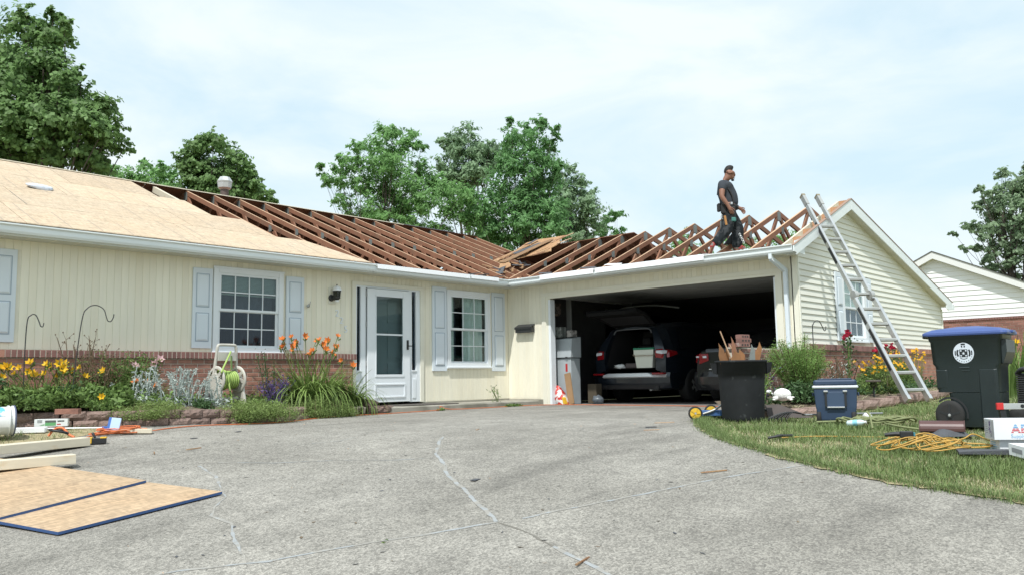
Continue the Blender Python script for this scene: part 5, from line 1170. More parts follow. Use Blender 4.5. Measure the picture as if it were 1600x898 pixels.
o = MB(); o.blob((0, 0, .04), .07, .05, .05, 10, 6, .25); ob = o.build('plastic_bag', M['white_plastic'], None, G(-3.0, -8.45, .03)); tag(ob, 'crumpled white plastic bag on the grass behind the cool box', 'bag')
# roll of brown flashing + felt scrap
t = thing('flashing_roll', 'curled sheet of dark brown metal flashing on the lawn before the bin', 'metal sheet', (-4.14, -9.56, float(gz(-4.14, -9.56))), -1.33)
BR = mat('brown_metal', (.095, .045, .042), .4, var=.12, scale=6)
arc = [(.09 * math.cos(a) - .0, .075 + .085 * math.sin(a)) for a in np.linspace(PI * -.15, PI * 1.05, 14)]
b = MB(); b.loft([[(-.19, y, z), (.19, y, z), (.19, y * .97, z - .004), (-.19, y * .97, z - .004)] for y, z in arc], smooth=False); b.build('sheet', BR, t)
b = MB(); b.tube([(.195, y, z) for y, z in arc], .006, 5); b.tube([(-.195, y, z) for y, z in arc], .006, 5); b.build('hemmed_edge', BR, t)
def scrap_sheet(pts, label, m, cat, name):
    b = MB(); o = Vector(pts[0]); lo = [Vector(p) - o for p in pts]; b.loft([lo, [p + Vector((0, 0, .006)) for p in lo]]); ob = b.build(name, m, None, tuple(pts[0])); tag(ob, label, cat)
b = MB(); N = 8; rows = []
for i in range(N + 1):
    f = i / N; c = Vector((-4.30, -9.48, 0)) + ri * (f * .40); h = .09 * math.sin(f * PI) + .02; rows.append([(c.x - fwd.x * .13, c.y - fwd.y * .13, float(gz(c.x, c.y)) + .02), (c.x, c.y, float(gz(c.x, c.y)) + h), (c.x + fwd.x * .12, c.y + fwd.y * .12, float(gz(c.x, c.y)) + .03), (c.x, c.y, float(gz(c.x, c.y)) + h - .012)])
b.loft(rows); tag(b.build('felt_scrap', M['felt']), 'bent dark shingle scrap lying before the brown flashing sheet', 'shingle')
for (x, y, h, L, rz, lab) in ((-5.25, -10.32, .03, .34, -1.2, 'loose dark shingle at the right edge before the white boxes'),):
    b = MB(); b.loft([[(-L, -.1, 0), (L, -.1, 0.0), (L, .1, .01), (-L, .1, .02)], [(-L, -.1, .02), (L, -.1, .05), (L, .1, .03), (-L, .1, .03)]]); o = b.build('felt_scrap', M['felt'], None, G(x, y, h)); o.rotation_euler = (0, 0, rz); tag(o, lab, 'shingle')
# ---- roofing supply boxes
CARD = mat('white_box_card', (.72, .74, .77), .65, var=.05, scale=3)
CARD2 = mat('grey_box_card', (.56, .58, .62), .65, var=.05, scale=3)
def text(parent, body, size, loc, rot, m, name='print', ext=0.0005, align='LEFT', bold=0.0):
    cu = bpy.data.curves.new(name, 'FONT'); cu.body = body; cu.size = size; cu.extrude = ext; cu.offset = bold; cu.align_x = align; cu.materials.append(m)
    o = glyphs(cu, name); o.parent = parent; o.location = loc; o.rotation_euler = rot; return o
PB = mat('print_blue', (.07, .22, .45), .6); PR = mat('print_red', (.50, .03, .05), .6); PLB = mat('print_light_blue', (.25, .48, .68), .6); PPU = mat('print_purple', (.10, .04, .22), .6); PG = mat('print_grey', (.25, .26, .28), .7)
# local frame: x along the long side (towards the right and a little nearer), -y faces the drive
b0 = Vector((-5.16, -10.24, -.06)); bxr = -1.05
bt = thing('supply_box', 'upper long white supplier box with red and blue lettering on the lawn', 'box', tuple(b0), bxr, 'white roofing supply boxes on the lawn')
b = MB(); b.box((0, 0, 0), (1.25, .24, .17)); b.build('carton', CARD, bt, bevel=.003)
def stripes_text(z0, z1, m): pass
tA = text(bt, 'ABC', .105, (.13, -.0015, .055), (PI/2, 0, 0), PB, bold=.003)
# letters printed half blue, half red stripes
ABCM = bpy.data.materials.new('two_colour_print'); ABCM.use_nodes = True; nt = ABCM.node_tree; L = nt.links; bs = nt.nodes['Principled BSDF']; bs.inputs['Roughness'].default_value = .6
tcn = ND(nt, 'ShaderNodeTexCoord'); sp = ND(nt, 'ShaderNodeSeparateXYZ'); L.new(tcn.outputs['Object'], sp.inputs[0])
g = ND(nt, 'ShaderNodeMath', operation='GREATER_THAN'); L.new(sp.outputs[1], g.inputs[0]); g.inputs[1].default_value = .04
md = ND(nt, 'ShaderNodeMath', operation='MODULO'); L.new(sp.outputs[1], md.inputs[0]); md.inputs[1].default_value = .0135
g2 = ND(nt, 'ShaderNodeMath', operation='GREATER_THAN'); L.new(md.outputs[0], g2.inputs[0]); g2.inputs[1].default_value = .0035
m1 = ND(nt, 'ShaderNodeMix', data_type='RGBA'); L.new(g.outputs[0], m1.inputs[0]); m1.inputs[6].default_value = (.50, .03, .05, 1); m1.inputs[7].default_value = (.10, .30, .55, 1)
m2 = ND(nt, 'ShaderNodeMix', data_type='RGBA'); L.new(g2.outputs[0], m2.inputs[0]); m2.inputs[6].default_value = (.72, .74, .77, 1); L.new(m1.outputs[2], m2.inputs[7]); L.new(m2.outputs[2], bs.inputs['Base Color'])
tA.data.materials.clear(); tA.data.materials.append(ABCM)
text(bt, 'Supply Co.', .042, (.125, -.0015, .018), (PI/2, 0, 0), PLB)
# end panel facing the camera left: label with a purple figure and small print
b = MB(); b.poly([(-.0015, .012, .012), (-.0015, .228, .012), (-.0015, .228, .158), (-.0015, .012, .158)][::-1]); b.build('end_label', CARD2, bt)
b = MB()
for yy in (.215, .03): b.poly([(-.0022, yy, .02), (-.0022, yy + .005, .02), (-.0022, yy + .005, .15), (-.0022, yy, .15)][::-1])
for k in range(6): b.poly([(-.0022, .15, .05 + k * .016), (-.0022, .20, .05 + k * .016), (-.0022, .20, .055 + k * .016), (-.0022, .15, .055 + k * .016)][::-1])
for k in range(7): b.poly([(-.0022, .055 + k * .005, .022), (-.0022, .0575 + k * .005, .022), (-.0022, .0575 + k * .005, .045), (-.0022, .055 + k * .005, .045)][::-1])
b.build('small_print', PG, bt)
b = MB()
def dsk(y, z, r_, r0=0): b._add([(-.0024, y + q * math.cos(a), z + q * math.sin(a)) for a in np.linspace(0, 2*PI, 13) for q in (r0, r_)], [(2*k+2, 2*k+3, 2*k+1, 2*k) for k in range(12)])
dsk(.095, .135, .018, .006); dsk(.098, .118, .012); 
for (y0, z0, y1, z1) in ((.12, .10, .08, .075), (.08, .10, .12, .075), (.10, .075, .075, .055), (.10, .07, .105, .045), (.14, .085, .135, .078)):
    d = Vector((0, z1 - z0, -(y1 - y0))).normalized() * .004; b.poly([(-.0024, y0 + d.y, z0 + d.z), (-.0024, y1 + d.y, z1 + d.z), (-.0024, y1 - d.y, z1 - d.z), (-.0024, y0 - d.y, z0 - d.z)])
dsk(.065, .06, .012, .008); b.build('purple_mark', PPU, bt)
lb = thing('supply_box', 'lower white supplier box under the lettered one, pale blue print on end', 'box', (-5.10, -10.26, float(gz(-5.1, -10.26)) + .0), bxr, 'white roofing supply boxes on the lawn')
hz = -.062 - float(gz(-5.1, -10.26))
b = MB(); b.box((0.0, .0, 0), (1.25, .24, hz)); b.build('carton', CARD, lb, bevel=.003)
b = MB()
for k in range(4): b.poly([(-.0015, .09 if k > 1 else .06, hz * .28 + k * .018), (-.0015, .2, hz * .28 + k * .018), (-.0015, .2, hz * .28 + .008 + k * .018), (-.0015, .09 if k > 1 else .06, hz * .28 + .008 + k * .018)][::-1])
b.build('blue_print', PLB, lb)
sb = thing('supply_box', 'small tilted white box leaning in front of the stacked supplier boxes', 'box', G(-5.42, -10.45, .03), -.75, 'white roofing supply boxes on the lawn')
b = MB(); b.loft([[(-.0, -.1, 0), (.6, -.1, -.02), (.6, .1, .0), (0, .1, .02)], [(0, -.1, .09), (.6, -.1, .07), (.6, .1, .09), (0, .1, .11)]]); b.build('carton', CARD, sb, bevel=.003)
b = MB(); b.poly([(-.0015, -.06, .03), (-.0015, .06, .045), (-.0015, .06, .08), (-.0015, -.06, .065)][::-1]); b.poly([(.12, -.03, .0895), (.3, -.03, .084), (.3, .06, .09), (.12, .06, .096)]); b.build('small_print', PG, sb)
# ---- generator and red tipped level behind the bin
gn = thing('air_compressor', 'black finned compressor machine with a bent pipe behind the tall bin', 'compressor', G(-2.30, -9.98, .0), -1.38)
DK = mat('machine_dark', (.014, .022, .03), .4, var=.2, scale=8)
b = MB(); b.rbox((.10, -.2, .14), (.62, .2, .53), .015); b.build('engine_box', DK, gn)
b = MB()
for k in range(14): b.rbox((-.12, -.16, .22 + k * .024), (.09, .16, .234 + k * .024), .004)
b.rbox((-.10, -.14, .20), (.08, .14, .56), .02); b.build('finned_cylinder', M['black_plastic'], gn)
b = MB(); b.tube(bez([(-.1, -.12, .55), (-.05, -.17, .60), (.1, -.17, .60), (.16, -.13, .55)], 5), .03, 8); b.build('intake', M['black_plastic'], gn)
b = MB(); b.tube(bez([(-.02, -.2, .30), (.04, -.21, .31), (.075, -.21, .28), (.085, -.21, .14)], 5), .012, 8); b.build('copper_pipe', M['alu_dull'], gn)
b = MB(); b.lathe([(.10, -.35), (.12, -.30), (.12, .30), (.10, .35)], 18, (.25, 0, .10), Matrix.Rotation(PI/2, 4, 'Y')); b.build('tank', M['black_plastic'], gn)
b = MB(); b.lathe([(.02, -.02), (.085, -.02), (.09, 0), (.085, .02), (.02, .02)], 18, (-.13, -.17, .10), Matrix.Rotation(PI/2, 4, 'X')); b.build('flywheel', M['rubber'], gn)
b = MB(); b.rbox((.18, -.205, .53), (.62, .2, .56), .01); b.build('top_panel', mat('machine_red_white', (.55, .50, .48), .5, col2=(.35, .1, .1), c2scale=6), gn)
b = MB(); b.rbox((.30, -.215, .2), (.60, -.2, .50), .004)
for k in range(8): b.box((.31, -.222, .22 + k * .034), (.59, -.214, .238 + k * .034))
b.build('grille', M['black_metal'], gn)
lv = thing('spirit_level', 'silver spirit level with red end caps propped on the compressor', 'spirit level', (-4.20, -10.06, .155), -1.02)
b = MB(); b.rbox((.05, -.012, 0), (.62, .012, .055), .003); b.build('beam', M['alu'], lv)
b = MB(); b.rbox((.0, -.015, -.002), (.06, .015, .06), .004); b.rbox((.60, -.015, -.002), (.64, .015, .06), .004); b.build('end_cap', mat('level_red', (.55, .03, .03), .5), lv)
b = MB(); b.lathe([(.018, -.014), (.018, .014)], 14, (.22, 0, .028), Matrix.Rotation(PI/2, 4, 'X'), smooth=False); b.build('vial', M['black_plastic'], lv)
MB().bar((.3, .0, 0), (.32, .0, -.22), .05, .05).build('support', M['black_plastic'], lv); MB().bar((.05, .02, -.0), (.08, .02, -.22), .05, .05).build('support', M['black_plastic'], lv)
# ---- hand cart with yellow wheels behind the trash can
hc = thing('hand_cart', 'blue hand cart with yellow spoked wheels tipped beside the trash can', 'hand cart', G(-3.36, -6.55, .0), -.95)
YW = mat('wheel_yellow', (.62, .40, .03), .5, var=.15, scale=9)
for c in ((-.17, -.27, .095), (.074, .155, .10)):
    MX = Matrix.Rotation(PI/2, 4, 'X'); b = MB(); b.lathe([(.062, -.022), (.08, -.022), (.088, -.008), (.088, .008), (.08, .022), (.062, .022)], 24, c, MX); w_ = b.build('wheel', M['rubber'], hc)
    b = MB(); b.lathe([(.0, -.027), (.04, -.026), (.066, -.0235), (.066, .0235), (.04, .026), (.0, .027)], 24, c, MX, smooth=False)
    b.mi = 0
    for k in range(5): a = k * 2 * PI / 5; b.bar((c[0] + .015 * math.cos(a), c[1] - .03, c[2] + .015 * math.sin(a)), (c[0] + .06 * math.cos(a), c[1] - .027, c[2] + .06 * math.sin(a)), .016, .008, (0, 1, 0))
    b.build('rim', YW, w_)
    b = MB(); b.lathe([(.014, -.032), (.014, .032)], 8, c, MX, smooth=False); b.build('hub', M['galv'], w_)
b = MB(); b.rbox((-.09, -.12, .05), (.22, .12, .12), .012); b.bar((-.17, -.25, .095), (-.17, .12, .095), .016, .016); b.bar((.074, -.1, .10), (.074, .15, .10), .016, .016); b.build('deck', mat('cart_blue', (.04, .11, .28), .5, var=.15), hc)
b = MB(); b.tube(bez([(-.06, -.13, .08), (.1, -.13, .14), (.35, -.06, .30), (.6, 0, .42)], 5), .013, 8); b.build('handle', M['alu_dull'], hc)
# ---- shovel-like dark scoop and rake on the grass
sc = thing('snow_scoop', 'dark brown metal scoop lying face down between trash can and bed', 'scoop', G(-2.80, -7.30, .015), -.95)
b = MB(); DM = mat('dark_rust_metal', (.045, .032, .028), .6, var=.3, scale=6)
b.loft([[(-.18, -.10, .01), (.36, -.14, .0), (.38, -.12, .0), (-.16, -.06, .02)], [(-.19, .06, .16), (-.02, .04, .17), (.0, .07, .165), (-.17, .10, .155)]]); b.build('blade', DM, sc)
b = MB(); b.tube([(-.18, -.02, .10), (-.42, .0, .13), (-.6, .02, .14)], .016, 8); b.build('handle', M['black_plastic'], sc)
rk = thing('leaf_rake', 'dark fan rake lying on the grass with its pole behind the cool box', 'rake', G(-3.40, -7.62, .03), -1.12)
b = MB()
for k in range(15):
    a = R(-52 + k * 7.4); tip = (.34 - .52 * math.cos(a) * 1.0, .0 + .20 * math.sin(a) - .05, .03); b.tube(bez([(.24, .0, .06), (.24 - .24 * math.cos(a), .10 * math.sin(a) - .02, .095), tip, (tip[0] - .012, tip[1], -.01)], 4), .0055, 4)
b.tube([(.02, -.09, .075), (-.02, .0, .085), (.02, .09, .075)], .008, 5); b.build('tines', M['black_plastic'], rk)
b = MB(); b.tube([(.2, 0, .06), (.7, .05, .07), (1.1, .1, .07)], .011, 8); b.build('pole', mat('rake_pole_grey', (.22, .24, .25), .5), rk)

# ---- block walls of the beds
def block_mesh(L, H, D, seed, rough=.012):
    random.seed(seed); b = MB(); nx, nz = 5, 3; grid = []
    for i in range(nx + 1):
        col = []
        for k in range(nz + 1):
            edge = (i in (0, nx)) or (k in (0, nz)); d = -D / 2 - (0 if edge else random.uniform(.25, 1.0) * rough * 1.6) + (rough if edge else 0)
            col.append((-L/2 + L * i / nx + (random.uniform(-.3, .3) * rough if not edge else 0), d, H * k / nz))
        grid.append(col)
    vs = [p for c in grid for p in c]; fs = [(i*(nz+1)+k, (i+1)*(nz+1)+k, (i+1)*(nz+1)+k+1, i*(nz+1)+k+1) for i in range(nx) for k in range(nz)]
    b._add(vs, fs); x0, x1, y0, y1 = -L/2, L/2, -D/2 + rough, D/2
    b._add([(x0, y0, 0), (x1, y0, 0), (x1, y0, H), (x0, y0, H), (x0*.85, y1, 0), (x1*.85, y1, 0), (x1*.85, y1, H), (x0*.85, y1, H)], [(3, 2, 6, 7), (0, 3, 7, 4), (2, 1, 5, 6), (1, 0, 4, 5), (5, 4, 7, 6)])
    return b
wall_l = thing('block_wall', 'low curved retaining wall of rough brown blocks round the left flower bed', 'garden wall', (-8, -1.8, 0))
BMS = [block_mesh(.262, .105, .2, s).mesh('wall_block', M['block']) for s in range(6)]
def along(poly, step, start=0.0):
    P = [Vector(p) for p in poly]; d = start; acc = 0; out = []
    for a, b in zip(P[:-1], P[1:]):
        L = (b - a).length
        while d <= acc + L: f = (d - acc) / L; out.append((a + (b - a) * f, (b - a).normalized())); d += step
        acc += L
    return out
random.seed(5)
for row in range(2):
    for k, (p, t) in enumerate(along(BED, .272, .05 if row == 0 else .19)):
        if p.x < -11.3: continue
        if row == 1 and p.x > -5.6: continue
        o = place(BMS[(k * 2 + row) % 6], 'wall_block', wall_l); n = Vector((-t.y, t.x)); z = float(gz(p.x, p.y)) - .015 + row * .107
        o.location = Vector((p.x + n.x * (.10 + row * .012), p.y + n.y * (.10 + row * .012), z)) - wall_l.location
        o.rotation_euler = (0, 0, math.atan2(t.y, t.x) + random.uniform(-.06, .06))
for i, (x, y, z, rz, ry) in enumerate(((-4.22, -.80, .0, -.3, .12), (-4.02, -.86, -.01, .5, -.1), (-4.28, -.7, .10, .2, .25))):
    b = block_mesh(.27, .12, .2, 20 + i); o = b.build('loose_block', M['block'], None, (x, y, z)); o.rotation_euler = (ry, .1, rz); tag(o, ('rough brown block lying lowest of the loose group at the step', 'rough brown block nearest the white door step', 'uppermost tilted brown block of the loose group at the step')[i], 'wall block', 'loose blocks by the door step')
EDGE = [(-3.25, -6.95), (-2.85, -7.19), (-2.5, -7.42), (-2.07, -7.58), (-1.32, -7.82), (-.44, -8.04), (.2, -8.12), (.9, -8.1), (2.2, -7.95), (4, -7.8)]
edge = thing('bed_edging', 'single row of flat reddish brown blocks edging the gable flower bed', 'garden wall', (-1.3, -7.8, .05))
EMS = [block_mesh(.36, .115, .17, 40 + s, .008).mesh('edging_block', M['block_flat']) for s in range(4)]
for k, (p, t) in enumerate(along(EDGE, .37, .1)):
    o = place(EMS[k % 4], 'edging_block', edge); n = Vector((-t.y, t.x)); o.location = Vector((p.x + n.x * .09, p.y + n.y * .09, float(gz(p.x, p.y)) - .0)) - edge.location; o.rotation_euler = (0, 0, math.atan2(t.y, t.x) + random.uniform(-.04, .04))
# bed soil
def bed_soil(front, back, z_f, z_b, lab):
    b = MB(); N = len(front)
    rows = []
    for i in range(N):
        f, k = Vector(front[i]), Vector(back[i]); row = []
        for j in range(6): p = f + (k - f) * j / 5; row.append((p.x, p.y, float(gz(p.x, p.y)) + z_f + (z_b - z_f) * j / 5 + random.uniform(-.015, .015)))
        rows.append(row)
    vs = [p for r_ in rows for p in r_]; fs = [(i*6+j, (i+1)*6+j, (i+1)*6+j+1, i*6+j+1) for i in range(N-1) for j in range(5)]
    b._add(vs, fs, True); tag(b.build('bed_soil', M['soil']), kind='structure')
fr = [(p.x - t.y * .12, p.y + t.x * .12) for p, t in along(BED, .3, 0)]
bed_soil(fr, [(p[0], -.05) for p in fr], .18, .33, 'left')
fr = [(p.x - t.y * .12, p.y + t.x * .12) for p, t in along(EDGE, .3, 0)]
bed_soil(fr, [(p[0] + .1, -6.52) for p in fr], .10, .22, 'right')

# loose litter on the drive: small wood chips and leaves, each countable
random.seed(21)
chips = [MB().bar((-.07, 0, .004), (.07, 0, .006), .012, .006).mesh('wood_chip', M['truss_edge']), MB().bar((-.10, 0, .004), (.10, .01, .01), .012, .008).mesh('wood_chip', M['fresh_wood']), MB().bar((-.03, 0, .003), (.03, 0, .004), .03, .005).mesh('wood_chip', M['felt'])]
for (x, y, k, s, rz, lab) in ((-8.35, -7.3, 2, 1.6, .3, 'dark torn shingle crumb lying mid drive'), (-7.1, -8.7, 1, 1.2, -.5, 'long brown splinter on the drive near the lawn'), (-9.0, -4.0, 1, .9, .2, 'pale splinter on the drive by the timber beam'), (-9.35, -3.9, 1, .8, 1.1, 'curled splinter beside the pale timber beam'), (-8.6, -3.2, 2, 1.2, .1, 'small dark chip on the left of the drive'), (-6.2, -5.2, 0, .8, .5, 'thin pale chip in the middle distance of the drive'), (-5.2, -6.9, 0, 1.3, -.6, 'flat pale chip by the grass corner'), (-4.9, -6.7, 2, 2.0, -.7, 'flat dark shingle piece by the grass corner'), (-4.3, -6.5, 0, 1.8, -.6, 'pale wood strip before the yellow wheels'), (-9.38, -9.15, 1, .9, .2, 'reddish splinter near the bottom of the drive'), (-7.9, -2.9, 2, 1.4, .6, 'thin dark strip on the drive below the block wall')):
    o = place(chips[k], 'wood_chip', None, G(x, y, .014)); o.scale = (s, s, 1); o.rotation_euler = (0, 0, rz); tag(o, lab, 'debris', 'bits of roof debris scattered on the drive')
lit = MB()
for _ in range(420):
    f = random.random(); x = random.uniform(-11, -3); y = random.uniform(-9.8, -1.5)
    if not inside(DRIVE, np.array([x]), np.array([y]))[0]: continue
    a = random.uniform(0, PI); L = random.uniform(.008, .03); z = float(gz(x, y)) + .0135; c, s = math.cos(a) * L, math.sin(a) * L
    lit.mi = random.choice((0, 0, 1, 2)); lit._add([(x - c, y - s, z), (x + s * .4, y - c * .4, z), (x + c, y + s, z + .003), (x - s * .4, y + c * .4, z + .002)], [(0, 1, 2, 3)])
tag(lit.build('drive_litter', [M['felt'], M['truss_edge'], M['leaf_brown']]), kind='stuff')
# ================================================================== vegetation
def leaves(C, size, aspect=0.5, droop=0.0, jit=0.35, up=0.0, rng=RNG, flat=0.0):
    """rhombic leaf quads: centres C (N,3), random tilt; returns V,F"""
    N = len(C); d = rng.normal(size=(N, 3)); d[:, 2] = d[:, 2] * (1 - abs(up)) + up - droop; d /= np.linalg.norm(d, axis=1)[:, None]
    r = rng.normal(size=(N, 3)) * (1 - flat) + np.array([0, 0, 2.2 * flat]); n = np.cross(d, r); n /= np.linalg.norm(n, axis=1)[:, None] + 1e-9
    L = size * (1 + jit * rng.uniform(-1, 1, N))[:, None]; W_ = L * aspect
    bend = np.cross(d, n) * L * .12
    V = np.stack([C - d * L * .5, C + n * W_ * .5 + bend, C + d * L * .5, C - n * W_ * .5 + bend], 1).reshape(-1, 3)
    return V, np.arange(4 * N).reshape(N, 4)
def blades(base, height, width, lean, rng=RNG, seg=2, curl=1.0, az=None):
    """grass-like blades: base (N,3); returns V,F (quads, last one a triangle-thin tip)"""
    N = len(base); a = rng.uniform(0, 2*np.pi, N) if az is None else az; h = height * rng.uniform(.55, 1.2, N) if np.ndim(height) == 0 else height
    ln = lean * rng.uniform(.3, 1.6, N); wv = np.stack([-np.sin(a), np.cos(a), np.zeros(N)], 1); dv = np.stack([np.cos(a), np.sin(a), np.zeros(N)], 1)
    V = np.zeros((N, (seg + 1) * 2, 3)); 
    for k in range(seg + 1):
        f = k / seg; th = ln * f * curl
        p = base + dv * (h * f * np.sin(th))[:, None] + np.array([0, 0, 1]) * (h * f * np.cos(th * .9))[:, None]; w_ = np.broadcast_to(np.asarray(width) * (1 - f * .88) * .5, (N,))[:, None]
        V[:, 2*k] = p - wv * w_; V[:, 2*k+1] = p + wv * w_
    F = np.stack([np.stack([np.full(N, 0) + 2*k, np.full(N, 1) + 2*k, np.full(N, 3) + 2*k, np.full(N, 2) + 2*k], 1) for k in range(seg)], 1)
    F = F + (np.arange(N) * (seg + 1) * 2)[:, None, None]
    return V.reshape(-1, 3), F.reshape(-1, 4)
def join(parts):
    Vs, Fs, o = [], [], 0
    for V, F in parts: Vs.append(V); Fs.append(F + o); o += len(V)
    return np.concatenate(Vs), np.concatenate(Fs)

# ---- lawn
def lawn(name, poly, n, h, mats, dry=.35, w=.0045, near=None, seed=3):
    rng = np.random.default_rng(seed); P = np.array(poly); lo, hi = P.min(0), P.max(0); pts = []
    while sum(map(len, pts)) < n:
        q = rng.uniform(lo, hi, (n * 2, 2)); q = q[inside(poly, q[:, 0], q[:, 1])]
        d = np.linalg.norm(q - np.array([CAM.x, CAM.y]), axis=1); q = q[rng.uniform(size=len(q)) < np.clip((7.0 / d) ** 1.5, .06, 1)]; pts.append(q)
    q = np.concatenate(pts)[:n]; d = np.linalg.norm(q - np.array([CAM.x, CAM.y]), axis=1)
    patch = np.sin(q[:, 0] * 2.1 + 1) * np.sin(q[:, 1] * 1.7) + .6 * np.sin(q[:, 0] * 5.3 + q[:, 1] * 4.1) + .5 * np.sin(q[:, 0] * 11.0 - q[:, 1] * 9)
    isdry = rng.uniform(size=n) < dry + .36 * np.clip(-patch, -1, 1)
    ez = gz(q[:, 0], q[:, 1])
    for k, (m, sel) in enumerate(((mats[0], ~isdry), (mats[1], isdry))):
        b = np.column_stack([q[sel], ez[sel] - .012]); hh = h * rng.uniform(.5, 1.25, len(b)) * (1 + .25 * patch[sel]) * (.62 if k else 1)
        V, F = blades(b, hh, w * (1 + d[sel] / 14), .75 if k == 0 else 1.15, rng, 2)
        tag(np_mesh(name, V, F, m), kind='stuff')
LAWN_R = [(-1.2, -6.28), (-3.0, -6.46), (-3.86, -6.78), (-4.55, -7.23), (-5.05, -7.61), (-5.45, -7.95), (-5.75, -8.30), (-6.01, -8.67), (-6.23, -8.97), (-6.40, -9.27), (-6.57, -9.61), (-6.69, -9.96), (-6.76, -10.38), (-6.80, -10.76), (-7.0, -11.6), (-5, -12.5), (-2, -12.2), (2, -10.8), (8, -9.5), (8, -7.9), (2.2, -8.06), (.9, -8.2), (-.44, -8.15), (-1.32, -7.92), (-2.07, -7.68), (-2.5, -7.5), (-2.85, -7.29), (-3.25, -7.0), (-3.0, -6.6), (-1.5, -6.5)]
lawn('lawn_grass', LAWN_R, 120000, .062, (M['grass'], M['grass_dry']), .40)
edge_pts = [(a, b) for a, b in zip(RIGHT_EDGE[2:15], RIGHT_EDGE[3:16])]
rng = np.random.default_rng(9); eb = []
for (a, b) in edge_pts:
    L = math.hypot(b[0]-a[0], b[1]-a[1]); k = int(L * 1600); f = rng.uniform(size=k); q = np.array(a) + (np.array(b) - np.array(a)) * f[:, None] + rng.normal(0, .05, (k, 2)) + np.array([.03, 0]); eb.append(q)
q = np.concatenate(eb); V, F = blades(np.column_stack([q, gz(q[:, 0], q[:, 1])]), .075, .006, .8, rng); tag(np_mesh('lawn_grass', V, F, M['grass']), kind='stuff')
LAWN_L = [(-9.05, -1.62), (-9.1, -1.98), (-9.36, -2.14), (-9.87, -2.35), (-10.28, -2.52), (-11.2, -2.9), (-12.5, -3.5), (-13.5, -3.9), (-13.5, -1.3), (-10.6, -1.3), (-9.9, -1.4), (-9.3, -1.6)]
lawn('lawn_grass', LAWN_L, 16000, .075, (M['grass'], M['grass_dry']), .55, seed=8)
tag(sheet('dry_verge', [(-8.95, -1.9), (-9.36, -2.17), (-9.87, -2.40), (-10.28, -2.60), (-11.2, -3.0), (-12.5, -3.6), (-13.5, -4.0), (-13.5, -1.2), (-10.6, -1.25), (-9.3, -1.5)], .3, .016, mat('straw_litter', (.34, .29, .17), .95, var=.35, scale=16, bump=.8, bscale=60)), kind='structure')

# ---- plant builders (each a thing)
def plant(name, label, cat, loc, group=None): return thing(name, label, cat, loc, 0, group)
def ell(rng, n, rx, ry, rz, shell=.35, cz=0.0, flat=.15):
    d = rng.normal(size=(n, 3)); d /= np.linalg.norm(d, axis=1)[:, None]; r = rng.uniform(shell, 1, n) ** .6
    p = d * r[:, None] * np.array([rx, ry, rz]); p[:, 2] = np.where(p[:, 2] < -rz * flat, -p[:, 2] * .6, p[:, 2]) + cz; return p
def mound(loc, rx, ry, rz, label, m, n, size=.03, asp=.25, seed=1, name='mounding_plant', lumps=26):
    rng = np.random.default_rng(seed); t = plant(name, label, 'plant', loc); c = ell(rng, lumps, rx * .86, ry * .86, rz * .8, .6)
    P = np.concatenate([c[i] + rng.normal(size=(n // lumps, 3)) * np.array([rx, ry, rz]) * .17 for i in range(lumps)]); P = P[P[:, 2] > -.06]
    V, F = leaves(P, size, asp, up=.45, rng=rng); np_mesh('foliage', V, F, m, t)
    st = rng.uniform(-1, 1, (60, 2)) * .6; V, F = blades(np.column_stack([st[:, 0] * rx, st[:, 1] * ry, np.zeros(60)]), rz * .8, .01, .5, rng); np_mesh('stem', V, F, M['leaf_brown'], t); return t
mound((-8.42, -1.68, .16), .46, .30, .19, 'pale green fine leaved mound on the block wall left of centre', M['leaf_lime'], 10000, .034, .2, 1)
mound((-6.98, -1.80, .04), .66, .30, .27, 'wide green fine leaved mound spilling over the wall before the hose reel', M['leaf_lime'], 16000, .034, .22, 2)
mound((-5.42, -1.16, .04), .52, .28, .28, 'small green mound hanging over the wall under the orange daylilies', M['leaf_lime'], 11000, .034, .22, 3)
mound((-9.02, -.78, .26), .30, .26, .28, 'dark bushy leaved mound beside the taller plant hook', M['leaf_dark'], 3600, .05, .5, 4)
mound((-10.05, -.75, .2), .45, .35, .52, 'dark green leafy bush at the far left edge of the bed', M['leaf_dark'], 5200, .085, .3, 5, 'leafy_bush')
rng = np.random.default_rng(31)
def cover(poly, n, z, size, asp, m, label, hgt=.22, name='ground_cover', seed=0):
    rng = np.random.default_rng(seed); P = np.array(poly); q = rng.uniform(P.min(0), P.max(0), (n * 4, 2)); q = q[inside(poly, q[:, 0], q[:, 1])][:n]
    hh = hgt * (.55 + .45 * np.sin(q[:, 0] * 7 + 1) * np.sin(q[:, 1] * 9)) * rng.uniform(.3, 1, len(q)); C = np.column_stack([q, gz(q[:, 0], q[:, 1]) + z + hh])
    V, F = leaves(C, size, asp, up=.25, rng=rng, jit=.5); return tag(np_mesh(name, V, F, m), kind='stuff')
cover([(-11, -1.15), (-8.7, -1.62), (-8.3, -1.2), (-8.5, -.6), (-11, -.5)], 11000, .20, .075, .42, M['leaf_mid'], '', .32, seed=2)
cover([(-11, -1.15), (-8.7, -1.62), (-8.0, -1.5), (-6.0, -1.0), (-4.6, -.6), (-4.6, -.15), (-11, -.15)], 6000, .20, .06, .4, M['leaf_mid'], '', .24, seed=4)
cover([(-3.1, -7.0), (-2.0, -7.4), (.2, -7.85), (3.5, -7.7), (3.5, -6.7), (-2.4, -6.65)], 3600, .13, .06, .4, M['leaf_dark'], '', .22, seed=6)
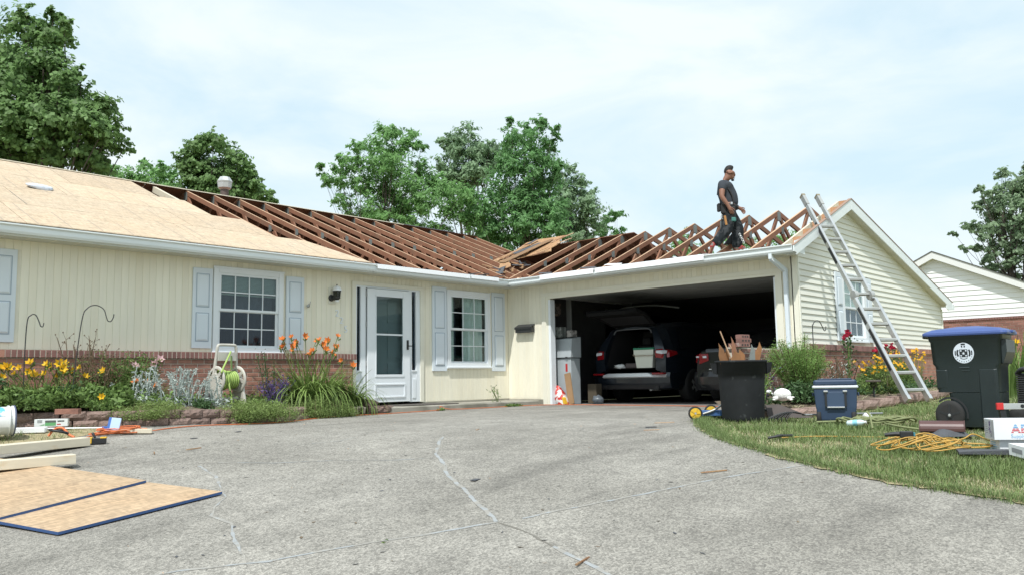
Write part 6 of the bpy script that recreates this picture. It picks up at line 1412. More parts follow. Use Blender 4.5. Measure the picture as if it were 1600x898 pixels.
# lily-like flower: six petals on a throat
def lily_mesh(m, r=.055, name='flower'):
    b = MB()
    for k in range(6):
        a = k * PI / 3; c, s = math.cos(a), math.sin(a); w = .40 * r; tilt = .35 * r
        b._add([(0, 0, -.6 * r), (c*.55*r - s*w, s*.55*r + c*w, .1*r), (c*1.15*r, s*1.15*r, tilt + .1*r), (c*.55*r + s*w, s*.55*r - c*w, .1*r)], [(0, 1, 2, 3)])
    return b.mesh(name, m)
def flowers(parent, pts, me, tilt=0.9, sc=(.8, 1.2), face=None):
    for p in pts:
        o = place(me, me.name.split('.')[0], parent, p); s = random.uniform(*sc); o.scale = (s, s, s)
        o.rotation_euler = (random.uniform(.5, 1.3), random.uniform(-.4, .4), -YAW + random.uniform(-.9, .9)) if face is None else (random.uniform(-tilt, tilt), random.uniform(-tilt, tilt), random.uniform(0, 6))
def strap_clump(loc, n, h, w, lean, rx, ry, m, label, seed, stalks=0, stalk_h=0, me=None, buds=None, name='daylily_clump', cat='plant', spread=None):
    rng = np.random.default_rng(seed); random.seed(seed); t = plant(name, label, cat, loc)
    a = rng.uniform(0, 2*np.pi, n); r = np.sqrt(rng.uniform(size=n)); base = np.column_stack([np.cos(a) * r * rx, np.sin(a) * r * ry, np.zeros(n)])
    V, F = blades(base, h * rng.uniform(.55, 1.15, n), w, lean, rng, 5, az=a + rng.normal(0, .7, n)); np_mesh('foliage', V, F, m, t)
    if stalks:
        pts = []; b = MB()
        for k in range(stalks):
            x0, y0 = random.uniform(-.6, .6) * rx, random.uniform(-.5, .5) * ry; sx, sy = (spread or (rx, ry)); x1, y1 = x0 + random.uniform(-.5, .5) * sx, y0 + random.uniform(-.4, .3) * sy; z1 = stalk_h * random.uniform(.72, 1.06)
            b.tube(bez([(x0, y0, 0), ((x0*2+x1)/3, (y0*2+y1)/3, z1*.55), (x1, y1, z1)], 4), .005, 4); pts.append((x1, y1, z1))
            for q in range(3):
                dx, dz = random.uniform(-.07, .07), random.uniform(-.09, .03); b.tube([(x1, y1, z1 - .08), (x1 + dx, y1 + random.uniform(-.03, .03), z1 + dz)], [.004, .011], 4)
        b.build('flower_stalk', M['leaf_strap'], t); flowers(t, pts, me)
    return t
orange = lily_mesh([M['petal_orange']], .050); yellow = lily_mesh([M['petal_yellow']], .048); pink = lily_mesh([M['petal_pink']], .062)
strap_clump((-5.34, -.66, .20), 500, .74, .036, 1.5, .46, .28, M['leaf_strap'], 'big arching clump of orange daylilies left of the front door', 41, 22, 1.06, orange, spread=(.75, .35))
strap_clump((-4.62, -.66, .12), 150, .66, .034, 1.7, .18, .2, M['leaf_strap'], 'drooping daylily leaves at the corner by the door step', 43, 2, .8, orange)
strap_clump((-9.25, -.62, .22), 420, .48, .02, 1.0, .5, .25, M['leaf_strap'], 'clump of yellow daylilies around the shorter plant hook', 45, 24, .58, yellow, spread=(.9, .4))
strap_clump((-8.05, -.55, .26), 160, .40, .018, .8, .4, .2, M['leaf_mid'], 'clump with pink and white lily blooms among silver spikes', 47, 6, .60, pink)
strap_clump((-8.05, -.8, .2), 60, .3, .016, .8, .2, .1, M['leaf_mid'], 'few orange lily blooms low among silver spikes', 49, 4, .42, orange)
strap_clump((-8.95, -1.5, .2), 30, .2, .016, .9, .1, .1, M['leaf_mid'], 'single yellow bloom low in the leafy ground cover', 50, 1, .22, yellow)
# silver spiked lamb's ears
def spikes(loc, n, rx, ry, h, label, seed):
    rng = np.random.default_rng(seed); random.seed(seed); t = plant('silver_spike_plant', label, 'plant', loc); parts = []; b = MB()
    for k in range(n):
        x, y = random.gauss(0, .45) * rx, random.gauss(0, .45) * ry; hh = h * random.uniform(.55, 1.1); lx, ly = random.gauss(0, .06), random.gauss(0, .05)
        P = bez([(x, y, 0), (x + lx * .3, y + ly * .3, hh * .5), (x + lx, y + ly, hh * .95), (x + lx * 1.4, y + ly, hh)], 4); b.tube(P, .006, 4)
        C = np.array([P[int(random.uniform(.25, .999) * (len(P) - 1))] + Vector((random.gauss(0, .014), random.gauss(0, .014), random.gauss(0, .012))) for _ in range(26)])
        parts.append(leaves(C, .032, .42, up=.5, rng=rng))
    base = np.column_stack([rng.normal(0, .5, 260) * rx, rng.normal(0, .5, 260) * ry, rng.uniform(0, .14, 260)]); parts.append(leaves(base, .075, .36, up=.55, rng=rng))
    V, F = join(parts); np_mesh('foliage', V, F, M['leaf_silver'], t); b.build('stem', M['leaf_silver'], t)
spikes((-7.78, -1.22, .2), 42, .30, .22, .50, 'dense patch of silver woolly flower spikes left of the hose reel', 51)
spikes((-8.18, -.95, .22), 26, .30, .2, .50, 'silver woolly spikes behind the pale mound', 52)
spikes((-7.38, -1.3, .18), 12, .2, .12, .42, 'leaning silver woolly stems beside the hose reel frame', 53)
mound((-7.62, -1.5, .2), .14, .12, .13, 'small dark blue green rosette at the foot of the silver spikes', M['leaf_dark'], 900, .045, .5, 54)
o = mound((-7.32, -1.93, .07), .06, .05, .05, 'tiny bright green weed growing from a gap in the block wall', M['leaf_mid'], 260, .035, .6, 55, 'weed', 6)
# dry seed-head stems and loose green perennial behind
def wiry(loc, n, rx, ry, h, label, seed, m, head=.02, ml=None, nl=0, name='dry_stem_plant'):
    random.seed(seed); rng = np.random.default_rng(seed); t = plant(name, label, 'plant', loc); b = MB(); C = []
    for k in range(n):
        x, y = random.gauss(0, .4) * rx, random.gauss(0, .4) * ry; hh = h * random.uniform(.6, 1.05); lx, ly = random.gauss(0, .14), random.gauss(0, .1)
        P = bez([(x, y, 0), (x + lx * .4, y + ly * .4, hh * .5), (x + lx, y + ly, hh)], 5); b.tube(P, [.006] * (len(P) - 1) + [.003], 4)
        for q in range(5):
            s = P[random.randint(len(P) // 2, len(P) - 1)]; e = s + Vector((random.gauss(0, .05), random.gauss(0, .05), random.uniform(.02, .10))); b.tube([s, e], .0025, 3); b.blob(e, .009, .009, .011, 5, 3)
        if nl: C += [P[random.randint(1, len(P) - 1)] + Vector((random.gauss(0, .05), random.gauss(0, .05), random.gauss(0, .04))) for _ in range(nl)]
    b.build('stem', m, t)
    if nl: V, F = leaves(np.array(C), .05, .3, up=.3, rng=rng); np_mesh('foliage', V, F, ml, t)
    return t
wiry((-8.7, -.5, .24), 24, .42, .2, .92, 'spindly dry brown seed stems against the cream wall', 61, M['leaf_brown'])
wiry((-8.55, -.45, .24), 22, .36, .15, .62, 'loose olive green perennial below the dry seed stems', 62, M['leaf_brown'], ml=M['leaf_mid'], nl=60, name='perennial')
wiry((-8.0, -.45, .26), 26, .38, .2, .68, 'tall bushy green perennial beside the brick left of the hose reel', 63, M['leaf_mid'], ml=M['leaf_mid'], nl=85, name='perennial')
wiry((-6.15, -.9, .22), 14, .16, .12, .34, 'purple flowering sage left of the orange daylilies', 64, M['petal_purple'], ml=M['petal_purple'], nl=16, name='sage_plant')
wiry((-6.0, -.45, .2), 6, .12, .1, .8, 'dark thin fern like stems between sage and daylilies', 65, M['leaf_dark'], ml=M['leaf_dark'], nl=26, name='fern')
# weeds in the step crack
wiry((-1.28, -.88, .09), 3, .03, .02, .26, 'tall thin weed growing at the step edge under the mailbox', 66, M['leaf_mid'], ml=M['leaf_mid'], nl=10, name='weed')
mound((-1.0, -1.02, -.01), .28, .06, .06, 'low green weeds along the foundation below the mailbox', M['leaf_mid'], 500, .045, .5, 67, 'weed')
mound((-2.95, -1.05, -.03), .12, .06, .06, 'lone green leaf scrap on the drive before the step', M['leaf_mid'], 60, .07, .5, 68, 'weed', 6)
mound((-9.78, -7.95, -.46), .06, .04, .02, 'tuft of weed growing in the sealed drive crack', M['leaf_mid'], 220, .022, .4, 69, 'weed', 6)
# ---- right bed
rng = np.random.default_rng(71)
t = plant('feathery_shrub', 'feathery bright green shrub before the gable corner and downspout', 'shrub', (-1.45, -7.02, .2))
random.seed(71); C = []; b = MB()
for k in range(70):
    a = random.uniform(0, 2*PI); r_ = math.sqrt(random.random()) * .46; hh = random.uniform(.55, .92) * (1 - .28 * (r_ / .46) ** 2); P = bez([(.2 * r_ * math.cos(a), .2 * r_ * math.sin(a), 0), (.7 * r_ * math.cos(a), .7 * r_ * math.sin(a), hh * .6), (r_ * math.cos(a) * 1.05, r_ * math.sin(a) * 1.05, hh)], 6); b.tube(P, .005, 4)
    for q in range(300):
        f = random.uniform(.25, 1); p = P[int(f * (len(P) - 1))]; C.append(p + Vector((random.gauss(0, .035), random.gauss(0, .035), random.gauss(.01, .035))))
V, F = leaves(np.array(C), .038, .16, up=.5, rng=rng); np_mesh('foliage', V, F, M['leaf_shrub'], t); b.build('stem', M['leaf_brown'], t)
mound((-1.75, -7.15, .2), .38, .28, .24, 'dark leaved low plant behind the white turtle', M['leaf_dark'], 2600, .065, .45, 72, 'perennial')
wiry((-2.75, -6.85, .08), 8, .12, .1, .5, 'tall leafy weeds rising right behind the trash can', 73, M['leaf_mid'], ml=M['leaf_mid'], nl=30, name='weed')
wiry((-2.2, -6.75, .15), 7, .25, .05, .45, 'small purple flower spikes against the brick wing wall', 74, M['leaf_mid'], ml=M['petal_purple'], nl=8, name='sage_plant')
wiry((-.35, -7.1, .2), 18, .3, .15, .5, 'pale dry grassy stems between shrub and golden flowers', 75, M['leaf_brown'], ml=M['leaf_silver'], nl=10)
daisy = MB()
for k in range(8): a = k * PI / 4; c, s = math.cos(a), math.sin(a); daisy._add([(0, 0, 0), (c*.012 - s*.006, s*.012 + c*.006, .002), (c*.022, s*.022, -.002), (c*.012 + s*.006, s*.012 - c*.006, .002)], [(0, 1, 2, 3)])
daisy = daisy.mesh('flower', [M['petal_gold']])
def coreopsis(loc, rx, ry, h, n, label, seed):
    rng = np.random.default_rng(seed); random.seed(seed); t = plant('golden_flower_plant', label, 'flowering plant', loc, None)
    P = ell(rng, 6000, rx, ry, h * .72, .3, .05); V, F = leaves(P, .055, .22, up=.5, rng=rng); np_mesh('foliage', V, F, M['leaf_mid'], t)
    pts = []; b = MB()
    for k in range(n):
        x, y = random.uniform(-1, 1) * rx, random.uniform(-1, .6) * ry; z = h * random.uniform(.62, 1.08) * (1 - .25 * (x / rx) ** 2); b.tube([(x * .8, y * .8, h * .3), (x, y, z)], .003, 3); pts.append((x, y, z))
    b.build('stem', M['leaf_mid'], t); flowers(t, pts, daisy, sc=(.9, 1.5))
coreopsis((.55, -7.35, .2), .55, .3, .56, 60, 'golden daisy flowers left of the ladder with bright green leaves', 81)
coreopsis((1.9, -7.3, .2), .65, .32, .68, 95, 'tall golden daisy flowers between ladder and wheeled bin', 82)
mound((.15, -7.6, .2), .4, .22, .36, 'bright green fine leaved plant behind the solar light', M['leaf_lime'], 4200, .05, .25, 83, 'perennial')
mound((-.2, -7.45, .18), .3, .2, .28, 'mid green leafy perennial left of the solar light', M['leaf_mid'], 2600, .05, .3, 84, 'perennial')
rose = MB()
for k in range(9):
    a = k * 2.4; r_ = .012 + .0042 * k; c, s = math.cos(a), math.sin(a); w = .024; rose._add([(c*r_*.4, s*r_*.4, -.02), (c*r_ - s*w, s*r_ + c*w, .012), (c*r_*1.3, s*r_*1.3, .032 - .003*k), (c*r_ + s*w, s*r_ - c*w, .012)], [(0, 1, 2, 3)])
rose = rose.mesh('flower', [M['petal_red']])
def rosebush(loc, heads, label, seed):
    random.seed(seed); rng = np.random.default_rng(seed); t = plant('rose_bush', label, 'rose bush', loc); b = MB(); C = []
    for (x, y, z) in heads:
        P = bez([(x * .3, y * .3, 0), (x * .8, y * .8, z * .6), (x, y, z)], 5); b.tube(P, .006, 5)
        C += [P[random.randint(2, len(P) - 1)] + Vector((random.gauss(0, .06), random.gauss(0, .06), random.gauss(-.03, .05))) for _ in range(55)]
    b.build('stem', M['leaf_mid'], t); V, F = leaves(np.array(C), .055, .55, rng=rng); np_mesh('foliage', V, F, M['leaf_dark'], t)
    for (x, y, z) in heads:
        for q in range(3): o = place(rose, 'flower', t, (x + random.gauss(0, .025), y + random.gauss(0, .025), z + random.gauss(.01, .02))); s = random.uniform(.75, 1.1); o.scale = (s, s, s); o.rotation_euler = (random.uniform(.2, 1.0), random.uniform(-.3, .3), random.uniform(0, 6))
rosebush((.35, -7.0, .2), [(-.2, -.1, .86), (.12, 0, .93), (.26, .02, .94)], 'tall red rose stems before the gable window', 85)
rosebush((1.75, -7.0, .2), [(-.25, -.1, .72), (.1, -.1, .74), (.5, -.1, .73), (.72, .0, .78), (.25, -.2, .62), (-.5, -.15, .66)], 'red rose bush right of the ladder above the golden flowers', 86)
# straw mulch and the dry strip where lawn meets drive
ribbon('dry_verge', [(p[0] + .05, p[1] + .01) for p in RIGHT_EDGE[2:16]], .17, .020, bpy.data.materials['straw_litter'], .5)
cover([(-3.0, -7.0), (-2.0, -7.5), (.9, -7.98), (3.0, -7.9), (3.0, -7.4), (-2.0, -6.9)], 1800, .10, .07, .12, M['grass_dry'], '', .05, 'mulch_straw', 91)
# tall iris-like leaves by the neighbour's wall, right of the bin
strap_clump((1.9, -8.95, .08), 150, 1.0, .05, .45, .5, .35, M['leaf_mid'], 'tall pale sword leaves in front of the neighboring brick wall', 92, name='iris_clump')
strap_clump((2.9, -8.85, .08), 130, .9, .05, .55, .7, .4, M['leaf_strap'], 'broad leafy clump at the right edge before the brick wall', 93, 2, .95, yellow, name='iris_clump')

# ---- trees
def twigs(rng, c, r, k, n, flat=.8):
    """leaf centres in k sub-clumps inside a ball"""
    d = rng.normal(size=(k, 3)); d /= np.linalg.norm(d, axis=1)[:, None]; cc = c + d * (rng.uniform(.35, 1.0, k) ** .7)[:, None] * r * np.array([1, 1, flat])
    out = []
    for q in cc:      # each twig is a drooping frond pointing outwards
        o = (q - c) / r + rng.normal(size=3) * .35; o /= np.linalg.norm(o) + 1e-9; t_ = rng.uniform(-.5, 1, n)[:, None] * min(r, .8) * .75
        out.append(q + o * t_ - np.array([0, 0, .22]) * t_ ** 2 + rng.normal(size=(n, 3)) * min(r, .8) * np.array([.17, .17, .10]))
    P = np.concatenate(out)
    return P, (P - c) / r
def crown_leaves(C, out, size, asp, rng, droop):
    """leaves that face outwards and towards the light, hanging a little"""
    N = len(C); sun_l = Matrix.Rotation(YAW, 3, 'Z') @ SUN_DIR
    nr = out * .75 + np.array(sun_l) * .55 + rng.normal(size=(N, 3)) * .42; nr /= np.linalg.norm(nr, axis=1)[:, None]
    d = rng.normal(size=(N, 3)); d[:, 2] -= droop; d -= nr * (d * nr).sum(1)[:, None]; d /= np.linalg.norm(d, axis=1)[:, None]; n = np.cross(nr, d)
    L = size * (1 + .4 * rng.uniform(-1, 1, N))[:, None]; W_ = L * asp; b = nr * L * .08
    V = np.stack([C - d * L * .5, C + n * W_ * .5 + b, C + d * L * .5, C - n * W_ * .5 + b], 1).reshape(-1, 3)
    return V, np.arange(4 * N).reshape(N, 4)
def tree(name, label, loc, rz, blobs, m, leaf, asp, dens, seed, trunk_h, tr=.2, group=None, droop=.25, depth=.7, limb=True, lean=0.0):
    """blobs: (x,z,r) in the tree's own frame; y is scattered"""
    rng = np.random.default_rng(seed); random.seed(seed); t = thing(name, label, 'tree', loc, rz, group); parts = []; b = MB()
    top = max(z for x, z, r in blobs); cxm = sum(x for x, z, r in blobs) / len(blobs)
    path = bez([(lean, 0, -.6), (lean * .6 + .1, 0, trunk_h * .5), (cxm * .5, 0, trunk_h), (cxm * .8, 0, top * .8)], 6); nP = len(path)
    b.tube(path, [tr * (1 - .85 * i / nP) for i in range(nP)], 8)
    for (x, z, r) in blobs:
        for rep in range(2):
            y = rng.uniform(-1, 1) * depth * (1.2 + .5 * r); c = np.array([x, y, z]); k = max(4, int(13 * r * r * dens)); k = min(k, 90)
            parts.append(twigs(rng, c, r * rng.uniform(.72, .95), k, int(38 * (1 if r > .6 else .7))))
            if limb:
                i = int(np.clip((z - 1.2 * r) / max(top, 1) * nP * .8, 1, nP - 2)); s = path[i]; e = Vector(c)
                mid = s.lerp(e, .55) + Vector((random.gauss(0, .15), random.gauss(0, .15), -.12 * (e - s).length)); P = bez([s, mid, e], 4); b.tube(P, [tr * .33 * (1 - .8 * q / len(P)) * min(1, r) for q in range(len(P))], 5)
    C = np.concatenate([p[0] for p in parts]); O = np.concatenate([p[1] for p in parts]); V, F = crown_leaves(C, O, leaf, asp, rng, droop); np_mesh('crown', V, F, m, t); b.build('trunk', M['bark'], t); return t
TB_A = ((-3.35, 17.66, -.05), [(-0.62, 12.4, 0.73), (0.21, 12.49, 0.58), (0.51, 11.76, 0.46), (-0.54, 11.16, 0.93), (0.39, 10.73, 0.79), (-0.67, 9.93, 1.04), (0.47, 9.6, 1.0), (1.21, 10.1, 0.62), (1.71, 9.37, 0.66), (2.24, 9.56, 0.46), (0.97, 8.76, 0.87), (2.01, 8.64, 0.73), (2.64, 8.84, 0.42), (-0.27, 8.68, 1.04), (2.59, 8.32, 0.42), (1.59, 8.03, 0.71), (0.54, 7.94, 0.79), (-0.7, 7.76, 0.83), (1.99, 7.65, 0.52), (-1.68, 11.39, 1.04), (-1.92, 9.33, 1.25), (-1.74, 7.88, 1.04), (0.87, 12.38, 0.29), (1.42, 10.71, 0.29), (-0.41, 12.92, 0.33), (0.22, 12.97, 0.25)])
TB_B = ((4.93, 22.03, -.05), [(-0.65, 10.86, 0.55), (0.19, 11.12, 0.55), (0.87, 10.7, 0.5), (-1.07, 10.32, 0.55), (-0.25, 10.17, 0.66), (0.58, 10.02, 0.66), (1.28, 10.0, 0.5), (-0.67, 9.49, 0.72), (0.29, 9.33, 0.78), (1.26, 9.26, 0.66), (1.95, 9.03, 0.5), (2.22, 8.67, 0.33), (-1.22, 9.86, 0.44), (0.05, 11.4, 0.28), (-0.42, 11.33, 0.22), (1.55, 9.64, 0.39), (0.7, 8.78, 0.83), (-0.69, 8.8, 0.66)])
TB_C = ((3.86, 26.19, -.05), [(-0.11, 10.7, 0.35), (0.38, 10.51, 0.41), (0.91, 10.51, 0.35), (-0.27, 10.18, 0.53), (0.6, 10.02, 0.58), (1.34, 10.15, 0.47), (-0.85, 10.19, 0.47), (-1.43, 10.43, 0.41), (0.16, 9.59, 0.64), (1.12, 9.51, 0.64), (-0.4, 11.05, 0.15), (0.27, 10.95, 0.15)])
TB_D = ((5.97, 11.92, -.05), [(0.12, 9.94, 0.39), (0.67, 9.7, 0.37), (1.32, 9.8, 0.32), (-0.19, 9.37, 0.42), (0.38, 9.13, 0.51), (1.08, 9.12, 0.46), (1.66, 9.22, 0.28), (-0.66, 9.04, 0.32), (-1.24, 8.82, 0.28), (-1.47, 8.48, 0.32), (-0.83, 8.46, 0.42), (-0.09, 8.45, 0.55), (0.72, 8.44, 0.6), (1.48, 8.54, 0.46), (-1.94, 8.21, 0.28), (-1.83, 7.79, 0.28), (-1.37, 7.9, 0.37), (-0.56, 7.77, 0.51), (0.36, 7.64, 0.65), (1.28, 7.74, 0.6), (1.98, 8.07, 0.46), (2.44, 7.61, 0.51), (-1.27, 7.21, 0.37), (-0.23, 6.96, 0.55), (0.81, 6.83, 0.65), (1.73, 6.93, 0.6), (2.65, 6.8, 0.55), (-1.04, 6.75, 0.42), (0.11, 6.5, 0.46), (-0.89, 8.88, 0.18), (-2.05, 8.49, 0.14), (3.12, 7.25, 0.51), (3.45, 6.44, 0.51), (2.18, 6.23, 0.46), (1.26, 6.25, 0.46)])
TB_E = ((15.22, 16.72, -.05), [(-1.02, 12.57, 0.37), (-0.56, 12.41, 0.43), (0.22, 12.55, 0.49), (0.37, 12.85, 0.22), (0.67, 12.17, 0.49), (-0.26, 11.79, 0.62), (0.66, 11.47, 0.68), (1.28, 11.77, 0.49), (-1.02, 12.11, 0.25), (1.27, 11.0, 0.62), (-0.12, 10.87, 0.62), (0.64, 10.55, 0.68), (2.05, 12.06, 0.43), (1.73, 11.3, 0.55), (-1.04, 11.04, 0.55), (-0.44, 10.27, 0.68)])
TB_F = ((10.38, 8.58, -.05), [(-0.42, 10.05, 0.33), (0.06, 10.23, 0.29), (0.65, 10.27, 0.31), (1.12, 9.9, 0.24), (-0.43, 9.57, 0.43), (0.29, 9.68, 0.48), (0.95, 9.43, 0.38), (1.24, 9.5, 0.19), (-0.68, 9.1, 0.38), (0.03, 8.97, 0.57), (0.87, 8.84, 0.48), (1.34, 8.83, 0.24), (-0.57, 8.39, 0.57), (0.38, 8.26, 0.62), (1.17, 8.31, 0.38), (-0.94, 7.69, 0.57), (0.01, 7.55, 0.67), (0.96, 7.65, 0.52), (-1.19, 6.98, 0.57), (-0.12, 6.84, 0.67), (0.95, 6.94, 0.62), (-1.21, 6.27, 0.57), (-0.13, 6.13, 0.67), (0.94, 6.23, 0.62), (-0.74, 5.67, 0.48), (-2.02, 7.47, 0.48), (-1.79, 6.75, 0.48), (-1.45, 5.92, 0.48), (0.33, 5.65, 0.43), (-0.47, 10.29, 0.14), (0.78, 10.45, 0.12)])
TB_G = ((15.66, 10.26, -.05), [(-0.53, 9.76, 0.39), (-0.11, 9.56, 0.33), (0.3, 9.19, 0.36), (-0.26, 8.93, 0.55), (0.42, 8.5, 0.5), (-0.55, 8.24, 0.61), (0.55, 7.95, 0.61), (-0.01, 7.41, 0.66), (0.82, 7.26, 0.44), (-0.44, 7.0, 0.66), (0.31, 6.71, 0.55), (-0.87, 9.21, 0.33), (0.7, 8.5, 0.28), (0.15, 8.92, 0.39)])
TB_H = ((18.24, 10.42, -.05), [(-0.01, 7.91, 0.38), (0.43, 7.99, 0.29), (-0.17, 7.33, 0.41), (0.57, 7.41, 0.32), (0.27, 6.95, 0.35), (0.79, 7.11, 0.18), (-0.31, 7.63, 0.23)])
TB_I = ((26.32, -4.41, -.05), [(-0.16, 8.74, 0.26), (0.16, 8.92, 0.31), (-0.77, 8.02, 0.31), (-0.12, 7.88, 0.52), (0.41, 8.26, 0.63), (-1.3, 8.08, 0.21), (-1.18, 7.51, 0.31), (-0.4, 7.24, 0.52), (0.39, 7.22, 0.63), (-1.71, 6.61, 0.26), (-1.98, 6.43, 0.18), (-0.93, 6.46, 0.47), (-0.15, 6.32, 0.58), (0.64, 6.44, 0.63), (-1.6, 5.83, 0.26), (-0.69, 5.55, 0.47), (0.1, 5.54, 0.58), (-1.86, 5.57, 0.18), (-1.22, 5.17, 0.26), (-0.44, 4.9, 0.42), (0.22, 4.88, 0.47), (0.08, 4.37, 0.42), (1.18, 7.73, 0.78), (1.15, 5.65, 0.89), (-0.96, 4.78, 0.21)])
tree('maple_tree', 'tallest dark maple tree behind the left end of the roof', (TB_A[0][0] - .35, TB_A[0][1] + .38, .35), -YAW, TB_A[1], M['leaf_maple'], .165, .72, 2.6, 101, 6.0, .32)
tree('maple_tree', 'round topped maple tree standing behind the roof vent', TB_B[0], -YAW, TB_B[1], M['leaf_maple'], .17, .72, 3.4, 102, 4.5, .2)
tree('small_tree', 'low light green tree between the two maples behind the roof', TB_C[0], -YAW, TB_C[1], M['leaf_ash'], .17, .5, 3.0, 103, 4.0, .14)
tree('locust_tree', 'airy light green tree with thin dark limbs behind the bare trusses', TB_D[0], -YAW, TB_D[1], M['leaf_ash'], .18, .30, 4.0, 104, 5.0, .13, droop=.5)
tree('grey_tree', 'greyish green tree behind the airy tree and the darker one', TB_E[0], -YAW, TB_E[1], M['leaf_grey'], .17, .5, 3.8, 105, 6.0, .2)
tree('ash_tree', 'tall deep green tree behind the roof valley', TB_F[0], -YAW, TB_F[1], M['leaf_ash2'], .175, .36, 4.2, 106, 5.0, .17, droop=.4)
tree('grey_tree', 'pale rounded tree on the right of the deep green tree', TB_G[0], -YAW, TB_G[1], M['leaf_grey'], .17, .4, 3.8, 107, 5.0, .16)
tree('small_tree', 'small tree top showing over the garage trusses at right', TB_H[0], -YAW, TB_H[1], M['leaf_ash2'], .2, .4, 2.4, 108, 5.0, .12)
tree('oak_tree', 'oak tree with grey green leaves behind the neighboring house', TB_I[0], -YAW, TB_I[1], M['leaf_oak'], .175, .5, 3.4, 109, 5.0, .25)
# low far greenery seen through the garage trusses
def far_hedge(x, y, w, h, seed, label):
    rng = np.random.default_rng(seed); t = thing('far_tree', label, 'tree', (x, y, -.05), -YAW); C = np.concatenate([twigs(rng, np.array([rng.uniform(-w, w), rng.uniform(-1, 1), rng.uniform(.3, .95) * h]), .7, 12, 40)[0] for _ in range(16)]); V, F = leaves(C, .2, .4, rng=rng); np_mesh('crown', V, F, M['leaf_ash'], t)
    b = MB(); b.tube([(0, 0, -.3), (.1, 0, h * .7)], [.2, .05], 7); b.build('trunk', M['bark'], t)
far_hedge(24, 7.5, 2.0, 7.4, 111, 'distant green tree glimpsed through the middle garage trusses')
far_hedge(26, 4.0, 1.6, 7.6, 112, 'distant green tree glimpsed behind the roofer between trusses')
# ================================================================== neighboring house
NA = Vector((14.865, -4.467, 0)); un = Vector((0, -1, 0))
nh = thing('neighbor_house', 'white sided neighboring house with red brick base and grey shingle roof', 'house', (NA.x, NA.y, -.2), math.atan2(un.y, un.x))
# local x = along the gable (towards the viewer's right), local y = into the house
AZ = 4.405
def nzz(x): return AZ - .48 * abs(x)
WN = 4.6
b = MB(); b.prism([(-WN, 0), (WN, 0), (WN, nzz(WN) - .1), (0, AZ - .1), (-WN, nzz(WN) - .1)], 'y', .02, .2); b.box((WN - .2, .2, 0), (WN, 11, 2.2)); b.box((-WN, .2, 0), (-WN + .2, 11, 2.2)); b.build('wall', M['white_vinyl'], nh)
z = 2.25; cs = .152
while z < AZ - .30:
    w0_ = min(WN, (AZ - .22 - z) / .48); w1_ = min(WN, max(.05, (AZ - .22 - z - cs) / .48)); bb = MB(); d = .025
    bb._add([(-w0_, -d, z), (w0_, -d, z), (w1_, -.004, z + cs), (-w1_, -.004, z + cs), (-w0_, .018, z), (w0_, .018, z), (w1_, .018, z + cs), (-w1_, .018, z + cs)], [(0, 1, 2, 3), (1, 0, 4, 5), (1, 5, 6, 2), (0, 3, 7, 4), (3, 2, 6, 7)])
    bb.build('siding_board', M['white_vinyl'], nh); z += cs
b = MB(); b.box((-WN, -.06, -.2), (WN, .018, 2.235)); b.build('mortar_wall', M['mortar'], nh)
b = MB()
for row in range(33):
    x = -WN + (.1 if row % 2 else 0)
    while x < WN - .2: b.box((x, -.072, 2.18 - row * .0677), (x + .194, -.06, 2.18 - row * .0677 + .0575)); x += .2045
tag(b.build('brick', M['far_brick'], nh), kind='stuff')
b = MB()
x = -WN
while x < WN: b.box((x, -.10, 2.235 - .0), (x + .06, .0, 2.30)); x += .07
tag(b.build('cap_brick', M['brick_cap'], nh), kind='stuff')
b = MB(); ov = .45
b.prism([(-WN - ov, nzz(WN + ov)), (0, AZ), (0, AZ - .21), (-WN - ov, nzz(WN + ov) - .2)], 'y', -.22, -.19); b.prism([(0.001, AZ), (WN + ov, nzz(WN + ov)), (WN + ov, nzz(WN + ov) - .2), (0.001, AZ - .21)], 'y', -.22, -.19); b.build('rake_fascia', mat('neighbor_fascia', (.72, .73, .72), .5), nh)
b = MB(); b.prism([(0, AZ - .2), (WN + ov, nzz(WN + ov) - .19), (WN + ov, nzz(WN + ov) - .17), (0, AZ - .18)], 'y', -.19, .02); b.prism([(0, AZ - .2), (-WN - ov, nzz(WN + ov) - .19), (-WN - ov, nzz(WN + ov) - .17), (0, AZ - .18)], 'y', -.19, .02); b.build('rake_soffit', M['soffit'], nh)
SHM = mat('grey_shingle', (.10, .105, .095), .95, island=.3, var=.2, scale=8, bump=.5)
for sgn in (-1, 1):
    b = MB(); b.prism([(0, AZ + .0), (sgn * (WN + ov + .03), nzz(WN + ov + .03)), (sgn * (WN + ov + .03), nzz(WN + ov + .03) + .025), (0, AZ + .03)], 'y', -.24, 11.2); r_ = b.build('roof_slope', SHM, nh)
b = MB(); k = 0; s_ = math.hypot(1, .48)
for row in range(34):
    x0 = row * .15; yy = -.24
    while yy < 11:
        L = .15 if (row % 2 and yy < -.2) else .30; b._add([(x0 + .17, yy, nzz(x0 + .17) + .034), (x0 + .17, min(yy + L - .012, 11.2), nzz(x0 + .17) + .034), (x0, min(yy + L - .012, 11.2), nzz(x0) + .03), (x0, yy, nzz(x0) + .03)], [(0, 1, 2, 3)]); yy += L
tag(b.build('shingle', SHM, nh), kind='stuff')

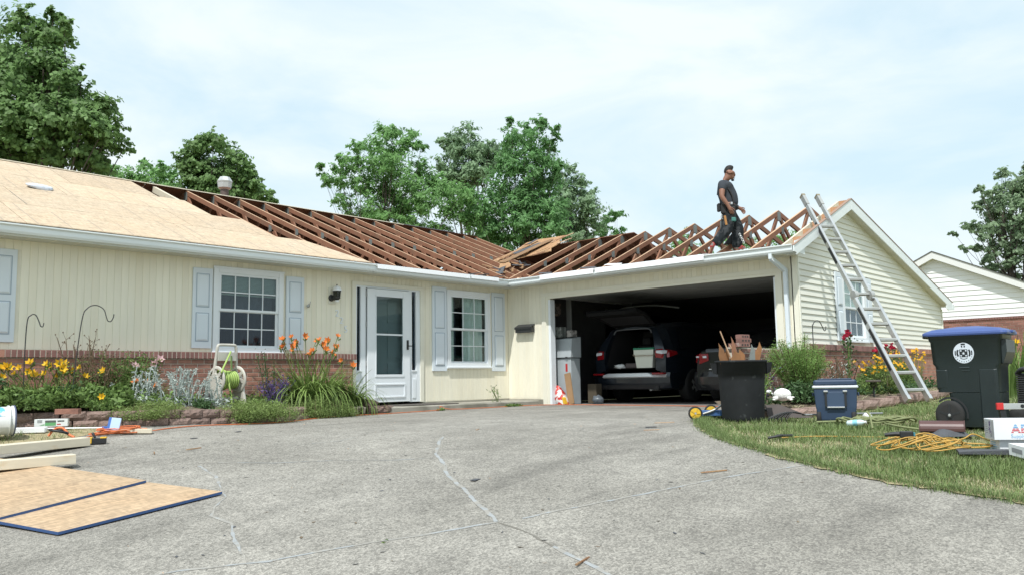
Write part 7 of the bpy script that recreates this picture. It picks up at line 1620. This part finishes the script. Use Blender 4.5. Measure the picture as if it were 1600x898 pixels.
# ================================================================== the two cars in the garage (both nose in, towards +x)
PAINT = mat('dark_blue_car_paint', (.013, .019, .028), .3, metal=.35, coat=.7)
PAINT2 = mat('black_car_paint', (.012, .014, .018), .3, metal=.3, coat=.7)
CHROME = mat('chrome', (.80, .82, .84), .3, metal=.4)
TAIL = mat('tail_lens_red', (.26, .008, .012), .12, coat=.6); CLEAR = mat('tail_lens_clear', (.72, .74, .78), .1, coat=.5)
DTRIM = mat('dark_trim', (.018, .018, .02), .6); CGLASS = mat('car_glass', (.01, .013, .016), .05, spec=.8)
def wheel(parent, c, r, w, sy):
    MX = Matrix.Rotation(PI/2, 4, 'X'); b = MB(); b.lathe([(r*.66, -w/2), (r*.93, -w/2), (r, -w*.3), (r, w*.3), (r*.93, w/2), (r*.66, w/2)], 28, c, MX); wv = b.build('wheel', M['rubber'], parent)
    b = MB(); b.lathe([(r*.2, -w*.4), (r*.67, -w*.35), (r*.67, w*.35), (r*.2, w*.4)], 24, c, MX)
    for k in range(5): a = k*2*PI/5; b.bar((c[0] + r*.1*math.cos(a), c[1] + sy*w*.45, c[2] + r*.1*math.sin(a)), (c[0] + r*.62*math.cos(a), c[1] + sy*w*.42, c[2] + r*.62*math.sin(a)), r*.2, .03, (0, 1, 0))
    b.build('rim', M['alu_dull'], wv)
def section(x, hw, z0, z1, zb, top_hw, r=.08):
    """closed car cross-section at x: sill z0, beltline zb, roof/top z1"""
    return [(x, -hw + .10, z0), (x, -hw + .02, z0 + .09), (x, -hw, z0 + .30), (x, -hw + .015, zb - .08), (x, -hw + .05, zb), (x, -top_hw - .02, z1 - .10), (x, -top_hw + .07, z1 - .012), (x, 0, z1), (x, top_hw - .07, z1 - .012), (x, top_hw + .02, z1 - .10), (x, hw - .05, zb), (x, hw - .015, zb - .08), (x, hw, z0 + .30), (x, hw - .02, z0 + .09), (x, hw - .10, z0)]
def suv():
    t = thing('parked_suv', 'dark blue SUV with its tailgate raised, parked nose in inside the garage', 'SUV', (1.12, -2.33, 0)); HW = .92
    # the shell with an open rear : lofted sections forward of the hatch plus a frame round the opening
    S = [section(.16, HW - .05, .28, 1.52, 1.0, .60), section(.35, HW - .02, .26, 1.60, 1.0, .64), section(.9, HW, .24, 1.66, 1.0, .68), section(2.0, HW, .24, 1.67, 1.0, .68), section(2.7, HW, .24, 1.62, 1.0, .66), section(3.4, HW, .24, 1.05, 1.0, .76), section(4.1, HW - .05, .26, .98, .90, .72), section(4.45, HW - .14, .30, .80, .76, .66)]
    b = MB(); b.loft(S, smooth=False, cap=False, closed=True); b.build('body', PAINT, t)
    b = MB(); b.poly(S[-1]); b.build('grille', DTRIM, t)
    # rear frame ring round the hatch opening
    outer = S[0]
    op = [(.03, -.60, .70), (.02, -.63, .80), (.03, -.60, 1.08), (.13, -.50, 1.46), (.15, -.44, 1.50), (.16, 0, 1.515), (.15, .44, 1.50), (.13, .50, 1.46), (.03, .60, 1.08), (.02, .63, .80), (.03, .60, .70), (.03, 0, .695)]
    b = MB()
    lft = [(.16, -.87, .6), (.0, -.84, .58), (-.02, -.86, .85), (-.0, -.84, 1.0), (.07, -.72, 1.24), (.15, -.585, 1.45), (.17, -.53, 1.51)]
    inn = [(.05, -.60, .64), (.0, -.61, .66), (-.01, -.63, .82), (.0, -.60, 1.05), (.06, -.545, 1.25), (.12, -.475, 1.44), (.15, -.44, 1.49)]
    out2 = [(.40, -.915, .6), (.34, -.90, .6), (.30, -.905, .85), (.30, -.875, 1.0), (.32, -.76, 1.3), (.36, -.66, 1.50), (.38, -.56, 1.58)]
    for sy in (1, -1):
        f = lambda L: [(p[0], p[1] * sy, p[2]) for p in L]
        b.loft([f(out2), f(lft), f(inn), [(p[0] + .12, p[1] * sy, p[2]) for p in inn]], closed=False, cap=False, smooth=False)
    b.loft([[(.17, -.53, 1.51), (.15, -.44, 1.49), (.27, -.44, 1.47)], [(.15, 0, 1.545), (.15, 0, 1.515), (.27, 0, 1.49)], [(.17, .53, 1.51), (.15, .44, 1.49), (.27, .44, 1.47)]], closed=True, cap=False)
    b.build('rear_pillar', PAINT, t)
    # cargo space
    b = MB(); b.poly([(.0, -.62, .68), (1.3, -.62, .70), (1.3, .62, .70), (.0, .62, .68)][::-1]); b.poly([(1.3, -.65, .68), (1.3, .65, .68), (1.3, .55, 1.5), (1.3, -.55, 1.5)]); b.poly([(.05, -.64, .68), (.2, -.5, 1.48), (1.3, -.5, 1.5), (1.3, -.64, .68)]); b.poly([(.05, .64, .68), (1.3, .64, .68), (1.3, .5, 1.5), (.2, .5, 1.48)]); b.build('cargo_liner', DTRIM, t)
    b = MB(); b.tube(bez([(.12, -.46, 1.40), (.135, -.42, 1.47), (.14, -.3, 1.495), (.14, .3, 1.495), (.135, .42, 1.47), (.12, .46, 1.40)], 5), .012, 6); b.build('hatch_seal', mat('hatch_seal_grey', (.15, .16, .17), .35), t)
    for y in (-.25, .27): s_ = MB(); s_.rbox((1.0, y - .22, .72), (1.18, y + .22, 1.2), .05); s_.rbox((1.02, y - .1, 1.2), (1.14, y + .1, 1.36), .03); s_.build('rear_seat', DTRIM, t)
    b = MB(); pr = [(-.02, .58), (-.10, .60), (-.13, .52), (-.12, .40), (-.06, .29), (.2, .26), (.2, .62)]
    b.loft([[(p[0] + .16 * (abs(y) / .92) ** 4, y, p[1]) for p in pr] for y in np.linspace(-.91, .91, 15)], smooth=False); b.build('bumper', PAINT, t)
    b = MB(); b.loft([[(-.135 + .16 * (abs(y) / .92) ** 4, y, .505), (-.165 + .16 * (abs(y) / .92) ** 4, y, .525), (-.13 + .16 * (abs(y) / .92) ** 4, y, .595 - .03 * (abs(y) > .5))] for y in np.linspace(-.86, .60, 13)]); b.build('bumper_chrome', CHROME, t)
    b = MB(); b.loft([[(-.09 + .1 * (abs(y) / .8) ** 4, y, .285), (-.11 + .1 * (abs(y) / .8) ** 4, y, .36), (-.06, y, .27)] for y in np.linspace(-.7, .7, 7)]); b.build('bumper_valance', DTRIM, t)
    for sy in (1, -1):
        b = MB(); b.loft([[(-.03, sy * .63, .90), (-.045, sy * .63, 1.02), (-.01, sy * .635, 1.06), (.0, sy * .64, .90)], [(-.035, sy * .78, .88), (-.05, sy * .78, 1.02), (-.01, sy * .76, 1.07), (.02, sy * .78, .88)], [(.06, sy * .90, .90), (.07, sy * .89, 1.00), (.10, sy * .85, 1.05), (.10, sy * .88, .9)], [(.32, sy * .928, .96), (.32, sy * .92, 1.0), (.32, sy * .90, 1.02), (.32, sy * .90, .97)]]); tl = b.build('taillight', TAIL, t)
        b = MB(); b.loft([[(-.052, sy * .66, .985), (-.054, sy * .66, 1.035), (-.03, sy * .66, 1.04)], [(-.058, sy * .80, .965), (-.058, sy * .80, 1.02), (-.03, sy * .80, 1.04)], [(.02, sy * .86, .975), (.03, sy * .86, 1.02), (.05, sy * .86, 1.03)]]); b.build('reverse_lens', CLEAR, tl)
        b = MB(); b.rbox((-.13, sy * .72 - .13, .565), (-.0, sy * .72 + .13, .60), .01); b.build('reflector', TAIL, t)
    # raised tailgate
    b = MB(); p0 = Vector((.16, 0, 1.56))
    b.loft([[(.18, -.53, 1.56), (.18, .53, 1.56), (.16, .53, 1.60), (.16, -.53, 1.60)], [(-.30, -.62, 1.74), (-.30, .62, 1.74), (-.31, .62, 1.79), (-.31, -.62, 1.79)], [(-.62, -.62, 1.78), (-.62, .62, 1.78), (-.64, .60, 1.86), (-.64, -.60, 1.86)], [(-.78, -.45, 1.74), (-.78, .45, 1.74), (-.80, .45, 1.80), (-.80, -.45, 1.80)]]); b.build('tailgate', mat('tailgate_lining', (.012, .012, .012), .95, spec=.1), t)
    b = MB(); b.loft([[(.10, -.46, 1.585), (.10, .46, 1.585), (.10, .46, 1.59), (.10, -.46, 1.59)], [(-.27, -.53, 1.728), (-.27, .53, 1.728), (-.27, .53, 1.735), (-.27, -.53, 1.735)]]); b.build('rear_window', DTRIM, t)
    for sy in (-1, 1):
        b = MB(); b.loft([[(.5, sy * .885, 1.06), (.62, sy * .72, 1.52)], [(2.5, sy * .885, 1.06), (2.35, sy * .72, 1.54)]], closed=False, cap=False); b.build('side_window', CGLASS, t)
        wheel(t, (.95, sy * .82, .345), .345, .22, sy); wheel(t, (3.6, sy * .82, .345), .345, .22, sy)
    b = MB(); b.tube([(-.04, -.5, .27), (.3, -.5, .27)], .03, 10); b.build('exhaust_pipe', M['alu_dull'], t)
suv()
def sedan():
    t = thing('parked_sedan', 'black sedan car partly hidden behind the trash can inside the garage', 'car', (.98, -4.72, 0)); HW = .9
    S = [section(-.0, HW - .12, .30, .98, .86, .70), section(.12, HW - .05, .26, 1.02, .88, .70), section(.6, HW, .22, 1.05, .92, .72), section(1.05, HW, .21, 1.26, .94, .62), section(1.5, HW, .20, 1.43, .95, .60), section(2.4, HW, .20, 1.44, .95, .60), section(3.2, HW, .20, .98, .94, .74), section(4.2, HW - .04, .22, .86, .82, .72), section(4.55, HW - .16, .28, .70, .66, .62)]
    b = MB(); b.loft(S, smooth=False); b.build('body', PAINT2, t)
    b = MB(); pr = [(.02, .60), (-.07, .60), (-.11, .50), (-.10, .36), (-.02, .25), (.2, .24), (.2, .6)]
    b.loft([[(p[0] + .2 * (abs(y) / .9) ** 3, y, p[1]) for p in pr] for y in np.linspace(-.89, .89, 15)]); b.build('bumper', PAINT2, t)
    b = MB(); b.loft([[(-.02, -.62, .66), (-.02, .62, .66), (-.03, .66, .97), (-.03, -.66, .97)], [(.05, -.64, .64), (.05, .64, .64), (.10, .68, 1.0), (.10, -.68, 1.0)]]); b.build('boot_lid', PAINT2, t)
    b = MB(); b.loft([[(-.045, -.55, .955), (-.045, .55, .955), (-.02, .55, .985), (-.02, -.55, .985)], [(.04, -.6, .99), (.04, .6, .99), (.04, .6, 1.02), (.04, -.6, 1.02)]]); b.build('boot_spoiler', mat('spoiler_grey', (.14, .15, .17), .3, coat=.5), t)
    b = MB(); b.rbox((-.05, -.5, .63), (-.02, .5, .648), .004); b.build('chrome_strip', CHROME, t)
    b = MB(); b.loft([[(.62, -.60, 1.06), (.62, .60, 1.06)], [(1.42, -.52, 1.41), (1.42, .52, 1.41)]], closed=False, cap=False); b.build('rear_window', CGLASS, t)
    for sy in (1, -1):
        b = MB(); b.loft([[(-.045, sy * .50, .80), (-.05, sy * .50, .92), (-.02, sy * .52, .94), (.0, sy * .52, .80)], [(-.03, sy * .70, .74), (-.03, sy * .70, .93), (.02, sy * .70, .95), (.04, sy * .70, .74)], [(.08, sy * .84, .78), (.10, sy * .83, .92), (.14, sy * .80, .93), (.12, sy * .82, .78)], [(.34, sy * .898, .86), (.34, sy * .89, .91), (.34, sy * .87, .92), (.34, sy * .88, .86)]]); tl = b.build('taillight', TAIL, t)
        b = MB(); b.rbox((-.058, sy * .58 - .04, .85), (-.03, sy * .58 + .04, .89), .006); b.rbox((.0, sy * .76 - .03, .86), (.05, sy * .76 + .03, .89), .005); b.build('reverse_lens', CLEAR, tl)
        wheel(t, (.95, sy * .80, .32), .32, .2, sy); wheel(t, (3.6, sy * .80, .32), .32, .2, sy)
    b = MB(); b.rbox((-.05, -.16, .70), (-.03, .16, .86), .004); pl = b.build('licence_plate', mat('plate_white', (.55, .60, .66), .5), t)
    b = MB(); b.poly([(-.0505, -.15, .82), (-.0505, .15, .82), (-.0505, .15, .85), (-.0505, -.15, .85)][::-1]); b.build('plate_band', mat('plate_blue', (.12, .25, .45), .5), pl)
sedan()
# ---- things standing in the garage
t = thing('storage_box', 'pale lidded storage box with a green lid in the open car boot', 'storage box', (1.22, -2.67, .70), .15)
b = MB(); b.loft([[(-.12, -.17, 0), (.14, -.17, 0), (.14, .17, 0), (-.12, .17, 0)], [(-.14, -.20, .27), (.16, -.20, .27), (.16, .20, .27), (-.14, .20, .27)], [(-.15, -.21, .27), (.17, -.21, .27), (.17, .21, .27), (-.15, .21, .27)], [(-.15, -.215, .36), (.17, -.215, .36), (.17, .215, .36), (-.15, .215, .36)]]); b.build('tub', mat('tub_cream', (.70, .72, .64), .5), t)
b = MB(); b.rbox((-.16, -.225, .36), (.18, .225, .40), .01); b.build('lid', mat('lid_green', (.02, .20, .11), .5), t)
b = MB(); b.tube(bez([(-.0, -.22, .33), (-.16, -.22, .25), (-.17, 0, .245), (-.16, .22, .25), (0, .22, .33)], 5), .008, 6); b.build('handle', mat('handle_tan', (.42, .36, .28), .6), t)
b = MB(); b.blob((0, 0, .04), .08, .14, .045, 10, 6, .3); o = b.build('white_bag', M['white_plastic'], None, (1.22, -2.02, .70)); tag(o, 'crumpled white bag lying in the car boot left of the storage box', 'bag')
b = MB(); b.rbox((-.05, -.16, 0), (.1, .16, .10), .03); o = b.build('folded_cloth', mat('cloth_grey', (.12, .10, .10), .9, var=.3), None, (1.25, -2.3, .70)); tag(o, 'dark folded cloth in the car boot between white bag and storage box', 'cloth')
cb = thing('white_cabinet', 'worn white wooden bin cabinet just inside the garage opening', 'cabinet', (.30, -1.16, -.006))
CBM = mat('worn_white_paint', (.36, .40, .42), .7, var=.15, scale=3)
b = MB(); b.box((0, -.29, 0), (.3, .22, .93)); b.build('body', CBM, cb, bevel=.006)
b = MB(); b.prism([(-.03, .945), (.32, .945), (.32, 1.37), (.03, 1.33), (-.03, .96)], 'y', -.31, .23); b.build('lid', CBM, cb, bevel=.006)
b = MB()
for y in (-.2, .1): b.box((-.04, y - .03, .938), (-.028, y + .03, .96))
b.build('hinge', M['black_metal'], cb)
b = MB(); b.box((-.006, -.20, .66), (-.001, -.15, .82)); o = b.build('red_tag', M['red'], cb)
b = MB(); b.bar((.22, -1.50, .0), (.285, -1.36, .62), .15, .018, (-1, 0, .1)); o = b.build('wood_plank', mat('brown_plank', (.30, .19, .10), .8, var=.15), None); tag(o, 'brown board leaning against the white cabinet in the garage', 'board')
bg = thing('mulch_bag', 'red white and yellow plastic sack slumped at the garage jamb', 'sack', (.16, -1.28, 0))
b = MB(); b.loft([[(-.06, -.16, 0), (.1, -.16, 0), (.1, .10, 0), (-.06, .10, 0)], [(-.08, -.12, .10), (.1, -.12, .12), (.1, .12, .12), (-.08, .12, .12)], [(-.06, -.03, .24), (.06, -.03, .26), (.06, .12, .26), (-.06, .12, .24)], [(-.02, .04, .36), (.03, .04, .36), (.03, .11, .38), (-.02, .11, .37)]], smooth=True); b.build('sack', mat('sack_print', (.55, .04, .03), .4, col2=(.75, .72, .70), c2scale=7, c2pos=(.5, .53)), bg)
b = MB(); b.loft([[(-.075, -.17, .01), (.0, -.17, .01), (.0, -.13, .13), (-.082, -.13, .12)], [(-.085, -.125, .01), (.0, -.125, .01), (.0, -.09, .15), (-.088, -.09, .14)]]); b.build('yellow_band', mat('sack_yellow', (.7, .42, .03), .5), bg)
b = MB(); b.rbox((0, -.11, 0), (.2, .11, .40), .01); o = b.build('cardboard_box', mat('tan_cardboard', (.085, .068, .045), .8, var=.15), None, (.75, -1.62, -.006)); tag(o, 'tan cardboard box on the garage floor beside the cabinet', 'box')
b = MB(); b.blob((0, 0, .07), .1, .12, .09, 10, 6, .35); o = b.build('clear_bag', mat('bag_grey', (.12, .14, .16), .35, var=.3), None, (.62, -1.86, -.006)); tag(o, 'grey plastic bag of rubbish by the left rear wheel of the SUV', 'bag')
for i, (x, y, z, sx, sy, sz, c, lab) in enumerate(((.45, -1.05, 1.36, .2, .22, .22, (.13, .14, .13), 'grey patterned box standing on the white cabinet lid'), (.5, -1.33, 1.36, .18, .16, .14, (.17, .16, .15), 'small pale bundle on the cabinet lid beside the patterned box'), (.7, -.5, 1.85, .3, .5, .05, (.12, .09, .07), 'dark shelf board high on the left garage wall'), (.9, -.45, 1.9, .25, .4, .24, (.10, .08, .07), 'brown carton on the high garage shelf'))):
    b = MB(); b.rbox((-sx/2, -sy/2, 0), (sx/2, sy/2, sz), .02); o = b.build(('patterned_box', 'bundle', 'wall_shelf', 'carton')[i], mat('garage_item_%d' % i, c, .7, col2=tuple(k * 2.2 for k in c), c2scale=16, c2pos=(.5, .52)), None, (x, y, z)); tag(o, lab, ('box', 'bundle', 'shelf', 'box')[i])
b = MB(); b.rbox((0, -.06, 0), (.04, .06, 2.35), .005); o = b.build('wooden_post', mat('pale_post', (.26, .27, .26), .7), None, (.95, -.9, 0)); tag(o, 'pale upright post at the left inside the garage', 'post')
b = MB(); b.tube(bez([(2.0, -1.4, 1.98), (2.0, -1.8, 2.03), (2.0, -2.4, 2.02), (2.0, -3.0, 1.93)], 6), .02, 6); o = b.build('hanging_pipe', mat('pipe_grey', (.20, .21, .20), .4), None); tag(o, 'curved grey pipe hanging above the SUV in the garage', 'pipe')

# ================================================================== the roofer
man = thing('person', 'man in dark T-shirt and tool belt walking along the bare garage eave', 'person', (-.166, -5.322, 2.63), -YAW - .0)
SKIN = mat('skin', (.24, .115, .075), .55, var=.06); SHIRT = mat('dark_tshirt', (.052, .059, .070), .95, spec=.15, var=.2, scale=8, bump=.3, bscale=30); PANTS = mat('dark_trousers', (.020, .024, .027), .95, spec=.15, var=.35, scale=9, bump=.7, bscale=14, col2=(.055, .06, .065), c2scale=14, c2pos=(.5, .58))
HAIR = mat('black_hair', (.012, .010, .009), .7, bump=.4, bscale=120); BOOT = mat('boot_grey', (.20, .17, .16), .8, col2=(.42, .06, .06), c2scale=12, c2pos=(.45, .5)); BELT = mat('black_leather', (.014, .014, .015), .6, var=.3, scale=20)
def skin_obj(name, chains, m, parent, sub=2, root=0):
    """chains: lists of ((x,y,z), radius or (rx,ry)) ; first vertex of later chains may be an index"""
    vs, es, rs = [], [], []
    for ch in chains:
        prev = None
        for item in ch:
            if isinstance(item, int): prev = item; continue
            p, r = item; vs.append(p); rs.append(r if isinstance(r, tuple) else (r, r)); i = len(vs) - 1
            if prev is not None: es.append((prev, i))
            prev = i
    me = bpy.data.meshes.new(name); me.from_pydata(vs, es, []); o = place(me, name, parent); md = o.modifiers.new('skin', 'SKIN'); md.use_smooth_shade = True
    for i, v in enumerate(me.skin_vertices[0].data): v.radius = rs[i]; v.use_root = (i == root)
    md2 = o.modifiers.new('sub', 'SUBSURF'); md2.levels = sub; md2.render_levels = sub; me.materials.append(m); return o
# local frame: x = image right (walking direction), y = away from the camera, z up; metres
P = dict(pel=(.02, .0, .68), wai=(.03, .0, .83), che=(-.02, .0, 1.02), sho=(-.05, .0, 1.13), nec=(-.025, .0, 1.20), nec2=(.015, .0, 1.25),
         rs=(-.115, -.165, 1.10), re=(-.15, -.22, .885), rw=(-.06, -.24, .735), rh=(-.028, -.245, .665),
         ls=(-.03, .165, 1.10), le=(.09, .23, .89), lw=(.22, .18, .785), lh=(.275, .16, .735),
         rhip=(-.03, -.10, .64), rk=(-.05, -.12, .34), ra=(-.25, -.11, .12), rt=(-.34, -.11, .045),
         lhip=(.05, .10, .64), lk=(.20, .10, .37), la=(.155, .10, .09), lt=(.275, .07, .035))
def lerp(a, b, f): return tuple(a[i] + (b[i] - a[i]) * f for i in range(3))
def fingers(h, d, side, spread_dir, curl):
    """five short chains rooted in the palm: h palm centre, d forearm direction"""
    out = []; d = Vector(d).normalized(); s = Vector(spread_dir).normalized(); c = Vector(curl).normalized(); h = Vector(h)
    for k, L in enumerate((.058, .068, .064, .05)):
        o = h + s * (.027 - .018 * k) + d * .035; out.append([(tuple(o), .010), (tuple(o + d * L * .5 + c * .008), .0088), (tuple(o + d * L * .85 + c * L * .45), .0075)])
    o = h + s * .034 - d * .005; out.append([(tuple(o), .011), (tuple(o + s * .022 + d * .028 + c * .012), .0095), (tuple(o + s * .026 + d * .052 + c * .022), .008)])
    return out
hd = Vector((.07, 0, 1.33))
ch = [[(P['pel'], .12), (P['wai'], .14), (P['che'], .14), (P['sho'], .105), (P['nec'], .062), (P['nec2'], .060), ((hd.x - .014, 0, hd.z - .03), .078), ((hd.x - .010, 0, hd.z + .035), .096), ((hd.x - .002, 0, hd.z + .09), .076)],
      [3, (P['rs'], .06), (lerp(P['rs'], P['re'], .5), .055), (P['re'], .044), (lerp(P['re'], P['rw'], .35), .044), (P['rw'], .03), (P['rh'], (.034, .02))],
      [3, (P['ls'], .06), (lerp(P['ls'], P['le'], .5), .055), (P['le'], .044), (lerp(P['le'], P['lw'], .35), .044), (P['lw'], .03), (P['lh'], (.034, .02))],
      [0, (P['rhip'], .085), (lerp(P['rhip'], P['rk'], .5), .075), (P['rk'], .055), (lerp(P['rk'], P['ra'], .35), .052), (P['ra'], .038), (P['rt'], .03)],
      [0, (P['lhip'], .085), (lerp(P['lhip'], P['lk'], .5), .075), (P['lk'], .055), (lerp(P['lk'], P['la'], .35), .052), (P['la'], .038), (P['lt'], .03)],
      [6, ((hd.x + .035, 0, hd.z - .062), (.042, .042)), ((hd.x + .042, 0, hd.z - .098), (.028, .028))],        # jaw and chin
      [7, ((hd.x + .062, 0, hd.z - .022), (.036, .036)), ((hd.x + .080, 0, hd.z - .055), (.014, .014))],              # brow to nose tip
      [7, ((hd.x - .005, -.082, hd.z - .002), (.012, .018)), ((hd.x - .012, -.095, hd.z + .006), (.007, .014))],
      [7, ((hd.x - .005, .082, hd.z - .002), (.012, .018)), ((hd.x - .012, .095, hd.z + .006), (.007, .014))]]
idx_rh = 9 + 5; idx_lh = 9 + 11
for fch in fingers(P['rh'], Vector(P['rh']) - Vector(P['rw']), 1, (.7, -.5, .3), (.35, .5, -.2)): ch.append([idx_rh] + fch)
for fch in fingers(P['lh'], Vector(P['lh']) - Vector(P['lw']), 1, (.4, -.3, .7), (-.25, -.3, -.5)): ch.append([idx_lh] + fch)
skin_obj('body', ch, SKIN, man)
skin_obj('hair', [[((hd.x - .055, 0, hd.z - .015), .055), ((hd.x - .042, 0, hd.z + .045), .080), ((hd.x - .012, 0, hd.z + .096), .082), ((hd.x + .038, 0, hd.z + .096), .055), ((hd.x + .055, 0, hd.z + .088), .03)]], HAIR, man)
b = MB()
for sy in (-1, 1): b.blob((hd.x + .080, sy * .030, hd.z - .022), .005, .008, .004, 8, 5)
b.build('eyes_and_brows', HAIR, man)
b = MB(); b.bar((hd.x + .068, -.022, hd.z - .078), (hd.x + .068, .022, hd.z - .078), .010, .008); b.blob((hd.x + .04, 0, hd.z - .112), .028, .034, .018, 10, 6); b.build('beard', HAIR, man)
skin_obj('t_shirt', [[((.025, 0, .73), .158), (P['wai'], .17), ((.02, 0, .93), .172), (P['che'], .165), (P['sho'], .125), ((-.03, 0, 1.21), .082)],
      [4, (P['rs'], .08), (lerp(P['rs'], P['re'], .62), .072)], [4, (P['ls'], .08), (lerp(P['ls'], P['le'], .62), .072)]], SHIRT, man)
skin_obj('trousers', [[((.02, 0, .78), .135), (P['pel'], .15)],
      [1, (P['rhip'], .13), (lerp(P['rhip'], P['rk'], .5), .122), (P['rk'], .108), (lerp(P['rk'], P['ra'], .5), .098), (lerp(P['rk'], P['ra'], 1.2), .078)],
      [1, (P['lhip'], .13), (lerp(P['lhip'], P['lk'], .5), .125), (P['lk'], .108), (lerp(P['lk'], P['la'], .5), .10), (lerp(P['lk'], P['la'], 1.2), .086)]], PANTS, man)
for a, t_ in (('ra', 'rt'), ('la', 'lt')):
    skin_obj('boot', [[(lerp(P[a], (P[a][0], P[a][1], .16), .9), .052), (P[a], .055), ((P[a][0] - .045, P[a][1], .045), .045)], [1, (lerp(P[a], P[t_], .5), (.05, .042)), (P[t_], (.046, .03)), ((P[t_][0] + .0, P[t_][1], .032), .03)]], BOOT, man)
tb = MB(); tb.lathe([(.15, -.035), (.175, -.025), (.175, .03), (.15, .035)], 20, (.022, 0, .745), Matrix.Rotation(.12, 4, 'Y'), sx=.92, sy=1.02); belt = tb.build('tool_belt', BELT, man)
b = MB(); b.rbox((-.16, -.19, .60), (-.06, -.13, .76), .02); b.rbox((-.03, -.215, .52), (.08, -.15, .72), .02); b.rbox((.06, .12, .56), (.16, .18, .74), .02); b.rbox((-.19, -.10, .66), (-.13, .0, .80), .02); b.build('pouch', BELT, belt)
b = MB(); b.rbox((-.01, -.225, .46), (.08, -.17, .53), .02); b.build('glove', mat('teal_glove', (.06, .20, .18), .8), belt)
b = MB(); b.bar((-.11, -.20, .56), (-.09, -.21, .40), .035, .02, (0, 1, 0)); b.build('hammer_handle', mat('tan_leather', (.36, .17, .05), .7), belt)
b = MB(); b.tube([(-.15, -.16, .60), (-.17, -.17, .56), (-.16, -.18, .52), (-.14, -.17, .55)], .006, 5); b.tube([(-.15, -.19, .58), (-.165, -.2, .53), (-.14, -.2, .5)], .006, 5); b.build('clip_ring', M['alu'], belt)
b = MB()
hs_ = [((-.09, -.15, 1.12), (.0, -.165, 1.0), (.05, -.170, .87), (.05, -.165, .76)), ((-.02, .135, 1.12), (.06, .155, 1.0), (.06, .155, .86), (.04, .14, .78))]
for c in hs_: b.tube(bez(c, 4), .016, 6)
b.tube(bez([(.075, -.12, 1.0), (.10, 0, .98), (.075, .12, 1.0)], 4), .012, 5); b.build('harness_strap', BELT, man)
b = MB(); b.rbox((-.085, -.165, 1.06), (-.06, -.145, 1.10), .005); b.rbox((.005, -.18, .76), (.045, -.155, .80), .005); b.build('buckle', M['alu'], man)
# the rope bag and dark sack between his feet
b = MB(); b.loft([[(-.13, -.06, 0), (.14, -.06, 0), (.14, .1, 0), (-.13, .1, 0)], [(-.06, -.05, .10), (.14, -.05, .12), (.13, .08, .12), (-.05, .08, .10)], [(.05, -.02, .25), (.12, -.02, .24), (.11, .05, .25), (.06, .05, .25)]], smooth=True); o = b.build('tool_sack', BELT, None, (.12, -5.22, 2.78)); o.rotation_euler = (0, 0, -YAW); tag(o, 'dark tool sack lying on the garage eave between the feet of the roofer', 'sack')
ch_ = thing('metal_chain', 'short shiny chain hanging from the dark sack by the boots of the roofer', 'chain', (-.02, -5.45, 2.86), -YAW)
for k in range(4):
    b = MB(); b.tube([(.02 * k - .02 + .016 * math.cos(a), -.07, .03 - .045 * k + .022 * math.sin(a)) for a in np.linspace(0, 2*PI, 11)], .006, 5); b.build('link', M['alu'], ch_)
